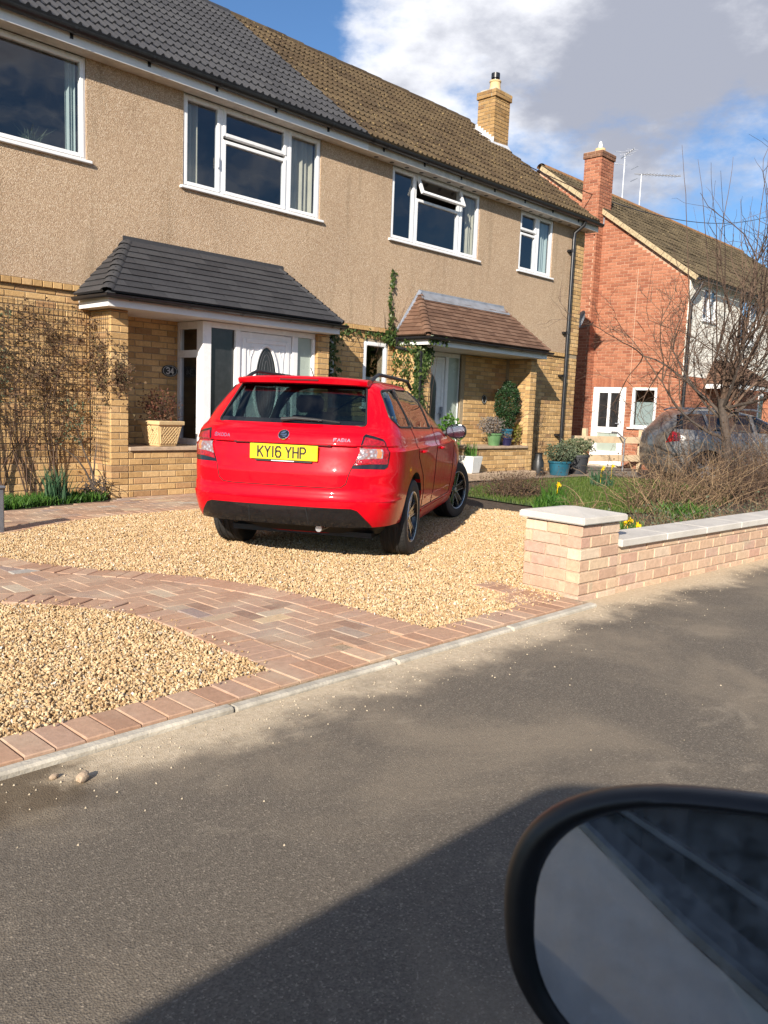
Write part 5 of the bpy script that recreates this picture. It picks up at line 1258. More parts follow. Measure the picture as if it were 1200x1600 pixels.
def paint(name, c, flake=0.0):
    t = NT(name); p = t.pos(); nz = t.noise(p, 3, 4)
    t.color(t.ramp(nz, [(0.3, tuple(x * 0.95 for x in c)), (0.7, c)]))
    dirt = t.noise(p, 14, 6, 0.65)
    t.set(rough=t.map(dirt, 0.3, 0.8, 0.28, 0.42), coat=0.55, coatr=t.map(dirt, 0.35, 0.85, 0.02, 0.07), metal=flake, spec=0.06)
    return t.m
M_red = paint('red_car_paint', (0.60, 0.0012, 0.010))
M_silver = paint('grey_car_paint', (0.24, 0.23, 0.22), 0.55)
M_carblack = paint('black_car_paint', (0.012, 0.012, 0.014))
M_gloss_black = simple('gloss_black_trim', (0.010, 0.010, 0.011), 0.12, 0.2, 20, coat=0.6)
M_trim = simple('black_trim_plastic', (0.016, 0.016, 0.017), 0.5, 0.2, 60, 0.0006, 500)
M_rubber = simple('tyre_rubber', (0.022, 0.021, 0.020), 0.75, 0.3, 40, 0.001, 200)
M_chrome = simple('chrome', (0.75, 0.75, 0.76), 0.12, 0.05, 9, metal=1.0)
M_alloy = simple('machined_alloy', (0.55, 0.55, 0.56), 0.28, 0.08, 20, metal=0.9)
M_rim_black = simple('gloss_black_rim', (0.012, 0.012, 0.013), 0.2, 0.2, 20, coat=0.5)
M_carglass = glass_mat('tinted_car_glass', (0.17, 0.26, 0.26), 1.42)
M_carglass_s = glass_mat('side_car_glass', (0.46, 0.54, 0.52), 1.50)
M_seat = simple('dark_seat_cloth', (0.016, 0.017, 0.020), 0.85, 0.2, 40)
t = NT('tail_lamp_red'); p = t.pos(); t.color(t.ramp(t.noise(p, 60, 2), [(0.35, (0.22, 0.001, 0.004)), (0.6, (0.42, 0.003, 0.008))])); t.set(rough=0.1, coat=1.0); t.bump(t.voronoi(p, 130), 0.002); M_lamp_red = t.m
t = NT('tail_lamp_clear'); p = t.pos(); t.color(t.ramp(t.voronoi(p, 42), [(0.1, (0.66, 0.64, 0.66)), (0.45, (0.34, 0.30, 0.32)), (0.8, (0.40, 0.16, 0.12))])); t.set(rough=0.15, coat=1.0, metal=0.35); t.bump(t.voronoi(p, 60), 0.004); M_lamp_clear = t.m
M_plate_y = simple('yellow_number_plate', (0.80, 0.58, 0.012), 0.35, 0.04, 20)
M_plate_txt = simple('plate_lettering', (0.035, 0.022, 0.008), 0.5, 0.1, 20)

def make_wheel(car, name, x, y, r, width, steer, sgn, two_tone=True):
    """sgn -1: outer face to -Y"""
    wh = empty(name, car, (x, y, r)); wh.rotation_euler = (0, 0, steer)
    h = width / 2; T = MB()
    prof = [(r * 0.66, -h * 0.92), (r * 0.76, -h), (r * 0.90, -h * 1.01), (r * 0.965, -h * 0.93), (r * 0.992, -h * 0.74)]
    for g in (-0.45, 0.0, 0.45):
        prof += [(r, h * (g - 0.16)), (r * 0.975, h * (g - 0.10)), (r * 0.975, h * (g + 0.06)), (r, h * (g + 0.12))]
    prof += [(r * 0.992, h * 0.74), (r * 0.965, h * 0.93), (r * 0.90, h * 1.01), (r * 0.76, h), (r * 0.66, h * 0.92)]
    T.lathe(prof, (0, 0, 0), 'Y', 56)
    for k in range(64):                                        # shoulder sipes
        a = 2 * PI * k / 64
        for q in (-1, 1):
            c_, s_ = math.cos(a), math.sin(a); y_ = q * h * 0.72
            T.add([(c_ * r * 1.002, y_ - 0.013, s_ * r * 1.002), (c_ * r * 1.002, y_ + 0.013, s_ * r * 1.002), (math.cos(a + 0.05) * r * 1.004, y_ + 0.013, math.sin(a + 0.05) * r * 1.004), (math.cos(a + 0.05) * r * 1.004, y_ - 0.013, math.sin(a + 0.05) * r * 1.004)], [(0, 1, 2, 3)])
    T.build('tyre', M_rubber, wh, smooth=True, world=False)
    R_ = MB(); rr_ = r * 0.675; R_.lathe([(rr_ * 0.98, -sgn * h * 0.8), (rr_ * 0.93, sgn * h * 0.2), (rr_ * 0.95, sgn * h * 0.75), (rr_ * 1.0, sgn * h * 0.93), (rr_ * 0.985, sgn * h * 0.97), (rr_ * 0.93, sgn * h * 0.82)], (0, 0, 0), 'Y', 48)
    rim = R_.build('rim', M_rim_black, wh, smooth=True, world=False)
    lip = MB(); lip.lathe([(rr_ * 1.0, sgn * h * 0.94), (rr_ * 0.985, sgn * h * 0.985), (rr_ * 0.955, sgn * h * 0.96)], (0, 0, 0), 'Y', 48); lip.build('rim_edge', M_alloy, wh, smooth=True, world=False)
    sp = MB(); se = MB()
    for k in range(5):
        for da in (-0.17, 0.17):
            a = 2 * PI * k / 5 + da + 0.3; a_in = 2 * PI * k / 5 + da * 1.5 + 0.3
            d0 = Vector((math.cos(a_in), 0, math.sin(a_in))); d1 = Vector((math.cos(a), 0, math.sin(a))); q = d1.cross(Vector((0, 1, 0)))
            p0 = d0 * rr_ * 0.2 + Vector((0, sgn * h * 0.62, 0)); p1 = d1 * rr_ * 0.95 + Vector((0, sgn * h * 0.80, 0))
            for M_, wd, dy in ((sp, 0.020, 0.0), (se, 0.003, 0.003)):
                v = [p0 - q * wd, p0 + q * wd, p1 + q * wd * 0.8, p1 - q * wd * 0.8]
                if M_ is se: off = q * 0.015 * (1 if da > 0 else -1); v = [p_ + off for p_ in v]
                top = [p_ + Vector((0, sgn * dy, 0)) for p_ in v]; bot = [p_ - Vector((0, sgn * 0.03, 0)) for p_ in v]
                M_.add([tuple(p_) for p_ in top + bot], [(0, 1, 2, 3), (7, 6, 5, 4), (0, 4, 5, 1), (1, 5, 6, 2), (2, 6, 7, 3), (3, 7, 4, 0)])
    sp.lathe([(0.0, sgn * h * 0.70), (rr_ * 0.2, sgn * h * 0.68), (rr_ * 0.27, sgn * h * 0.55), (rr_ * 0.27, sgn * h * 0.3)], (0, 0, 0), 'Y', 20)
    sp.build('spokes', M_rim_black if two_tone else M_alloy, wh, world=False)
    se.build('spoke_edges', M_alloy, wh, world=False)
    cp = MB(); cp.lathe([(0.0, sgn * h * 0.75), (rr_ * 0.12, sgn * h * 0.73), (rr_ * 0.13, sgn * h * 0.66)], (0, 0, 0), 'Y', 16); cp.build('hub_cap', M_alloy, wh, smooth=True, world=False)
    dk = MB(); dk.lathe([(0.0, -sgn * h * 0.1), (rr_ * 0.72, -sgn * h * 0.1), (rr_ * 0.72, -sgn * h * 0.3)], (0, 0, 0), 'Y', 30); dk.build('brake_disc', M_trim, wh, world=False)
    return wh

SH = CarShape(
    xr=[(0.18, -0.40), (0.24, -0.44), (0.285, -0.55), (0.302, -0.86), (0.36, -0.895), (0.44, -0.915), (0.485, -0.918), (0.50, -0.905), (0.56, -0.895), (0.575, -0.882), (0.68, -0.878), (0.70, -0.872), (0.78, -0.854), (0.868, -0.840), (0.878, -0.866), (0.94, -0.845), (0.97, -0.805), (0.99, -0.762), (1.0, -0.742), (1.1, -0.652), (1.2, -0.562), (1.28, -0.492), (1.32, -0.435), (1.345, -0.33), (1.36, -0.15), (1.367, 0.05)],
    xf=[(0.18, 3.05), (0.26, 3.20), (0.4, 3.28), (0.55, 3.28), (0.66, 3.24), (0.74, 3.16), (0.80, 3.02), (0.85, 2.78), (0.89, 2.45), (0.92, 2.12), (0.945, 1.98), (1.0, 1.84), (1.1, 1.56), (1.2, 1.27), (1.28, 1.02), (1.32, 0.86), (1.345, 0.68), (1.36, 0.5), (1.367, 0.35)],
    w=[(0.18, 0.675), (0.24, 0.738), (0.32, 0.768), (0.45, 0.788), (0.60, 0.800), (0.74, 0.806), (0.82, 0.812), (0.838, 0.814), (0.850, 0.800), (0.88, 0.788), (0.93, 0.777), (0.97, 0.758), (1.0, 0.744), (1.1, 0.702), (1.2, 0.650), (1.28, 0.600), (1.32, 0.555), (1.345, 0.49), (1.36, 0.40), (1.367, 0.30)],
    lr=[(0.18, 0.65), (0.5, 0.63), (0.8, 0.62), (0.92, 0.58), (1.0, 0.46), (1.1, 0.40), (1.28, 0.36), (1.367, 0.30)],
    lf=[(0.18, 1.2), (0.6, 1.25), (0.85, 1.2), (0.95, 0.75), (1.1, 0.6), (1.3, 0.5), (1.367, 0.2)], nr=3.6, nf=2.5)
CZ = sorted(set([0.18, 0.21, 0.24, 0.265, 0.285, 0.302, 0.33, 0.36, 0.40, 0.44, 0.485, 0.50, 0.53, 0.56, 0.575, 0.62, 0.66, 0.68, 0.70, 0.74, 0.78, 0.80, 0.82, 0.838, 0.850, 0.868, 0.878, 0.89, 0.91, 0.93, 0.945, 0.97, 0.99, 1.0, 1.05, 1.1, 1.15, 1.2, 1.24, 1.28, 1.30, 1.32, 1.335, 1.345, 1.353, 1.36, 1.364, 1.367]))
WR = 0.300; WB = 2.46
rc = thing('car', 'red estate car parked on the gravel with its tail to the road', 'car', (4.443, 4.965, 0.0), math.radians(30.2))
Q_WIN = round_poly([(-0.36, 1.272), (-0.50, 1.075), (-0.40, 1.008), (0.02, 1.000), (-0.09, 1.286)], 0.035)
R_WIN = round_poly([(-0.03, 1.290), (0.075, 0.998), (0.80, 0.985), (0.74, 1.305)], 0.025)
F_WIN = round_poly([(0.83, 1.303), (0.885, 0.983), (1.72, 0.965), (1.66, 1.02), (1.16, 1.262), (1.02, 1.298)], 0.025)
REAR_WIN = round_poly([(-0.562, 1.012), (0.562, 1.012), (0.488, 1.296), (-0.488, 1.296)], 0.03)
WIND = round_poly([(-0.60, 1.00), (0.60, 1.00), (0.46, 1.285), (-0.46, 1.285)], 0.05)
body = SH.loft(CZ).build('body', M_red, rc, world=False)
cabin = raw(SH.loft([0.52, 0.62, 0.75, 0.85, 0.93, 0.97, 1.0, 1.05, 1.1, 1.15, 1.2, 1.28, 1.305, 1.325], 0.045))
nose_keep = None
cut = []
for xw in (0.0, WB):
    for sg in (-1, 1):
        c = MB(); c.lathe([(0.0, 0.44 * sg), (0.342, 0.44 * sg), (0.342, 0.95 * sg), (0.0, 0.95 * sg)], (xw, 0, WR + 0.012), 'Y', 48); cut.append(raw(c))
cut.append(cabin)
for poly in (Q_WIN, R_WIN, F_WIN): cut.append(raw(prism_y(poly, -1.1, 1.1)))
cut.append(raw(prism_x(REAR_WIN, -1.2, -0.20))); cut.append(raw(prism_x(WIND, 0.75, 2.6)))
for c in cut: c.matrix_world = Matrix.Translation(rc.location) @ Matrix.Rotation(math.radians(30.2), 4, 'Z')
bpy.context.view_layer.update()
apply_bool(body, cut)
if not body.data.materials: body.data.materials.append(M_red)
body.data.materials.append(M_seat)                              # dark lining inside the cabin
def line_inside(me, sh, mi, tol=0.016):
    for p_ in me.polygons:
        x, y, z = p_.center
        if 0.5 < z < 1.34 and abs(y) < sh.y_at(x, z) - tol and sh.xr_at(y, z) + tol < x < sh.xf_at(y, z) - tol: p_.material_index = mi
line_inside(body.data, SH, len(body.data.materials) - 1)
def grow(poly, d):
    cx, cy = sum(p[0] for p in poly) / len(poly), sum(p[1] for p in poly) / len(poly); w_ = max(p[0] for p in poly) - min(p[0] for p in poly); h_ = max(p[1] for p in poly) - min(p[1] for p in poly)
    return [(cx + (p[0] - cx) * (1 + 2 * d / w_), cy + (p[1] - cy) * (1 + 2 * d / h_)) for p in poly]
rw = SH.rear_patch(grow(REAR_WIN, 0.010), -0.004, rows=14, cols=20).build('rear_window', M_carglass, rc, smooth=True, world=False)
def loop_tube(fn, poly, r, sides=6):
    mb = MB(); pts = [fn(u, z) for u, z in poly]; mb.tube(pts + [pts[0]], r, sides); return mb
loop_tube(lambda u, z: Vector((SH.xr_at(u, z) - 0.001, u, z)), REAR_WIN, 0.007).build('window_seal', M_trim, rw, smooth=True, world=False)
bandp = MB()                                                    # dark ceramic band round the rear glass
SH.rear_patch([(-0.56, 1.012), (0.56, 1.012), (0.55, 1.045), (-0.55, 1.045)], -0.003, rows=2, cols=16).build('window_band', M_gloss_black, rw, world=False)
for sg in (-1, 1):
    for nm, poly in (('quarter_window', Q_WIN), ('rear_door_window', R_WIN), ('front_door_window', F_WIN)):
        pn = SH.side_patch(grow(poly, 0.008), -0.005, sg, rows=12, cols=16).build(nm, M_carglass_s, rc, smooth=True, world=False)
        loop_tube(lambda u, z: Vector((u, sg * (SH.y_at(u, z) + 0.0005), z)), poly, 0.008).build('window_seal', M_trim, pn, smooth=True, world=False)
    for xa, xb in ((-0.09, -0.03), (0.74, 0.83)):               # black pillar covers
        pl = [(xa + 0.005, 1.295), (xa + (0.105 if xa < 0 else 0.055), 0.995), (xb + (0.105 if xa < 0 else 0.055), 0.995), (xb - 0.005, 1.298)]
        SH.side_patch(pl, 0.003, sg, rows=8, cols=4, skirt=0.004).build('pillar_cover', M_gloss_black, rc, world=False)
SHW = MB()
ws = SH._patch(grow(WIND, 0.01), lambda u, z: Vector((SH.xf_at(u, z), u, z)), -0.004, 0, 12, 16).build('windscreen', M_carglass_s, rc, smooth=True, world=False)
# spoiler over the rear glass
spl = MB(); rows_ = []
for i in range(25):
    y_ = -0.505 + 1.01 * i / 24; u = abs(y_) / 0.505; back = -0.535 + 0.055 * u ** 4; zt = 1.358 - 0.020 * u ** 3; zb = 1.296 - 0.006 * u ** 2
    rows_.append([(-0.18, y_, 1.3665 - 0.055 * u ** 2.6), (-0.36, y_, zt + 0.005), (back + 0.02, y_, zt - 0.002), (back, y_, zt - 0.014), (back + 0.012, y_, zb + 0.010), (back + 0.03, y_, zb), (-0.44, y_, zb + 0.002), (-0.36, y_, zb + 0.01)])
nn_ = len(rows_[0]); spl.add([p for r in rows_ for p in r], [(i * nn_ + j, i * nn_ + j + 1, (i + 1) * nn_ + j + 1, (i + 1) * nn_ + j) for i in range(24) for j in range(nn_ - 1)] + [tuple(range(nn_)), tuple(range(24 * nn_ + nn_ - 1, 24 * nn_ - 1, -1))])
so_ = spl.build('roof_spoiler', M_red, rc, smooth=True, world=False)
hb = MB(); hb.box(-0.5375, -0.52, -0.15, 0.15, 1.324, 1.336); hb.build('brake_light', simple('dark_red_lens', (0.10, 0.004, 0.006), 0.15, 0.1), so_, world=False)
# tailgate shut lines, number plate ledge, bumper seam
def rline(pts, off=0.0): return [Vector((SH.xr_at(y, z) - off, y, z)) for y, z in pts]
def dens(pts, k=10): return [(a[0] + (b[0] - a[0]) * i / k, a[1] + (b[1] - a[1]) * i / k) for a, b in zip(pts, pts[1:]) for i in range(k)] + [pts[-1]]
M_gap = simple('shut_gap', (0.05, 0.004, 0.005), 0.8, 0.1)
for sg in (-1, 1):
    mb = MB(); mb.tube(rline(dens([(sg * 0.0, 0.577), (sg * 0.36, 0.577), (sg * 0.44, 0.583), (sg * 0.475, 0.61), (sg * 0.50, 0.70), (sg * 0.520, 0.75)])), 0.0036, 6); mb.build('tailgate_gap', M_gap, rc, world=False)
lg = SH.rear_patch([(-0.53, 0.878), (0.53, 0.878), (0.53, 0.890), (-0.53, 0.890)], 0.006, 0.018, 3, 24).build('tailgate_ledge', M_red, rc, smooth=True, world=False)
gh = MB(); gh.box(-0.862, -0.84, -0.36, 0.36, 0.867, 0.877); gh.build('plate_lamp_recess', M_gap, rc, world=False)
npz = empty('number_plate', rc, (-0.876, -0.02, 0.811))
mb = MB(); mb.cbox(-0.005, 0.012, -0.252, 0.252, -0.054, 0.054, 0.003); mb.build('plate', M_plate_y, npz, world=False)
mb = letters('KY16 YHP', (-0.0052, 0.190, -0.036), (0, -1, 0), (0, 0, 1), 0.037, 0.072, 0.0165, 0.0125, 0.002, (-1, 0, 0), 0.022); mb.build('plate_characters', M_plate_txt, npz, world=False)
mb = MB(); mb.box(-0.004, 0.010, -0.21, 0.21, -0.0665, -0.0565); mb.build('plate_holder', M_trim, npz, world=False)
mb = MB(); mb.box(-0.0048, -0.004, -0.08, 0.09, -0.0645, -0.0585); mb.build('plate_holder_print', M_white_paint, npz, world=False)
# lamps
M_amber = simple('amber_lens', (0.60, 0.20, 0.08), 0.2, 0.2, 40)
for sg in (-1, 1):
    lamp = empty('tail_lamp', rc, (-0.75, sg * 0.66, 0.83))
    def bl(mb, nm, mt, sm=True):
        mb.v = [a - np.array((-0.75, sg * 0.66, 0.83)) for a in mb.v]; mb.build(nm, mt, lamp, smooth=sm, world=False)
    T0, T1 = 0.290, 0.622; sl = 0.098                              # inner edge leans outwards towards the top
    bl(SH.wrap_patch(round_poly([(T0 - 0.006, 0.718), (T1 - 0.02, 0.718), (T1 + 0.010, 0.735), (T1 + 0.014, 0.90), (T1 - 0.02, 0.93), (T0 + sl + 0.03, 0.958), (T0 + sl + 0.012, 0.953)], 0.008), 0.004, sg, 0.02, 16, 24), 'lamp_base', M_gloss_black)
    bl(SH.wrap_patch([(T0 + 0.008, 0.738), (T1 - 0.022, 0.740), (T1 - 0.006, 0.75), (T1 - 0.004, 0.895), (T1 - 0.03, 0.915), (T0 + sl + 0.022, 0.938)], 0.0085, sg, 0.006, 14, 20), 'red_lens', M_lamp_red)
    bl(SH.wrap_patch([(T0 + 0.022, 0.775), (T1 - 0.075, 0.780), (T1 - 0.068, 0.868), (T0 + 0.058, 0.872)], 0.0105, sg, 0.004, 6, 12), 'clear_lens', M_lamp_clear)
    bl(SH.wrap_patch([(T1 - 0.135, 0.795), (T1 - 0.09, 0.795), (T1 - 0.085, 0.855), (T1 - 0.13, 0.855)], 0.0118, sg, 0.003, 3, 6), 'amber_bulb', M_amber)
# bumper, valance
for sg in (-1, 1): SH.wrap_patch([(0.0, 0.486), (0.93, 0.486), (0.93, 0.497), (0.0, 0.497)], 0.005, sg, 0.012, 2, 40).build('bumper_crease', M_red, rc, smooth=True, world=False)
VAL = [(-0.645, 0.306), (0.645, 0.306), (0.63, 0.34), (0.585, 0.40), (0.56, 0.430), (0.52, 0.441), (-0.52, 0.441), (-0.56, 0.430), (-0.585, 0.40), (-0.63, 0.34)]
val = SH.rear_patch(VAL, 0.008, 0.02, 10, 30).build('rear_valance', M_gloss_black, rc, smooth=True, world=False)
for y_ in (-0.21, 0.21):
    mb = MB(); mb.tube([Vector((SH.xr_at(y_, z_) - 0.010, y_ + (0.43 - z_) * 0.12 * (-1 if y_ < 0 else 1), z_)) for z_ in (0.31, 0.34, 0.38, 0.43)], 0.004, 5); mb.build('valance_fin', M_trim, val, world=False)
SH.rear_patch([(-0.62, 0.19), (0.62, 0.19), (0.655, 0.294), (-0.655, 0.294)], 0.004, 0.01, 8, 24).build('rear_undertray', M_trim, rc, world=False)
mb = MB(); mb.tube([(-0.80, -0.27, 0.275), (-0.45, -0.27, 0.275)], 0.024, 12); mb.build('exhaust', M_alloy, rc, smooth=True, world=False)
ub = MB(); ub.box(-0.40, 2.95, -0.56, 0.56, 0.165, 0.205); ub.build('underbody', M_trim, rc, world=False)
# emblem and badges
ez = 0.932; ex_ = SH.xr_at(0, ez); slope = math.atan2(SH.xr_at(0, ez + 0.03) - SH.xr_at(0, ez - 0.03), 0.06)
em = empty('emblem', rc, (ex_ - 0.002, -0.01, ez)); em.rotation_euler = (0, slope, 0)
mb = MB(); mb.lathe([(0.0, -0.007), (0.034, -0.006), (0.036, 0.0)], (0, 0, 0), 'X', 30); mb.build('emblem_disc', M_gloss_black, em, smooth=True, world=False)
mb = MB(); mb.lathe([(0.034, -0.004), (0.037, -0.009), (0.041, -0.006), (0.042, 0.002)], (0, 0, 0), 'X', 36); mb.build('emblem_ring', M_chrome, em, smooth=True, world=False)
wing = MB()
for pl in ([(-0.024, 0.004), (0.0, 0.006), (0.016, 0.022), (0.004, 0.028), (-0.008, 0.024), (-0.018, 0.016)], [(-0.026, -0.004), (0.006, 0.0), (0.024, 0.012), (0.020, 0.0), (0.027, -0.006), (0.012, -0.010), (-0.014, -0.010)], [(-0.006, -0.016), (0.022, -0.013), (0.014, -0.024), (0.0, -0.022)]):
    wing.add([(-0.009, -a, b) for a, b in pl] + [(-0.006, -a, b) for a, b in pl], [tuple(range(len(pl)))] + [(i, (i + 1) % len(pl), len(pl) + (i + 1) % len(pl), len(pl) + i) for i in range(len(pl))])
wing.build('winged_arrow', M_chrome, em, world=False)
for text, yc in (('SKODA', 0.530), ('FABIA', -0.375)):
    zc = 0.902; o_ = Vector((SH.xr_at(yc, zc) - 0.002, yc, zc)); y2 = yc - 0.15; dirv = Vector((SH.xr_at(y2, zc) - SH.xr_at(yc, zc), y2 - yc, 0))
    upv = Vector((SH.xr_at(yc, zc + 0.025) - SH.xr_at(yc, zc), 0, 0.025)); nr_ = dirv.cross(upv); nr_ = nr_ if nr_.x < 0 else -nr_
    lb = letters(text, o_, dirv, upv, 0.020, 0.021, 0.0075, 0.0045, 0.004, nr_)
    if text == 'SKODA': extra = letters('v', o_, dirv, upv, 0.020, 0.021, 0.007, 0.003, 0.004, nr_); lb.add(np.concatenate(extra.v), extra.f)
    lb.build('badge_letters', M_chrome, rc, world=False)
# wiper
def glass_pt(y, z, off): return Vector((SH.xr_at(y, z) - off, y, z))
wp = empty('rear_wiper', rc, (0, 0, 0))
mb = MB(); mb.tube([glass_pt(0.055, 1.036, 0.02), glass_pt(-0.05, 1.048, 0.035), glass_pt(-0.25, 1.040, 0.03)], [0.018, 0.012, 0.007], 8); mb.build('wiper_arm', M_trim, wp, smooth=True, world=False)
mb = MB(); mb.tube([glass_pt(-0.02, 1.058, 0.016), glass_pt(-0.20, 1.048, 0.018), glass_pt(-0.38, 1.030, 0.016)], 0.006, 6); mb.build('wiper_blade', M_rubber, wp, world=False)
# sides: door gaps, sill, handles, mirrors, rails
M_red_side = M_red
for sg in (-1, 1):
    def sline(pts, off=0.0): return [Vector((x, sg * (SH.y_at(x, z) + off), z)) for x, z in pts]
    mb = MB()
    mb.tube(sline(dens([(-0.02, 1.0), (0.02, 0.86), (0.06, 0.78), (0.30, 0.62), (0.40, 0.48), (0.42, 0.33)])), 0.004, 5); mb.tube(sline(dens([(0.87, 0.98), (0.88, 0.80), (0.88, 0.5), (0.87, 0.33)])), 0.004, 5)
    mb.tube(sline(dens([(1.74, 0.955), (1.85, 0.80), (1.88, 0.6), (1.85, 0.33)])), 0.004, 5); mb.tube(sline(dens([(0.42, 0.33), (1.85, 0.33)])), 0.004, 5); mb.build('door_gap', M_gap, rc, world=False)
    SH.side_patch([(0.40, 0.205), (2.05, 0.205), (2.02, 0.315), (0.42, 0.315)], 0.012, sg, 0.02, 4, 20).build('side_skirt', M_red, rc, smooth=True, world=False)
    SH.side_patch([(0.52, 0.40), (1.78, 0.40), (1.77, 0.412), (0.53, 0.412)], 0.006, sg, 0.01, 2, 20).build('door_crease', M_red, rc, smooth=True, world=False)
    for hx in (0.16, 1.02):
        hz = 0.808; mb = MB(); pts = [Vector((hx + u * 0.17, sg * (SH.y_at(hx + u * 0.17, hz) + 0.022 * math.sin(PI * min(1, max(0, u))) ** 0.5 + 0.002), hz)) for u in (0, 0.08, 0.3, 0.6, 0.92, 1.0)]
        mb.tube(pts, [0.010, 0.013, 0.012, 0.012, 0.013, 0.010], 8); mb.build('door_handle', M_red, rc, smooth=True, world=False)
    # rail
    rl = MB(); pr = []
    for i in range(15):
        u = i / 14; x = -0.33 + 1.45 * u; zz = 1.338 + 0.062 * min(1.0, math.sin(PI * u) * 2.6) - 0.014 * u; pr.append((x, sg * (0.495 + 0.01 * math.sin(PI * u)), zz))
    rl.tube(pr, 0.014, 8); rl.build('roof_rail', M_trim, rc, smooth=True, world=False)
    # door mirror
    mr = empty('door_mirror', rc, (1.42, sg * 0.885, 0.952)); mr.rotation_euler = (0, 0, 0)
    bm = bmesh.new(); bmesh.ops.create_icosphere(bm, subdivisions=3, radius=1)
    for v in bm.verts:
        x, y, z = v.co; x2 = x * 0.075 + 0.02
        if x < -0.2: x2 = -0.2 * 0.075 + 0.02
        v.co = (x2, math.copysign(abs(y) ** 0.75, y) * 0.100, math.copysign(abs(z) ** 0.75, z) * 0.066 * (1 + 0.15 * y * sg))
    mb = MB(); mb.bm(bm); bm.free(); mb.build('mirror_shell', M_gloss_black, mr, smooth=True, world=False)
    pl = [(0.084 * math.copysign(abs(math.cos(a)) ** 0.6, math.cos(a)), 0.052 * math.copysign(abs(math.sin(a)) ** 0.7, math.sin(a)) * (1 + 0.12 * math.cos(a) * sg)) for a in [2 * PI * k / 28 for k in range(28)]]
    mb = MB(); mb.add([(0.0, a, b) for a, b in pl], [tuple(range(28))]); mb.build('mirror_glass', simple('mirror_silver', (0.55, 0.60, 0.62), 0.03, 0.02, 5, metal=1.0) if sg < 0 else bpy.data.materials['mirror_silver'], mr, world=False)
    mb = MB(); mb.tube([(0.05, -sg * 0.10, -0.02), (0.03, -sg * 0.17, -0.045), (0.02, -sg * 0.2, -0.05)], [0.03, 0.026, 0.03], 8); mb.build('mirror_arm', M_trim, mr, smooth=True, world=False)
    # head lamps
    SH._patch(round_poly([(0.40, 0.62), (0.70, 0.66), (0.74, 0.74), (0.45, 0.73)], 0.02), lambda u, z: Vector((SH.xf_at(u, z), sg * u, z)), 0.004, 0.01, 6, 12).build('head_lamp', M_lamp_clear, rc, smooth=True, world=False)
SH._patch(round_poly([(-0.38, 0.60), (0.38, 0.60), (0.36, 0.72), (-0.36, 0.72)], 0.02), lambda u, z: Vector((SH.xf_at(u, z), u, z)), 0.005, 0.01, 6, 12).build('grille', M_gloss_black, rc, smooth=True, world=False)
mb = MB(); mb.tube([(-0.20, 0.0, 1.365), (-0.27, 0.0, 1.43)], 0.004, 5); mb.build('aerial', M_trim, rc, world=False)
SEAT_V = M_seat
for sg in (-0.36, 0.36):                                        # front seats
    st = empty('seat', rc, (0.95, sg, 0.5))
    mb = MB(); mb.cbox(-0.16, -0.02, -0.22, 0.22, 0.0, 0.55, 0.05); mb.cbox(-0.02, 0.42, -0.22, 0.22, -0.05, 0.1, 0.04); mb.build('cushion', M_seat, st, smooth=True, world=False)
    mb = MB(); mb.cbox(-0.20, -0.11, -0.13, 0.13, 0.575, 0.735, 0.04); mb.build('headrest', M_seat, st, smooth=True, world=False)
bs = empty('rear_seat', rc, (0.05, 0, 0.5))
mb = MB(); mb.cbox(-0.10, 0.04, -0.60, 0.60, 0.0, 0.46, 0.04); mb.build('cushion', M_seat, bs, smooth=True, world=False)
for y_ in (-0.36, 0.0, 0.36):
    mb = MB(); mb.cbox(-0.10, -0.02, -0.12, 0.12, 0.44, 0.60, 0.035); mb.build('headrest', M_seat, bs, smooth=True, world=False)
mb = MB(); mb.box(-0.66, -0.10, -0.5, 0.5, 0.90, 0.91); mb.build('parcel_shelf', M_seat, rc, world=False)
mb = MB(); mb.box(1.35, 1.75, -0.62, 0.62, 0.80, 0.93); mb.build('dashboard', M_seat, rc, world=False)
for (x, y, st) in ((0.0, -0.690, 0.0), (0.0, 0.690, 0.0), (WB, -0.690, math.radians(-17)), (WB, 0.690, math.radians(-18))):
    make_wheel(rc, 'wheel', x, y, WR, 0.205, st, -1 if y < 0 else 1)
for xw in (0.0, WB):
    for sg in (-1, 1):
        wl_ = MB(); v = []
        for k in range(25): an = PI * (k / 24) * 1.1 - 0.05 * PI; v += [(xw + 0.339 * math.cos(an), sg * 0.445, WR + 0.012 + 0.339 * math.sin(an)), (xw + 0.339 * math.cos(an), sg * 0.75, WR + 0.012 + 0.339 * math.sin(an))]
        wl_.add(v, [(2 * k, 2 * k + 2, 2 * k + 3, 2 * k + 1) for k in range(24)]); wl_.build('wheel_arch_liner', M_trim, rc, world=False)
# ------------------------------------------------------------------ grey estate beyond the lawn
SG = CarShape(
    xr=[(0.2, -0.75), (0.35, -0.90), (0.55, -0.94), (0.75, -0.93), (0.95, -0.90), (1.05, -0.84), (1.2, -0.70), (1.38, -0.52), (1.45, -0.40), (1.48, -0.1)],
    xf=[(0.2, 3.3), (0.4, 3.45), (0.65, 3.42), (0.8, 3.28), (0.9, 2.9), (0.97, 2.35), (1.02, 2.1), (1.2, 1.65), (1.38, 1.2), (1.45, 0.9), (1.48, 0.6)],
    w=[(0.2, 0.78), (0.35, 0.86), (0.6, 0.885), (0.88, 0.88), (0.95, 0.86), (1.05, 0.80), (1.2, 0.73), (1.38, 0.64), (1.45, 0.52), (1.48, 0.35)],
    lr=[(0.2, 0.75), (0.9, 0.7), (1.05, 0.55), (1.48, 0.35)], lf=[(0.2, 1.3), (0.9, 1.2), (1.05, 0.7), (1.48, 0.3)], nr=2.6, nf=2.4)
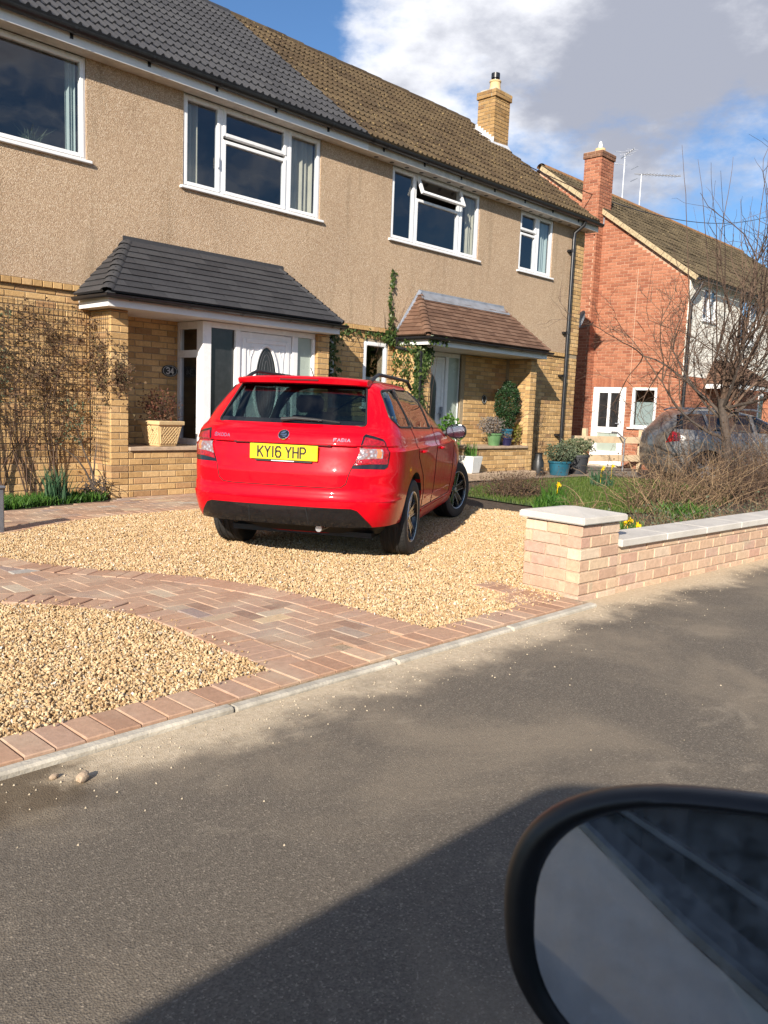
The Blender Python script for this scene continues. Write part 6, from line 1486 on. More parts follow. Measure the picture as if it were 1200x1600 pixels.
GZ = sorted(set([0.2, 0.28, 0.35, 0.45, 0.55, 0.65, 0.75, 0.82, 0.88, 0.91, 0.95, 1.0, 1.05, 1.12, 1.2, 1.28, 1.34, 1.38, 1.42, 1.45, 1.465, 1.475, 1.48]))
GX, GY, GR = 16.68, 7.22, math.radians(-42)
gc = thing('car', 'dusty grey estate car parked on the neighbouring drive behind the bare hedge', 'car', (GX, GY, -0.12), GR)
gb = SG.loft(GZ).build('body', M_silver, gc, world=False); cut = []
for xw in (0.0, 2.6):
    for sg in (-1, 1):
        c = MB(); c.lathe([(0.0, 0.5 * sg), (0.36, 0.5 * sg), (0.36, 1.0 * sg), (0.0, 1.0 * sg)], (xw, 0, 0.33), 'Y', 36); cut.append(raw(c))
gq = round_poly([(-0.50, 1.36), (-0.62, 1.08), (0.0, 1.06), (-0.08, 1.385)], 0.03); g1_ = round_poly([(-0.02, 1.385), (0.06, 1.06), (0.92, 1.05), (0.86, 1.39)], 0.03); g2_ = round_poly([(0.93, 1.385), (0.99, 1.05), (1.95, 1.04), (1.9, 1.07), (1.28, 1.34), (1.15, 1.375)], 0.03)
cut.append(raw(SG.loft([0.6, 0.8, 0.95, 1.05, 1.2, 1.38, 1.43], 0.05)))
for pl in (gq, g1_, g2_): cut.append(raw(prism_y(pl, -1.2, 1.2)))
for c in cut: c.matrix_world = Matrix.Translation(gc.location) @ Matrix.Rotation(GR, 4, 'Z')
bpy.context.view_layer.update(); apply_bool(gb, cut)
if not gb.data.materials: gb.data.materials.append(M_silver)
gb.data.materials.append(M_seat); line_inside(gb.data, SG, len(gb.data.materials) - 1)
for sg in (-1, 1):
    for nm, pl in (('quarter_window', gq), ('rear_door_window', g1_), ('front_door_window', g2_)): SG.side_patch(grow(pl, 0.01), -0.006, sg, rows=8, cols=10).build(nm, M_carglass_s, gc, smooth=True, world=False)
    SG.wrap_patch([(0.46, 0.80), (0.72, 0.82), (0.74, 1.00), (0.56, 1.03)], 0.008, sg, 0.012, 6, 10).build('tail_lamp', M_lamp_red, gc, smooth=True, world=False)
    mb = MB(); mb.tube([(-0.35, sg * 0.60, 1.45), (-0.2, sg * 0.6, 1.50), (1.0, sg * 0.58, 1.50), (1.15, sg * 0.57, 1.46)], 0.018, 6); mb.build('roof_rail', M_alloy, gc, world=False)
    mb = MB(); mb.cbox(1.78, 1.90, sg * 0.93 - 0.09, sg * 0.93 + 0.09, 1.02, 1.16, 0.04); mb.build('door_mirror', M_silver, gc, smooth=True, world=False)
    mb = MB(); mb.tube([Vector((x, sg * (SG.y_at(x, z) + 0.0), z)) for x, z in dens([(0.02, 1.05), (0.06, 0.9), (0.3, 0.6), (0.42, 0.36)])], 0.005, 5); mb.tube([Vector((x, sg * (SG.y_at(x, z) + 0.0), z)) for x, z in dens([(0.96, 1.05), (0.97, 0.36)])], 0.005, 5); mb.build('door_gap', M_trim, gc, world=False)
for x in (0.0, 2.6):
    for y in (-0.77, 0.77): make_wheel(gc, 'wheel', x, y, 0.32, 0.205, 0, -1 if y < 0 else 1, False)

# ------------------------------------------------------------------ lawn, soil, drive
lawn_poly = smooth_line([(8.9, 6.9), (8.7, 5.6), (9.2, 4.6), (10.6, 4.3), (12.5, 4.6), (14.2, 5.6), (14.6, 7.0), (13.9, 7.9), (12.2, 7.95), (10.2, 7.8), (8.9, 6.9)], 2)
sheet('soil', [(7.9, 2.78), (20.0, 2.2), (20.0, 5.6), (15.4, 6.4), (15.1, 9.2), (8.2, 9.2), (8.1, 7.4), (7.85, 6.0), (8.05, 5.2)], -0.03, M_soil)
sheet('lawn', lawn_poly, -0.012, M_turf_base)
sheet('side_drive', [(15.3, 6.3), (40, 5.2), (40, 8.7), (19.3, 8.7), (19.3, 16), (15.3, 16)], -0.125, M_drive)
sheet('patio', [(10.0, 8.4), (15.3, 8.0), (15.3, 9.3), (10.0, 9.3)], -0.008, simple('old_paving', (0.24, 0.19, 0.14), 0.9, 0.25, 5, 0.004, 60))
sheet('flower_bed', [(2.0, 7.75), (3.2, 8.22), (3.92, 8.44), (4.5, 8.52), (4.62, 8.72), (4.62, 9.2), (2.0, 9.2)], -0.010, M_soil)

def leafy(name, cols, rough=0.55, trans=0.25):
    t = NT(name); r = t.n('ShaderNodeNewGeometry').outputs['Random Per Island']
    c = t.ramp(r, [(i / (len(cols) - 1), c_) for i, c_ in enumerate(cols)])
    t.color(c); t.set(rough=rough, spec=0.3)
    tb = t.n('ShaderNodeBsdfTranslucent'); t.l(c, tb.inputs[0]); mx = t.n('ShaderNodeMixShader'); mx.inputs[0].default_value = trans
    t.l(t.b.outputs[0], mx.inputs[1]); t.l(tb.outputs[0], mx.inputs[2]); t.l(mx.outputs[0], t.o.inputs['Surface']); return t.m
M_grass = leafy('grass_blades', [(0.045, 0.085, 0.012), (0.075, 0.13, 0.02), (0.11, 0.17, 0.03), (0.16, 0.17, 0.06)])
M_lush = leafy('spring_green_leaves', [(0.03, 0.09, 0.015), (0.06, 0.15, 0.02), (0.10, 0.20, 0.035)])
M_bluegreen = leafy('daffodil_leaves', [(0.03, 0.085, 0.04), (0.06, 0.13, 0.065), (0.09, 0.16, 0.08)])
M_ivy = leafy('ivy_leaves', [(0.022, 0.05, 0.012), (0.045, 0.085, 0.02), (0.08, 0.125, 0.03), (0.15, 0.17, 0.06)], 0.4)
M_dryleaf = leafy('withered_leaves', [(0.07, 0.04, 0.025), (0.12, 0.07, 0.04), (0.18, 0.11, 0.06), (0.10, 0.09, 0.04)], 0.8)
M_greyleaf = leafy('grey_green_leaves', [(0.06, 0.085, 0.045), (0.10, 0.13, 0.075), (0.17, 0.20, 0.13)])
M_lavender = leafy('lavender_grey', [(0.14, 0.12, 0.11), (0.22, 0.19, 0.17), (0.28, 0.25, 0.22)])
M_bay = leafy('clipped_bush', [(0.010, 0.030, 0.012), (0.020, 0.052, 0.018), (0.035, 0.075, 0.025)], 0.45, 0.1)
M_redleaf = leafy('russet_leaves', [(0.07, 0.022, 0.018), (0.13, 0.045, 0.03), (0.20, 0.09, 0.05), (0.09, 0.07, 0.03)], 0.6)
M_twig = leafy('bare_twigs', [(0.05, 0.032, 0.024), (0.095, 0.06, 0.042), (0.15, 0.10, 0.07)], 0.85, 0.0)
M_twig_pale = leafy('dry_stems', [(0.07, 0.045, 0.03), (0.14, 0.09, 0.055), (0.22, 0.145, 0.085), (0.36, 0.25, 0.14)], 0.85, 0.0)
M_bark = simple('grey_brown_bark', (0.085, 0.065, 0.052), 0.9, 0.35, 25, 0.006, 60)
M_petal = simple('yellow_petals', (0.85, 0.55, 0.01), 0.5, 0.1, 40)

def blades(mb, n, region, h, wd, lean=0.35, z=0.0, seed=1):
    """grass or strap leaves as tapering bent strips; region() gives (x, y)"""
    rg = np.random.default_rng(seed); V = []; F = []
    for i in range(n):
        x, y = region(rg); a = rg.uniform(0, 2 * PI); hh = h * rg.uniform(0.55, 1.25); ln = lean * rg.uniform(0.1, 1.2) * hh; b = rg.uniform(0, 2 * PI)
        dx, dy = math.cos(a) * wd * rg.uniform(0.7, 1.3), math.sin(a) * wd; lx, ly = math.cos(b) * ln, math.sin(b) * ln; o = len(V)
        V += [(x - dx, y - dy, z), (x + dx, y + dy, z), (x - dx * 0.8 + lx * 0.35, y - dy * 0.8 + ly * 0.35, z + hh * 0.55), (x + dx * 0.8 + lx * 0.35, y + dy * 0.8 + ly * 0.35, z + hh * 0.55), (x + lx, y + ly, z + hh)]
        F += [(o, o + 1, o + 3, o + 2), (o + 2, o + 3, o + 4)]
    mb.add(V, F); return mb
def leaves(mb, pts, size, seed=2, flat=None, fold=0.25):
    """small folded leaves at given points, turned every way (or lying along a wall when flat is its normal)"""
    rg = np.random.default_rng(seed); V = []; F = []
    for p in pts:
        s = size * rg.uniform(0.6, 1.3)
        if flat is None: d = rg.normal(size=3)
        else:
            d = rg.normal(size=3) * 0.8 + np.array((0, 0, -0.5)); d = d - np.array(flat) * np.dot(d, flat) * 0.75
        d /= np.linalg.norm(d) + 1e-9; q = np.cross(d, rg.normal(size=3) if flat is None else np.array(flat) + rg.normal(size=3) * 0.4); q /= np.linalg.norm(q) + 1e-9; nn = np.cross(d, q)
        p = np.array(p); o = len(V)
        V += [tuple(p), tuple(p + d * s * 0.5 + q * s * 0.36 + nn * s * fold), tuple(p + d * s), tuple(p + d * s * 0.5 - q * s * 0.36 + nn * s * fold)]
        F += [(o, o + 1, o + 2), (o, o + 2, o + 3)]
    mb.add(V, F); return mb
def ball_pts(n, c, r, seed, shell=0.55):
    rg = np.random.default_rng(seed); d = rg.normal(size=(n, 3)); d /= np.linalg.norm(d, axis=1)[:, None]; rad = (shell + (1 - shell) * rg.uniform(0, 1, n) ** 0.5)[:, None]
    lump = 1 + 0.13 * np.sin(d[:, :1] * 5 + seed) * np.cos(d[:, 1:2] * 6) + 0.08 * np.sin(d[:, 2:3] * 9 + seed)
    return np.array(c) + d * rad * lump * np.array(r)
def shoot(mb, p, d, L, r, segs=6, droop=0.0, wander=0.12, rg=random, sides=4, taper=0.25):
    """one curved twig; returns its points"""
    p = Vector(p); d = Vector(d).normalized(); pts = [p.copy()]; rs = [r]
    for k in range(segs):
        d = (d + Vector((rg.gauss(0, wander), rg.gauss(0, wander), rg.gauss(0, wander) - droop))).normalized(); p = p + d * (L / segs); pts.append(p.copy()); rs.append(r * (1 - (1 - taper) * (k + 1) / segs))
    mb.tube(pts, rs, sides, cap=False); return pts, d
def in_poly_region(poly):
    xs = [p[0] for p in poly]; ys = [p[1] for p in poly]
    def f(rg):
        while True:
            x, y = rg.uniform(min(xs), max(xs)), rg.uniform(min(ys), max(ys))
            if inside((x, y), poly): return x, y
    return f
mb = MB(); blades(mb, 26000, in_poly_region(lawn_poly), 0.055, 0.0035, 0.6, -0.012, 11); tag(mb.build('grass', M_grass, None, recalc=False), 'short lawn grass in the front garden of the brown roofed house', 'grass', kind='stuff')
mb = MB(); bed = [(2.2, 7.85), (3.2, 8.26), (3.92, 8.46), (4.5, 8.56), (4.58, 8.95), (2.2, 8.7)]
blades(mb, 5200, in_poly_region(bed), 0.10, 0.007, 0.9, -0.01, 12); tag(mb.build('ground_cover', M_lush, None, recalc=False), 'bright green ground cover under the climber by the house path', 'plant', kind='stuff')
def clump(name, label, cx, cy, r, n, h, wd, mat, seed, lean=0.35, flowers=0, group=None, fz=1.0):
    t = thing(name, label, 'plant', (cx, cy, 0), 0, group)
    def reg(rg): a = rg.uniform(0, 2 * PI); q = r * math.sqrt(rg.uniform()); return q * math.cos(a), q * math.sin(a)
    mb = MB(); blades(mb, n, reg, h, wd, lean, -0.01, seed); mb.build('leaves', mat, t, recalc=False, world=False)
    rg = random.Random(seed)
    for k in range(flowers):
        a = rg.uniform(0, 2 * PI); q = r * math.sqrt(rg.random()); x, y, z = q * math.cos(a), q * math.sin(a), h * fz * rg.uniform(0.9, 1.15)
        fm = MB(); fm.tube([(x, y, 0), (x, y, z)], 0.004, 4)
        for p_ in range(6):
            an = p_ * PI / 3; dx, dz = math.cos(an), math.sin(an); fm.add([(x, y - 0.012, z), (x + dx * 0.022 - dz * 0.012, y - 0.016, z + dz * 0.022 + dx * 0.012), (x + dx * 0.042, y - 0.01, z + dz * 0.042), (x + dx * 0.022 + dz * 0.012, y - 0.016, z + dz * 0.022 - dx * 0.012)], [(0, 1, 2, 3)])
        fm.lathe([(0.012, 0.0), (0.018, -0.03), (0.0, -0.012)], (x, y - 0.012, z), 'Y', 8); fm.build('flower', M_petal, t, world=False)
    return t
G_DAF = 'daffodil clumps in the front gardens'
clump('daffodil_clump', 'blue green strap leaved clump growing at the foot of the climber', 3.93, 8.60, 0.13, 170, 0.36, 0.007, M_bluegreen, 21, 0.4, 0, G_DAF)
clump('daffodil_clump', 'daffodils with two yellow flowers at the near edge of the lawn', 9.25, 5.75, 0.16, 120, 0.26, 0.008, M_lush, 22, 0.5, 2, G_DAF)
clump('daffodil_clump', 'blue green daffodil clump out on the lawn', 12.3, 6.75, 0.18, 130, 0.30, 0.008, M_bluegreen, 23, 0.5, 3, G_DAF)
clump('daffodil_clump', 'daffodil with yellow flowers just behind the wall pillar', 6.95, 3.55, 0.14, 90, 0.24, 0.008, M_lush, 24, 0.6, 3, G_DAF, fz=0.8)
clump('green_clump', 'low bright green leafy clump beside the gravel edge', 8.55, 5.35, 0.22, 220, 0.17, 0.013, M_lush, 25, 0.8)
clump('green_clump', 'green leaves under the bare hedge behind the coping', 9.0, 3.9, 0.30, 240, 0.22, 0.012, M_lush, 26, 0.9)

# ------------------------------------------------------------------ trellis and climber on the left house
tr = thing('trellis', 'fine wire trellis netting fixed to the left brick wall', 'trellis', (3.3, YB0 - 0.03, 0.4))
mb = MB(); x = 3.35
while x < 4.58: mb.tube([(x, YB0 - 0.035, 0.42), (x + random.gauss(0, 0.004), YB0 - 0.035, 2.18)], 0.0021, 4); x += 0.055
z = 0.42
while z < 2.2: mb.tube([(3.35, YB0 - 0.037, z), (4.58, YB0 - 0.037, z)], 0.0021, 4); z += 0.055
mb.build('front_netting', M_twig, tr)
mb = MB(); y = PF + 0.03
while y < YB0 - 0.03: mb.tube([(PX0 - 0.02, y, 0.42), (PX0 - 0.02, y, 2.06)], 0.0025, 4); y += 0.045
z = 0.42
while z < 2.06: mb.tube([(PX0 - 0.022, PF + 0.03, z), (PX0 - 0.022, YB0 - 0.03, z)], 0.0025, 4); z += 0.05
mb.build('side_netting', M_twig, tr)
cl = thing('climbing_plant', 'bare brown climber sprawling over the trellis on the left wall', 'plant', (3.8, YB0 - 0.1, 0))
st = MB(); lf_pts = []; rg = random.Random(5)
for k in range(20):
    x0 = rg.choice([3.35, 3.55, 3.80, 3.88, 4.15, 4.2]) + rg.gauss(0, 0.05); p = Vector((x0, YB0 - 0.06, 0.0)); pts, d = shoot(st, p, (rg.gauss(0, 0.12), 0, 1), rg.uniform(0.9, 2.1), rg.uniform(0.004, 0.011), 10, 0.0, 0.10, rg, 5)
    for q in pts: q.y = min(max(q.y, YB0 - 0.16), YB0 - 0.045)
for k in range(240):
    # twigs thickest in a tall swathe, thin elsewhere
    x0 = min(4.66, max(3.2, rg.choice([rg.gauss(3.40, 0.10), rg.gauss(4.00, 0.13), rg.gauss(4.00, 0.13), rg.gauss(4.02, 0.2), rg.uniform(3.3, 4.6)]))); z0 = rg.choice([rg.uniform(1.0, 2.1), rg.uniform(1.25, 2.05), rg.uniform(0.6, 1.6)])
    pts, d = shoot(st, (x0, YB0 - rg.uniform(0.05, 0.15), z0), (rg.gauss(0, 1), -0.1, rg.gauss(0, 0.8)), rg.uniform(0.12, 0.45), 0.0028, 5, 0.04, 0.35, rg, 3)
    for q in pts[1:]:
        if q.z < 2.2: lf_pts += [(q.x + rg.gauss(0, 0.02), min(q.y, YB0 - 0.02), q.z + rg.gauss(0, 0.02)) for _ in range(rg.choice([0, 1, 1, 2]))]
for k in range(60):                                           # tangle on the pier side
    y0 = rg.uniform(PF - 0.03, YB0 - 0.05); z0 = rg.choice([rg.gauss(1.55, 0.2), rg.uniform(1.2, 2.0)])
    pts, d = shoot(st, (PX0 - 0.05, y0, z0), (-0.1, rg.gauss(0, 1), rg.gauss(-0.2, 0.8)), rg.uniform(0.1, 0.35), 0.0026, 4, 0.03, 0.3, rg, 3)
    lf_pts += [(q.x, q.y, q.z) for q in pts for _ in range(2)]
for k in range(60):
    pts, d = shoot(st, (PX0 + rg.uniform(-0.03, 0.16), PF - 0.04, rg.gauss(1.42, 0.14)), (rg.gauss(0.3, 0.5), -0.1, rg.gauss(-0.4, 0.4)), rg.uniform(0.08, 0.24), 0.0025, 4, 0.03, 0.3, rg, 3)
    lf_pts += [(q.x, q.y, q.z) for q in pts]
st.build('stems', M_twig, cl, recalc=False)
mb = MB(); leaves(mb, lf_pts, 0.036, 31); mb.build('withered_leaves', M_dryleaf, cl, recalc=False)
mb = MB(); gp_ = [(rg.gauss(3.42, 0.12), YB0 - rg.uniform(0.05, 0.14), rg.uniform(0.9, 2.15)) for _ in range(520)] + [(rg.gauss(4.35, 0.1), YB0 - rg.uniform(0.06, 0.2), rg.uniform(0.6, 1.1)) for _ in range(160)]
leaves(mb, gp_, 0.035, 32); mb.build('green_leaves', M_greyleaf, cl, recalc=False)
sh_ = thing('dead_shrub', 'gnarled brown shrub stump at the foot of the porch pier', 'shrub', (4.42, 8.72, 0)); mb = MB()
for k in range(90): shoot(mb, (rg.gauss(0, 0.07), rg.gauss(0, 0.06), rg.uniform(0, 0.2)), (rg.gauss(0, 1), rg.gauss(0, 1), rg.gauss(0.4, 0.5)), rg.uniform(0.1, 0.2), 0.007, 5, 0.02, 0.5, rg, 4)
for (dx, dz) in ((0.10, 0.75), (-0.12, 0.62), (0.03, 0.55)): shoot(mb, (0, 0, 0.1), (dx, 0.05, 0.5), dz, 0.014, 8, -0.02, 0.10, rg, 6)
mb.build('stems', M_bark, sh_, recalc=False, world=False)
bo = thing('bollard', 'grey metal box post at the left edge of the gravel', 'bollard', (2.66, 7.0, 0)); M_galv = simple('galvanised_steel', (0.20, 0.21, 0.23), 0.5, 0.15, 12, metal=0.5)
mb = MB(); mb.cbox(-0.10, 0.07, -0.07, 0.07, -0.02, 0.36, 0.01); mb.build('post', M_galv, bo, world=False); mb = MB(); mb.cbox(-0.112, 0.082, -0.082, 0.082, 0.361, 0.385, 0.008); mb.build('cap', M_galv, bo, world=False)

# ------------------------------------------------------------------ ivy round the second porch
iv = thing('ivy', 'green ivy covering the porch pier and climbing the wall between the porches', 'ivy', (9.7, 9.0, 0)); mb = MB(); stm = MB(); lp_ = []
for k in range(2700):
    z = rg.uniform(0.9, 2.12); x = rg.uniform(9.70, 10.10) if z > 1.2 else rg.uniform(9.7, 9.95)
    if x > 9.93 + 0.2 * math.sin(z * 7) * rg.random() + (z - 1.6) * 0.25: continue
    lp_.append((x, PF - rg.uniform(0.015, 0.07), z))
for k in range(420): lp_.append((9.72 - rg.uniform(0, 0.06), rg.uniform(PF, YB0 - 0.05), rg.uniform(0.9, 2.2)))
for k in range(150):                                           # spire up the render
    z = rg.uniform(2.2, 3.28); lp_.append((9.60 + 0.03 * math.sin(z * 6) + rg.gauss(0, 0.014 + 0.014 * (3.3 - z)), Y0 - rg.uniform(0.015, 0.05), z))
for k in range(130): z = rg.uniform(2.15, 2.38); lp_.append((9.60 + rg.gauss(0, 0.09), Y0 - rg.uniform(0.02, 0.1), z))
for k in range(240): z = rg.uniform(1.3, 2.28); lp_.append((8.36 + rg.gauss(0, 0.10) * (0.5 + 0.5 * (2.3 - z)), YB0 - rg.uniform(0.02, 0.14), z))
for k in range(90): lp_.append((rg.uniform(8.4, 9.6), YB0 - rg.uniform(0.02, 0.06), 2.27 + rg.gauss(0, 0.03)))
for k in range(60): lp_.append((9.75 + rg.uniform(0, 0.45), 8.42 + rg.uniform(0, 0.05), 2.22 + rg.gauss(0, 0.04)))
leaves(mb, lp_, 0.062, 41, flat=(0, -1, 0)); mb.build('leaves', M_ivy, iv, recalc=False)
for k in range(7): shoot(stm, (9.60 + rg.gauss(0, 0.05), Y0 - 0.012, 2.1), (rg.gauss(0, 0.10), 0, 1), rg.uniform(0.5, 1.15), 0.004, 8, 0, 0.05, rg, 4)
for k in range(4): shoot(stm, (9.85 + rg.gauss(0, 0.05), PF - 0.02, 0.0), (rg.gauss(0, 0.08), 0, 1), 2.0, 0.008, 8, 0, 0.04, rg, 4)
for k in range(10): shoot(stm, (8.4 + rg.uniform(0, 1.1), YB0 - 0.02, 2.28), (rg.gauss(0, 1), 0, rg.gauss(-0.3, 0.4)), rg.uniform(0.2, 0.5), 0.004, 6, 0.02, 0.2, rg, 4)
stm.build('stems', M_twig, iv, recalc=False)

# ------------------------------------------------------------------ pots and planted things
def pot(name, label, x, y, z, r0, r1, h, mat, group='plant pots round the porches', rim=0.012):
    t = thing(name, label, 'plant pot', (x, y, z), 0, group)
    mb = MB(); mb.lathe([(0, 0), (r0, 0), (r0 * 1.02, 0.01), (r1 * 0.97, h * 0.86), (r1 + rim, h * 0.87), (r1 + rim, h), (r1 - 0.008, h), (r1 - 0.012, h * 0.9), (0, h * 0.88)], (0, 0, 0), 'Z', 28); mb.build('pot', mat, t, smooth=True, world=False)
    return t
lat = thing('planter', 'square buff lattice planter on the ledge of the grey tiled porch', 'plant pot', (5.36, 8.86, 0.583), math.radians(8))
mb = MB(); b0, b1, H_ = 0.125, 0.185, 0.30; bmq = bmesh.new()
vs0 = [bmq.verts.new((sx * b0, sy * b0, 0)) for sx, sy in ((-1, -1), (1, -1), (1, 1), (-1, 1))]; vs1 = [bmq.verts.new((sx * b1, sy * b1, H_)) for sx, sy in ((-1, -1), (1, -1), (1, 1), (-1, 1))]
bmq.faces.new(vs0[::-1]); [bmq.faces.new((vs0[i], vs0[(i + 1) % 4], vs1[(i + 1) % 4], vs1[i])) for i in range(4)]; bmq.faces.new(vs1); bmesh.ops.bevel(bmq, geom=bmq.edges[:], offset=0.008, segments=2, affect='EDGES'); mb.bm(bmq); bmq.free(); mb.build('body', M_clay_pot, lat, world=False)
mb = MB()
for f in range(4):
    for s_ in (-1, 1):
        for k in range(-5, 6):
            pts = []
            for q in (0.05, 0.5, 0.95):
                zz = 0.02 + q * (H_ - 0.075); hw = (b0 + (b1 - b0) * zz / H_) ; u = k * 0.045 + s_ * (q - 0.5) * 0.2
                u = max(-hw * 0.9, min(hw * 0.9, u)); p = Vector((u, -hw - 0.003, zz)); p.rotate(Matrix.Rotation(f * PI / 2, 3, 'Z')); pts.append(p)
            mb.tube(pts, 0.006, 5)
mb.build('lattice', M_clay_pot, lat, world=False)
mb = MB(); mb.cbox(-b1 - 0.012, b1 + 0.012, -b1 - 0.012, b1 + 0.012, H_ - 0.045, H_ + 0.004, 0.008); mb.build('rim', M_clay_pot, lat, world=False)
def shrub(name, label, x, y, z, c, r, n, size, leaf_mat, twigs=20, seed=3, twig_mat=None, shell=0.3, cat='shrub', group=None):
    t = thing(name, label, cat, (x, y, z), 0, group); rg2 = random.Random(seed); mb = MB()
    for k in range(twigs): a = rg2.uniform(0, 2 * PI); el = rg2.uniform(0.3, 1.4); shoot(mb, (0, 0, 0), (math.cos(a) * math.cos(el) * r[0], math.sin(a) * math.cos(el) * r[1], math.sin(el) * r[2] + 0.2 * c[2]), (c[2] + r[2]) * rg2.uniform(0.6, 0.95), 0.005, 6, 0, 0.12, rg2, 4)
    mb.build('stems', twig_mat or M_twig, t, recalc=False, world=False)
    mb = MB(); leaves(mb, ball_pts(n, c, r, seed, shell), size, seed); mb.build('leaves', leaf_mat, t, recalc=False, world=False); return t
shrub('russet_shrub', 'russet leaved shrub growing in the lattice planter', 5.36, 8.86, 0.86, (-0.03, 0, 0.20), (0.26, 0.20, 0.22), 420, 0.035, M_redleaf, 26, 51, shell=0.1)
M_gr_glaze = simple('green_glaze', (0.10, 0.20, 0.085), 0.2, 0.25, 6, coat=0.5); M_bl_glaze = simple('teal_glaze', (0.02, 0.10, 0.15), 0.18, 0.2, 6, coat=0.6); M_pu_glaze = simple('dark_blue_glaze', (0.02, 0.018, 0.06), 0.2, 0.2, 6, coat=0.5)
LZ = 0.549
pot('plant_pot', 'green striped pot on the ledge of the russet tiled porch', 12.05, 8.80, LZ, 0.10, 0.135, 0.22, M_gr_glaze)
shrub('lavender', 'grey lavender mound in the green striped pot', 12.05, 8.80, LZ + 0.19, (-0.10, 0.02, 0.17), (0.26, 0.2, 0.17), 1100, 0.03, M_lavender, 40, 52, shell=0.2)
pot('plant_pot', 'small dark blue pot between the green and teal pots', 12.36, 8.74, LZ, 0.07, 0.10, 0.14, M_pu_glaze)
shrub('small_flowers', 'small yellow and purple flowers in the dark blue pot', 12.36, 8.74, LZ + 0.13, (0, 0, 0.04), (0.09, 0.09, 0.06), 110, 0.025, leafy('violas', [(0.45, 0.30, 0.02), (0.16, 0.04, 0.14), (0.06, 0.12, 0.03)]), 6, 53)
pot('plant_pot', 'tall teal glazed pot holding the clipped bush', 12.55, 8.92, LZ, 0.11, 0.135, 0.30, M_bl_glaze)
shrub('clipped_bush', 'dark green egg shaped clipped bush in the teal pot', 12.55, 8.92, LZ + 0.27, (0.02, 0, 0.48), (0.225, 0.225, 0.42), 3600, 0.035, M_bay, 14, 54, shell=0.78)
shrub('yellow_green_plant', 'yellow green leafy plant right of the teal pot', 12.80, 8.86, LZ, (0, 0, 0.2), (0.10, 0.12, 0.2), 260, 0.05, leafy('yellow_green', [(0.12, 0.14, 0.02), (0.22, 0.20, 0.04), (0.30, 0.20, 0.08)]), 10, 55)
wpot = thing('plant_pot', 'square white pot on the doorstep by the white door', 'plant pot', (11.12, 8.60, 0.101), 0.1)
mb = MB(); bmq = bmesh.new(); vs0 = [bmq.verts.new((sx * 0.125, sy * 0.125, 0)) for sx, sy in ((-1, -1), (1, -1), (1, 1), (-1, 1))]; vs1 = [bmq.verts.new((sx * 0.165, sy * 0.165, 0.29)) for sx, sy in ((-1, -1), (1, -1), (1, 1), (-1, 1))]
bmq.faces.new(vs0[::-1]); [bmq.faces.new((vs0[i], vs0[(i + 1) % 4], vs1[(i + 1) % 4], vs1[i])) for i in range(4)]; bmq.faces.new(vs1); bmesh.ops.bevel(bmq, geom=bmq.edges[:], offset=0.012, segments=2, affect='EDGES'); mb.bm(bmq); bmq.free(); mb.build('body', M_white_paint, wpot, world=False)
c_ = clump('bulb_shoots', 'green bulb shoots in the square white pot', 11.12, 8.60, 0.10, 40, 0.26, 0.008, M_lush, 56, 0.3); c_.location.z = 0.385
c_ = shrub('porch_bush', 'leafy green bush in front of the white door of the brown roofed house', 10.42, 8.52, 0.1, (0, 0, 0.62), (0.20, 0.2, 0.36), 420, 0.07, M_lush, 18, 57)
pot('plant_pot', 'blue glazed pot on the paving below the drainpipe', 13.72, 8.45, -0.005, 0.17, 0.215, 0.27, M_bl_glaze)
shrub('grey_shrub', 'grey green shrub in the blue glazed pot', 13.72, 8.45, 0.24, (0.02, 0, 0.17), (0.34, 0.3, 0.2), 1000, 0.045, M_greyleaf, 30, 58, shell=0.2)
pot('plant_pot', 'large dark grey tub right of the blue pot', 14.50, 8.55, -0.005, 0.20, 0.245, 0.38, simple('dark_tub', (0.035, 0.037, 0.042), 0.6, 0.2, 8))
shrub('variegated_shrub', 'pale variegated shrub in the dark grey tub', 14.50, 8.55, 0.34, (0.03, 0, 0.18), (0.38, 0.32, 0.2), 1000, 0.05, leafy('variegated', [(0.08, 0.11, 0.05), (0.16, 0.19, 0.10), (0.30, 0.31, 0.20)]), 30, 59, shell=0.2)
bt = thing('bare_climber', 'thin bare climber against the wall right of the russet porch', 'plant', (13.5, 9.1, 0)); mb = MB()
for k in range(70): x = 13.95 + rg.gauss(0, 0.16); shoot(mb, (x, YB0 - 0.04, rg.uniform(0.2, 1.2)), (rg.gauss(0, 0.7), -0.02, rg.gauss(0.5, 0.6)), rg.uniform(0.2, 0.5), 0.003, 6, 0, 0.2, rg, 3)
shoot(mb, (13.9, YB0 - 0.04, 0), (0.02, 0, 1), 1.4, 0.008, 8, 0, 0.05, rg, 5); mb.build('stems', M_twig_pale, bt, recalc=False)
cc = thing('milk_can', 'dark ornamental can at the foot of the wing wall', 'can', (13.25, 8.62, -0.005)); mb = MB(); mb.lathe([(0, 0), (0.10, 0), (0.11, 0.05), (0.105, 0.25), (0.07, 0.33), (0.07, 0.40), (0.09, 0.42), (0, 0.42)], (0, 0, 0), 'Z', 20); mb.build('body', M_slate, cc, smooth=True, world=False)

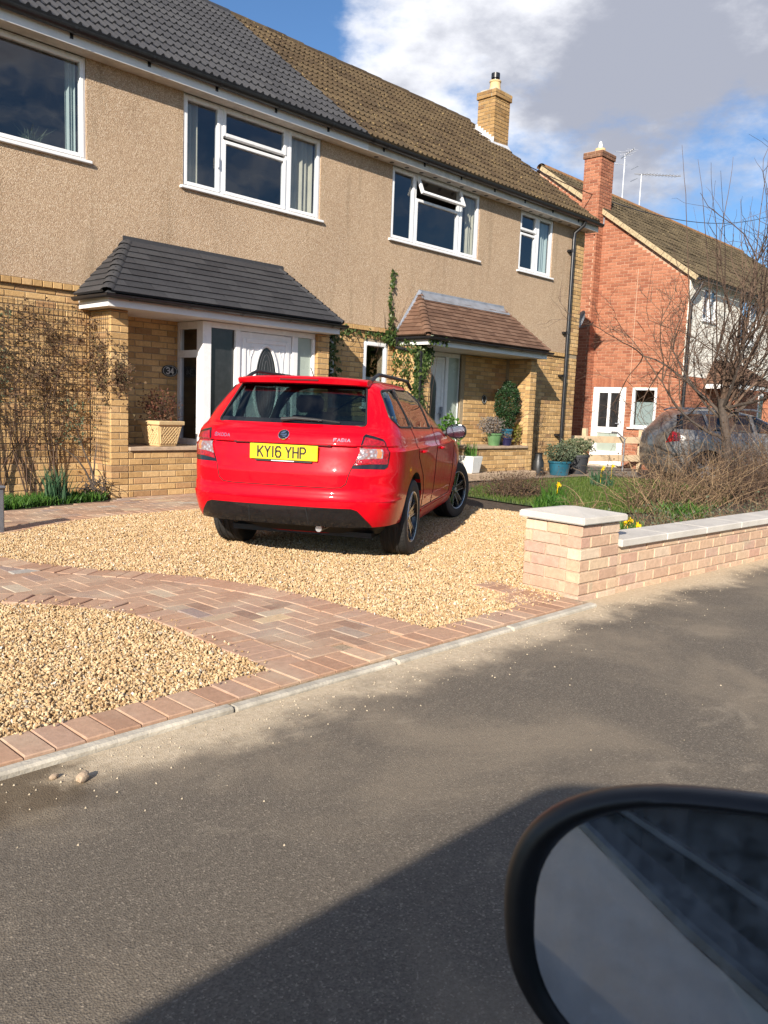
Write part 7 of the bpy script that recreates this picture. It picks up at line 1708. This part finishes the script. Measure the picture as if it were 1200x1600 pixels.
def dry_bush(name, label, x, y, rx, ry, h, n, mat, seed, tw=0.0035, leaf=None, green=0):
    t = thing(name, label, 'shrub', (x, y, 0), 0, {'bare_hedge': 'bare hedge shrubs behind the wall', 'scrub': 'scrub plants along the coping'}.get(name)); rg2 = random.Random(seed); mb = MB(); lp = []
    for k in range(n):
        p = (rg2.gauss(0, rx * 0.45), rg2.gauss(0, ry * 0.45), 0); a = rg2.uniform(0, 2 * PI); L = h * rg2.uniform(0.5, 1.25)
        pts, d = shoot(mb, p, (math.cos(a) * 0.55 + p[0] * 0.6, math.sin(a) * 0.55 + p[1] * 0.6, 0.9), L, tw * rg2.uniform(0.7, 1.5), 7, 0.06, 0.16, rg2, 4)
        if rg2.random() < 0.7: q = pts[rg2.randint(2, 5)]; pts2, _ = shoot(mb, q, (rg2.gauss(0, 1), rg2.gauss(0, 1), rg2.gauss(0.3, 0.6)), L * 0.5, tw * 0.7, 5, 0.05, 0.25, rg2, 3); lp += pts2
        lp += pts[3:]
    mb.build('stems', mat, t, recalc=False, world=False)
    if leaf is not None: m2 = MB(); leaves(m2, [tuple(q) for q in lp if rg2.random() < 0.35], 0.028, seed); m2.build('leaves', leaf, t, recalc=False, world=False)
    return t
dry_bush('dry_bush', 'low brown heathery bush at the corner of the gravel in front of the porch', 9.55, 6.55, 0.55, 0.4, 0.42, 330, M_twig, 61, 0.003, M_dryleaf)
dry_bush('dry_tuft', 'tuft of pale dry stems near the daffodils behind the pillar', 8.25, 4.75, 0.20, 0.2, 0.36, 26, M_twig_pale, 62, 0.004)
hedge_spots = [(10.0, 4.6, 'left end of the tangled bare hedge behind the coping, pale arching stems'), (11.2, 4.55, 'middle of the tangled bare hedge in front of the grey car'), (12.6, 4.5, 'bare brown hedge stems in front of the tree trunk'), (14.0, 4.5, 'right end of the bare hedge at the photo edge')]
for i, (x, y, lb) in enumerate(hedge_spots): dry_bush('bare_hedge', lb, x, y, 0.80, 0.5, (0.85, 0.95, 1.35, 1.5)[i], 170 if i < 2 else 230, M_twig_pale if i != 2 else M_twig, 70 + i, 0.0042, M_dryleaf)
for i, (x, y, lb) in enumerate([(7.6, 3.55, 'low scrubby ground plant behind the first coping stones'), (8.8, 3.4, 'low scrubby plant behind the middle of the coping'), (10.2, 3.3, 'low scrubby plant behind the coping near the hedge')]): dry_bush('scrub', lb, x, y, 0.55, 0.3, 0.30, 150, M_twig_pale, 80 + i, 0.003, M_greyleaf)

# ------------------------------------------------------------------ bare tree
tree = thing('tree', 'bare spreading tree with upright shoots in front of the red brick house', 'tree', (13.3, 5.05, -0.02)); rg2 = random.Random(97); trunk = MB(); crown = MB()
tp, td = shoot(trunk, (0, 0, 0), (-0.02, 0, 1), 1.55, 0.078, 9, 0, 0.07, rg2, 10, 0.85)
def branch(p, d, L, r, lev):
    pts, dd = shoot(trunk if lev == 0 else crown, p, d, L, r, 8 if lev < 2 else 6, (-0.05 if lev == 0 else (0.03 if d[2] < 0.6 else -0.02)), 0.11 + 0.03 * lev, rg2, 6 if lev == 0 else 4, 0.35)
    if lev >= 3: return
    for k in range({0: 7, 1: 6, 2: 4}[lev]):
        q = pts[rg2.randint(2, len(pts) - 1)]; a = rg2.uniform(0, 2 * PI)
        if lev == 0 and k < 2: nd = (math.cos(a) * 0.25, math.sin(a) * 0.25, 1.0)        # water shoots straight up
        else: nd = (dd.x + math.cos(a) * 0.8, dd.y + math.sin(a) * 0.8, dd.z + rg2.gauss(0.15, 0.45))
        branch(q, nd, L * rg2.uniform(0.45, 0.75), max(0.0035, r * 0.42), lev + 1)
for k in range(9):
    a = 2 * PI * k / 9 + rg2.gauss(0, 0.2); branch(tp[rg2.randint(5, 8)], (math.cos(a), math.sin(a), rg2.uniform(0.25, 0.8)), rg2.uniform(1.1, 1.9), 0.028, 0)
for k in range(9): a = rg2.uniform(0, 2 * PI); branch(tp[-1 - k % 3], (math.cos(a) * 0.35, math.sin(a) * 0.35, 1.0), rg2.uniform(1.8, 2.9), 0.026, 1)
for k in range(12):                                            # long whippy shoots above the crown
    a = rg2.uniform(0, 2 * PI); q = rg2.uniform(0.1, 0.9); shoot(crown, (math.cos(a) * q, math.sin(a) * q, rg2.uniform(2.0, 2.9)), (math.cos(a) * 0.08, math.sin(a) * 0.08, 1.0), rg2.uniform(1.9, 3.0), 0.012, 12, -0.01, 0.035, rg2, 4, 0.2)
trunk.build('trunk', M_bark, tree, smooth=True, recalc=False, world=False); crown.build('crown', M_twig, tree, recalc=False, world=False)

# ------------------------------------------------------------------ fence, handrail, wires
fn = thing('fence', 'short pale timber post and rail fence across the side drive', 'fence', (16.2, 9.75, -0.13)); M_timber = simple('raw_timber', (0.56, 0.42, 0.27), 0.8, 0.15, 5, 0.003, 50)
F0, F1 = Vector((15.35, 9.95, 0)), Vector((18.3, 8.95, 0))
for u in (0.42,): p_ = F0.lerp(F1, u); mb = MB(); mb.cbox(p_.x - 0.05, p_.x + 0.05, p_.y + 0.03, p_.y + 0.13, -0.2, 0.86, 0.006); mb.build('post', M_timber, fn)
p_ = F0.lerp(F1, 0.97); mb = MB(); mb.cbox(p_.x - 0.05, p_.x + 0.05, p_.y + 0.03, p_.y + 0.13, -0.2, 0.86, 0.006); mb.build('post', M_timber, fn)
for z in (0.20, 0.62):
    mb = MB(); mb.sweep([(-0.02, -0.075), (0.02, -0.075), (0.02, 0.075), (-0.02, 0.075)], [F0 + Vector((0, 0, z)), F1 + Vector((0, 0, z))], closed=True); mb.build('rail', M_timber, fn)
hrl = thing('handrail', 'grey metal handrail standing before the white side door', 'handrail', (17.3, 9.0, -0.13)); mb = MB(); mb.tube([(0, 0, 0), (0, 0, 0.78), (0.1, 0.25, 0.92), (0.12, 0.4, 0.92)], 0.02, 8); mb.build('rail', M_galv, hrl, world=False)
wr_ = thing('telephone_wire', 'thin telephone wire running from the brown roof across the sky', 'wire', (15.3, 10.8, 6.3)); mb = MB(); pts = []
A_, B_ = Vector((15.35, 10.77, 6.45)), Vector((37.0, 13.3, 9.8))
for i in range(21): u = i / 20; pts.append(A_.lerp(B_, u) - Vector((0, 0, 0.7 * 4 * u * (1 - u))))
mb.tube(pts, 0.012, 5); mb.build('wire', M_black_pvc, wr_)
pl_ = thing('house_plant', 'small spiky plant on the sill of the upper left window', 'plant', (4.02, 9.30, 3.80)); mb = MB(); blades(mb, 60, lambda r_: (r_.normal() * 0.03, r_.normal() * 0.02), 0.20, 0.007, 1.3, 0, 91); mb.build('leaves', M_greyleaf, pl_, recalc=False, world=False)

# loose debris on the road
rg = random.Random(12); mb = MB()
for k in range(900):
    x = rg.uniform(0.6, 8.5); y = 2.455 - abs(rg.gauss(0, 0.16)) if rg.random() < 0.93 else rg.uniform(0.6, 2.4); s = rg.uniform(0.0015, 0.0055)
    if y < 0.5: continue
    pts = ball_pts(6, (x, y, -0.027), (s, s * rg.uniform(0.6, 1), s * 0.6), k, 0.9)
    o = [(x, y, -0.027 + s), (x + s, y, -0.027), (x, y + s, -0.027), (x - s, y, -0.027), (x, y - s * 0.8, -0.027)]; mb.add(o, [(0, 1, 2), (0, 2, 3), (0, 3, 4), (0, 4, 1)])
tag(mb.build('grit', simple('loose_grit', (0.46, 0.38, 0.27), 0.9, 0.3, 9), None, recalc=False), 'loose grit and stone chips scattered along the road edge', 'grit', kind='stuff')
for lb, x, y, s in (('larger pale stone lying in the wet dirt by the kerb', 1.13, 2.31, 0.026), ('small pale stone beside the larger one near the kerb', 1.07, 2.38, 0.015)):
    bm = bmesh.new(); bmesh.ops.create_icosphere(bm, subdivisions=2, radius=1)
    for v in bm.verts: v.co = (v.co.x * s * (1 + 0.3 * math.sin(v.co.y * 5)), v.co.y * s * 0.75, v.co.z * s * 0.6)
    mb = MB(); mb.bm(bm); bm.free(); o = mb.build('stone', M_stone_sill, None); o.location = (x, y, -0.028 + s * 0.45); o.rotation_euler = (0.2, 0.1, x * 9); tag(o, lb, 'stone', 'stones by the kerb')

# ------------------------------------------------------------------ the car the photograph was taken from
SC = CarShape(
    xr=[(0.2, -3.3), (0.5, -3.5), (0.75, -3.5), (0.85, -3.4), (1.4, -3.15), (1.50, -3.0), (1.57, -2.7)], xf=[(0.2, 1.75), (0.5, 1.8), (0.62, 1.6), (0.70, 1.15), (0.76, 0.85), (0.80, 0.70), (1.0, 0.35), (1.2, -0.09), (1.40, -0.52), (1.50, -0.75), (1.55, -0.9), (1.57, -1.1)],
    w=[(0.2, 0.77), (0.35, 0.82), (0.55, 0.838), (0.74, 0.832), (0.79, 0.825), (0.82, 0.815), (1.0, 0.785), (1.2, 0.735), (1.40, 0.66), (1.50, 0.60), (1.55, 0.48), (1.57, 0.35)],
    lr=[(0.2, 0.7), (0.75, 0.7), (0.85, 0.5), (1.57, 0.4)], lf=[(0.2, 1.1), (0.75, 1.0), (0.85, 0.55), (1.57, 0.3)], nr=2.6, nf=2.5)
CX0, CY0 = 0.24, -0.775
M_paleblue = paint('pale_blue_grey_paint', (0.20, 0.245, 0.31), 0.25)
oc = thing('car', 'car at the roadside whose black door mirror fills the bottom right corner', 'car', (CX0, CY0, -0.028))
ob = SC.loft(sorted(set([0.2, 0.3, 0.35, 0.5, 0.6, 0.7, 0.76, 0.79, 0.82, 0.9, 1.0, 1.1, 1.2, 1.3, 1.40, 1.45, 1.50, 1.53, 1.55, 1.57]))).build('body', M_paleblue, oc, world=False); cut = []
cut.append(raw(SC.loft([0.42, 0.6, 0.74, 0.82, 1.0, 1.2, 1.40, 1.47], 0.05)))
cut.append(raw(prism_y(round_poly([(-2.0, 1.38), (-2.1, 0.80), (-1.05, 0.785), (-1.1, 1.41)], 0.03), -1.2, 1.2))); cut.append(raw(prism_y(round_poly([(-1.0, 1.41), (-0.95, 0.782), (0.60, 0.770), (0.30, 0.95), (-0.16, 1.16), (-0.55, 1.36)], 0.03), -1.2, 1.2)))
for xw in (-2.2, 0.9):
    for sg in (-1, 1):
        c = MB(); c.lathe([(0.0, 0.5 * sg), (0.36, 0.5 * sg), (0.36, 1.0 * sg), (0.0, 1.0 * sg)], (xw, 0, 0.33), 'Y', 36); cut.append(raw(c))
for c in cut: c.matrix_world = Matrix.Translation(oc.location)
bpy.context.view_layer.update(); apply_bool(ob, cut)
if not ob.data.materials: ob.data.materials.append(M_paleblue)
ob.data.materials.append(M_seat); line_inside(ob.data, SC, len(ob.data.materials) - 1)
for sg in (-1, 1):
    loop_tube(lambda u, z: Vector((u, sg * (SC.y_at(u, z) + 0.001), z)), dens([(-2.1, 0.795), (0.60, 0.766)], 12), 0.008).build('waist_seal', M_trim, oc, world=False)
SC.side_patch([(-2.15, 0.78), (-1.0, 0.77), (-1.08, 1.42), (-2.02, 1.40)], -0.006, 1, rows=8, cols=12).build('rear_door_window', M_carglass, oc, smooth=True, world=False)
for pl in ([(-2.15, 0.78), (-1.0, 0.77), (-1.08, 1.42), (-2.02, 1.40)], [(-1.02, 1.42), (-0.97, 0.77), (0.62, 0.76), (0.30, 0.96), (-0.52, 1.38)]): SC.side_patch(pl, -0.006, -1, rows=8, cols=12).build('far_window', M_carglass, oc, smooth=True, world=False)
mb = MB(); mb.box(-2.6, 0.3, -0.74, 0.74, 0.42, 0.46); mb.cbox(-0.75, -0.55, -0.7, 0.7, 0.46, 1.15, 0.05); mb.build('seats', M_seat, oc, world=False)
for x in (-2.2, 0.9):
    for y in (-0.76, 0.76): make_wheel(oc, 'wheel', x, y, 0.31, 0.2, 0, -1 if y < 0 else 1, False)
MC = Vector((0.488, 0.160, 0.829)); MYAW, MPITCH = math.radians(20), math.radians(4)
mo = empty('door_mirror', oc, MC - Vector((CX0, CY0, -0.028))); mo.rotation_euler = (math.radians(-6), MPITCH, MYAW)
def super_pt(a, ry, rz, e=0.80): return (ry * math.copysign(abs(math.cos(a)) ** e, math.cos(a)), rz * math.copysign(abs(math.sin(a)) ** e, math.sin(a)))
mb = MB(); NR = 64; rows_ = []
for (sx_, ky, kz) in ((0.006, 0.83, 0.86), (-0.004, 0.845, 0.875), (-0.010, 0.88, 0.905), (-0.012, 0.92, 0.935), (-0.010, 0.965, 0.97), (-0.003, 0.995, 0.995), (0.006, 1.0, 0.99), (0.016, 0.98, 0.93), (0.030, 0.90, 0.78), (0.044, 0.72, 0.55), (0.052, 0.4, 0.3), (0.054, 0.0, 0.0)):
    rows_.append([(sx_, *super_pt(2 * PI * k / NR, 0.140 * ky, 0.100 * kz)) for k in range(NR)])
mb.add([p for r in rows_ for p in r], [(i * NR + k, i * NR + (k + 1) % NR, (i + 1) * NR + (k + 1) % NR, (i + 1) * NR + k) for i in range(len(rows_) - 1) for k in range(NR)])
mb.build('mirror_housing', simple('worn_black_plastic', (0.010, 0.0105, 0.012), 0.42, 0.25, 30), mo, smooth=60, world=False)
mb = MB(); pts = [(0.0, *super_pt(2 * PI * k / NR, 0.140 * 0.85, 0.100 * 0.88)) for k in range(NR)]; mb.add([(0.0, 0, 0)] + pts, [(0, 1 + k, 1 + (k + 1) % NR) for k in range(NR)])
t = NT('door_mirror_glass'); p = t.pos(); sm_ = t.noise(p, 60, 6, 0.7); t.color((0.84, 0.92, 1.0)); t.set(metal=t.map(sm_, 0.3, 0.7, 0.97, 0.86), rough=t.map(sm_, 0.45, 0.8, 0.02, 0.09)); o = mb.build('mirror_glass', t.m, mo, world=False); o.rotation_euler = (0, math.radians(4), math.radians(2))
mb = MB(); mb.tube([(0.05, -0.11, -0.05), (0.05, -0.17, -0.07), (0.05, -0.24, -0.07)], [0.045, 0.04, 0.05], 12); mb.build('mirror_arm', M_trim, mo, smooth=True, world=False)
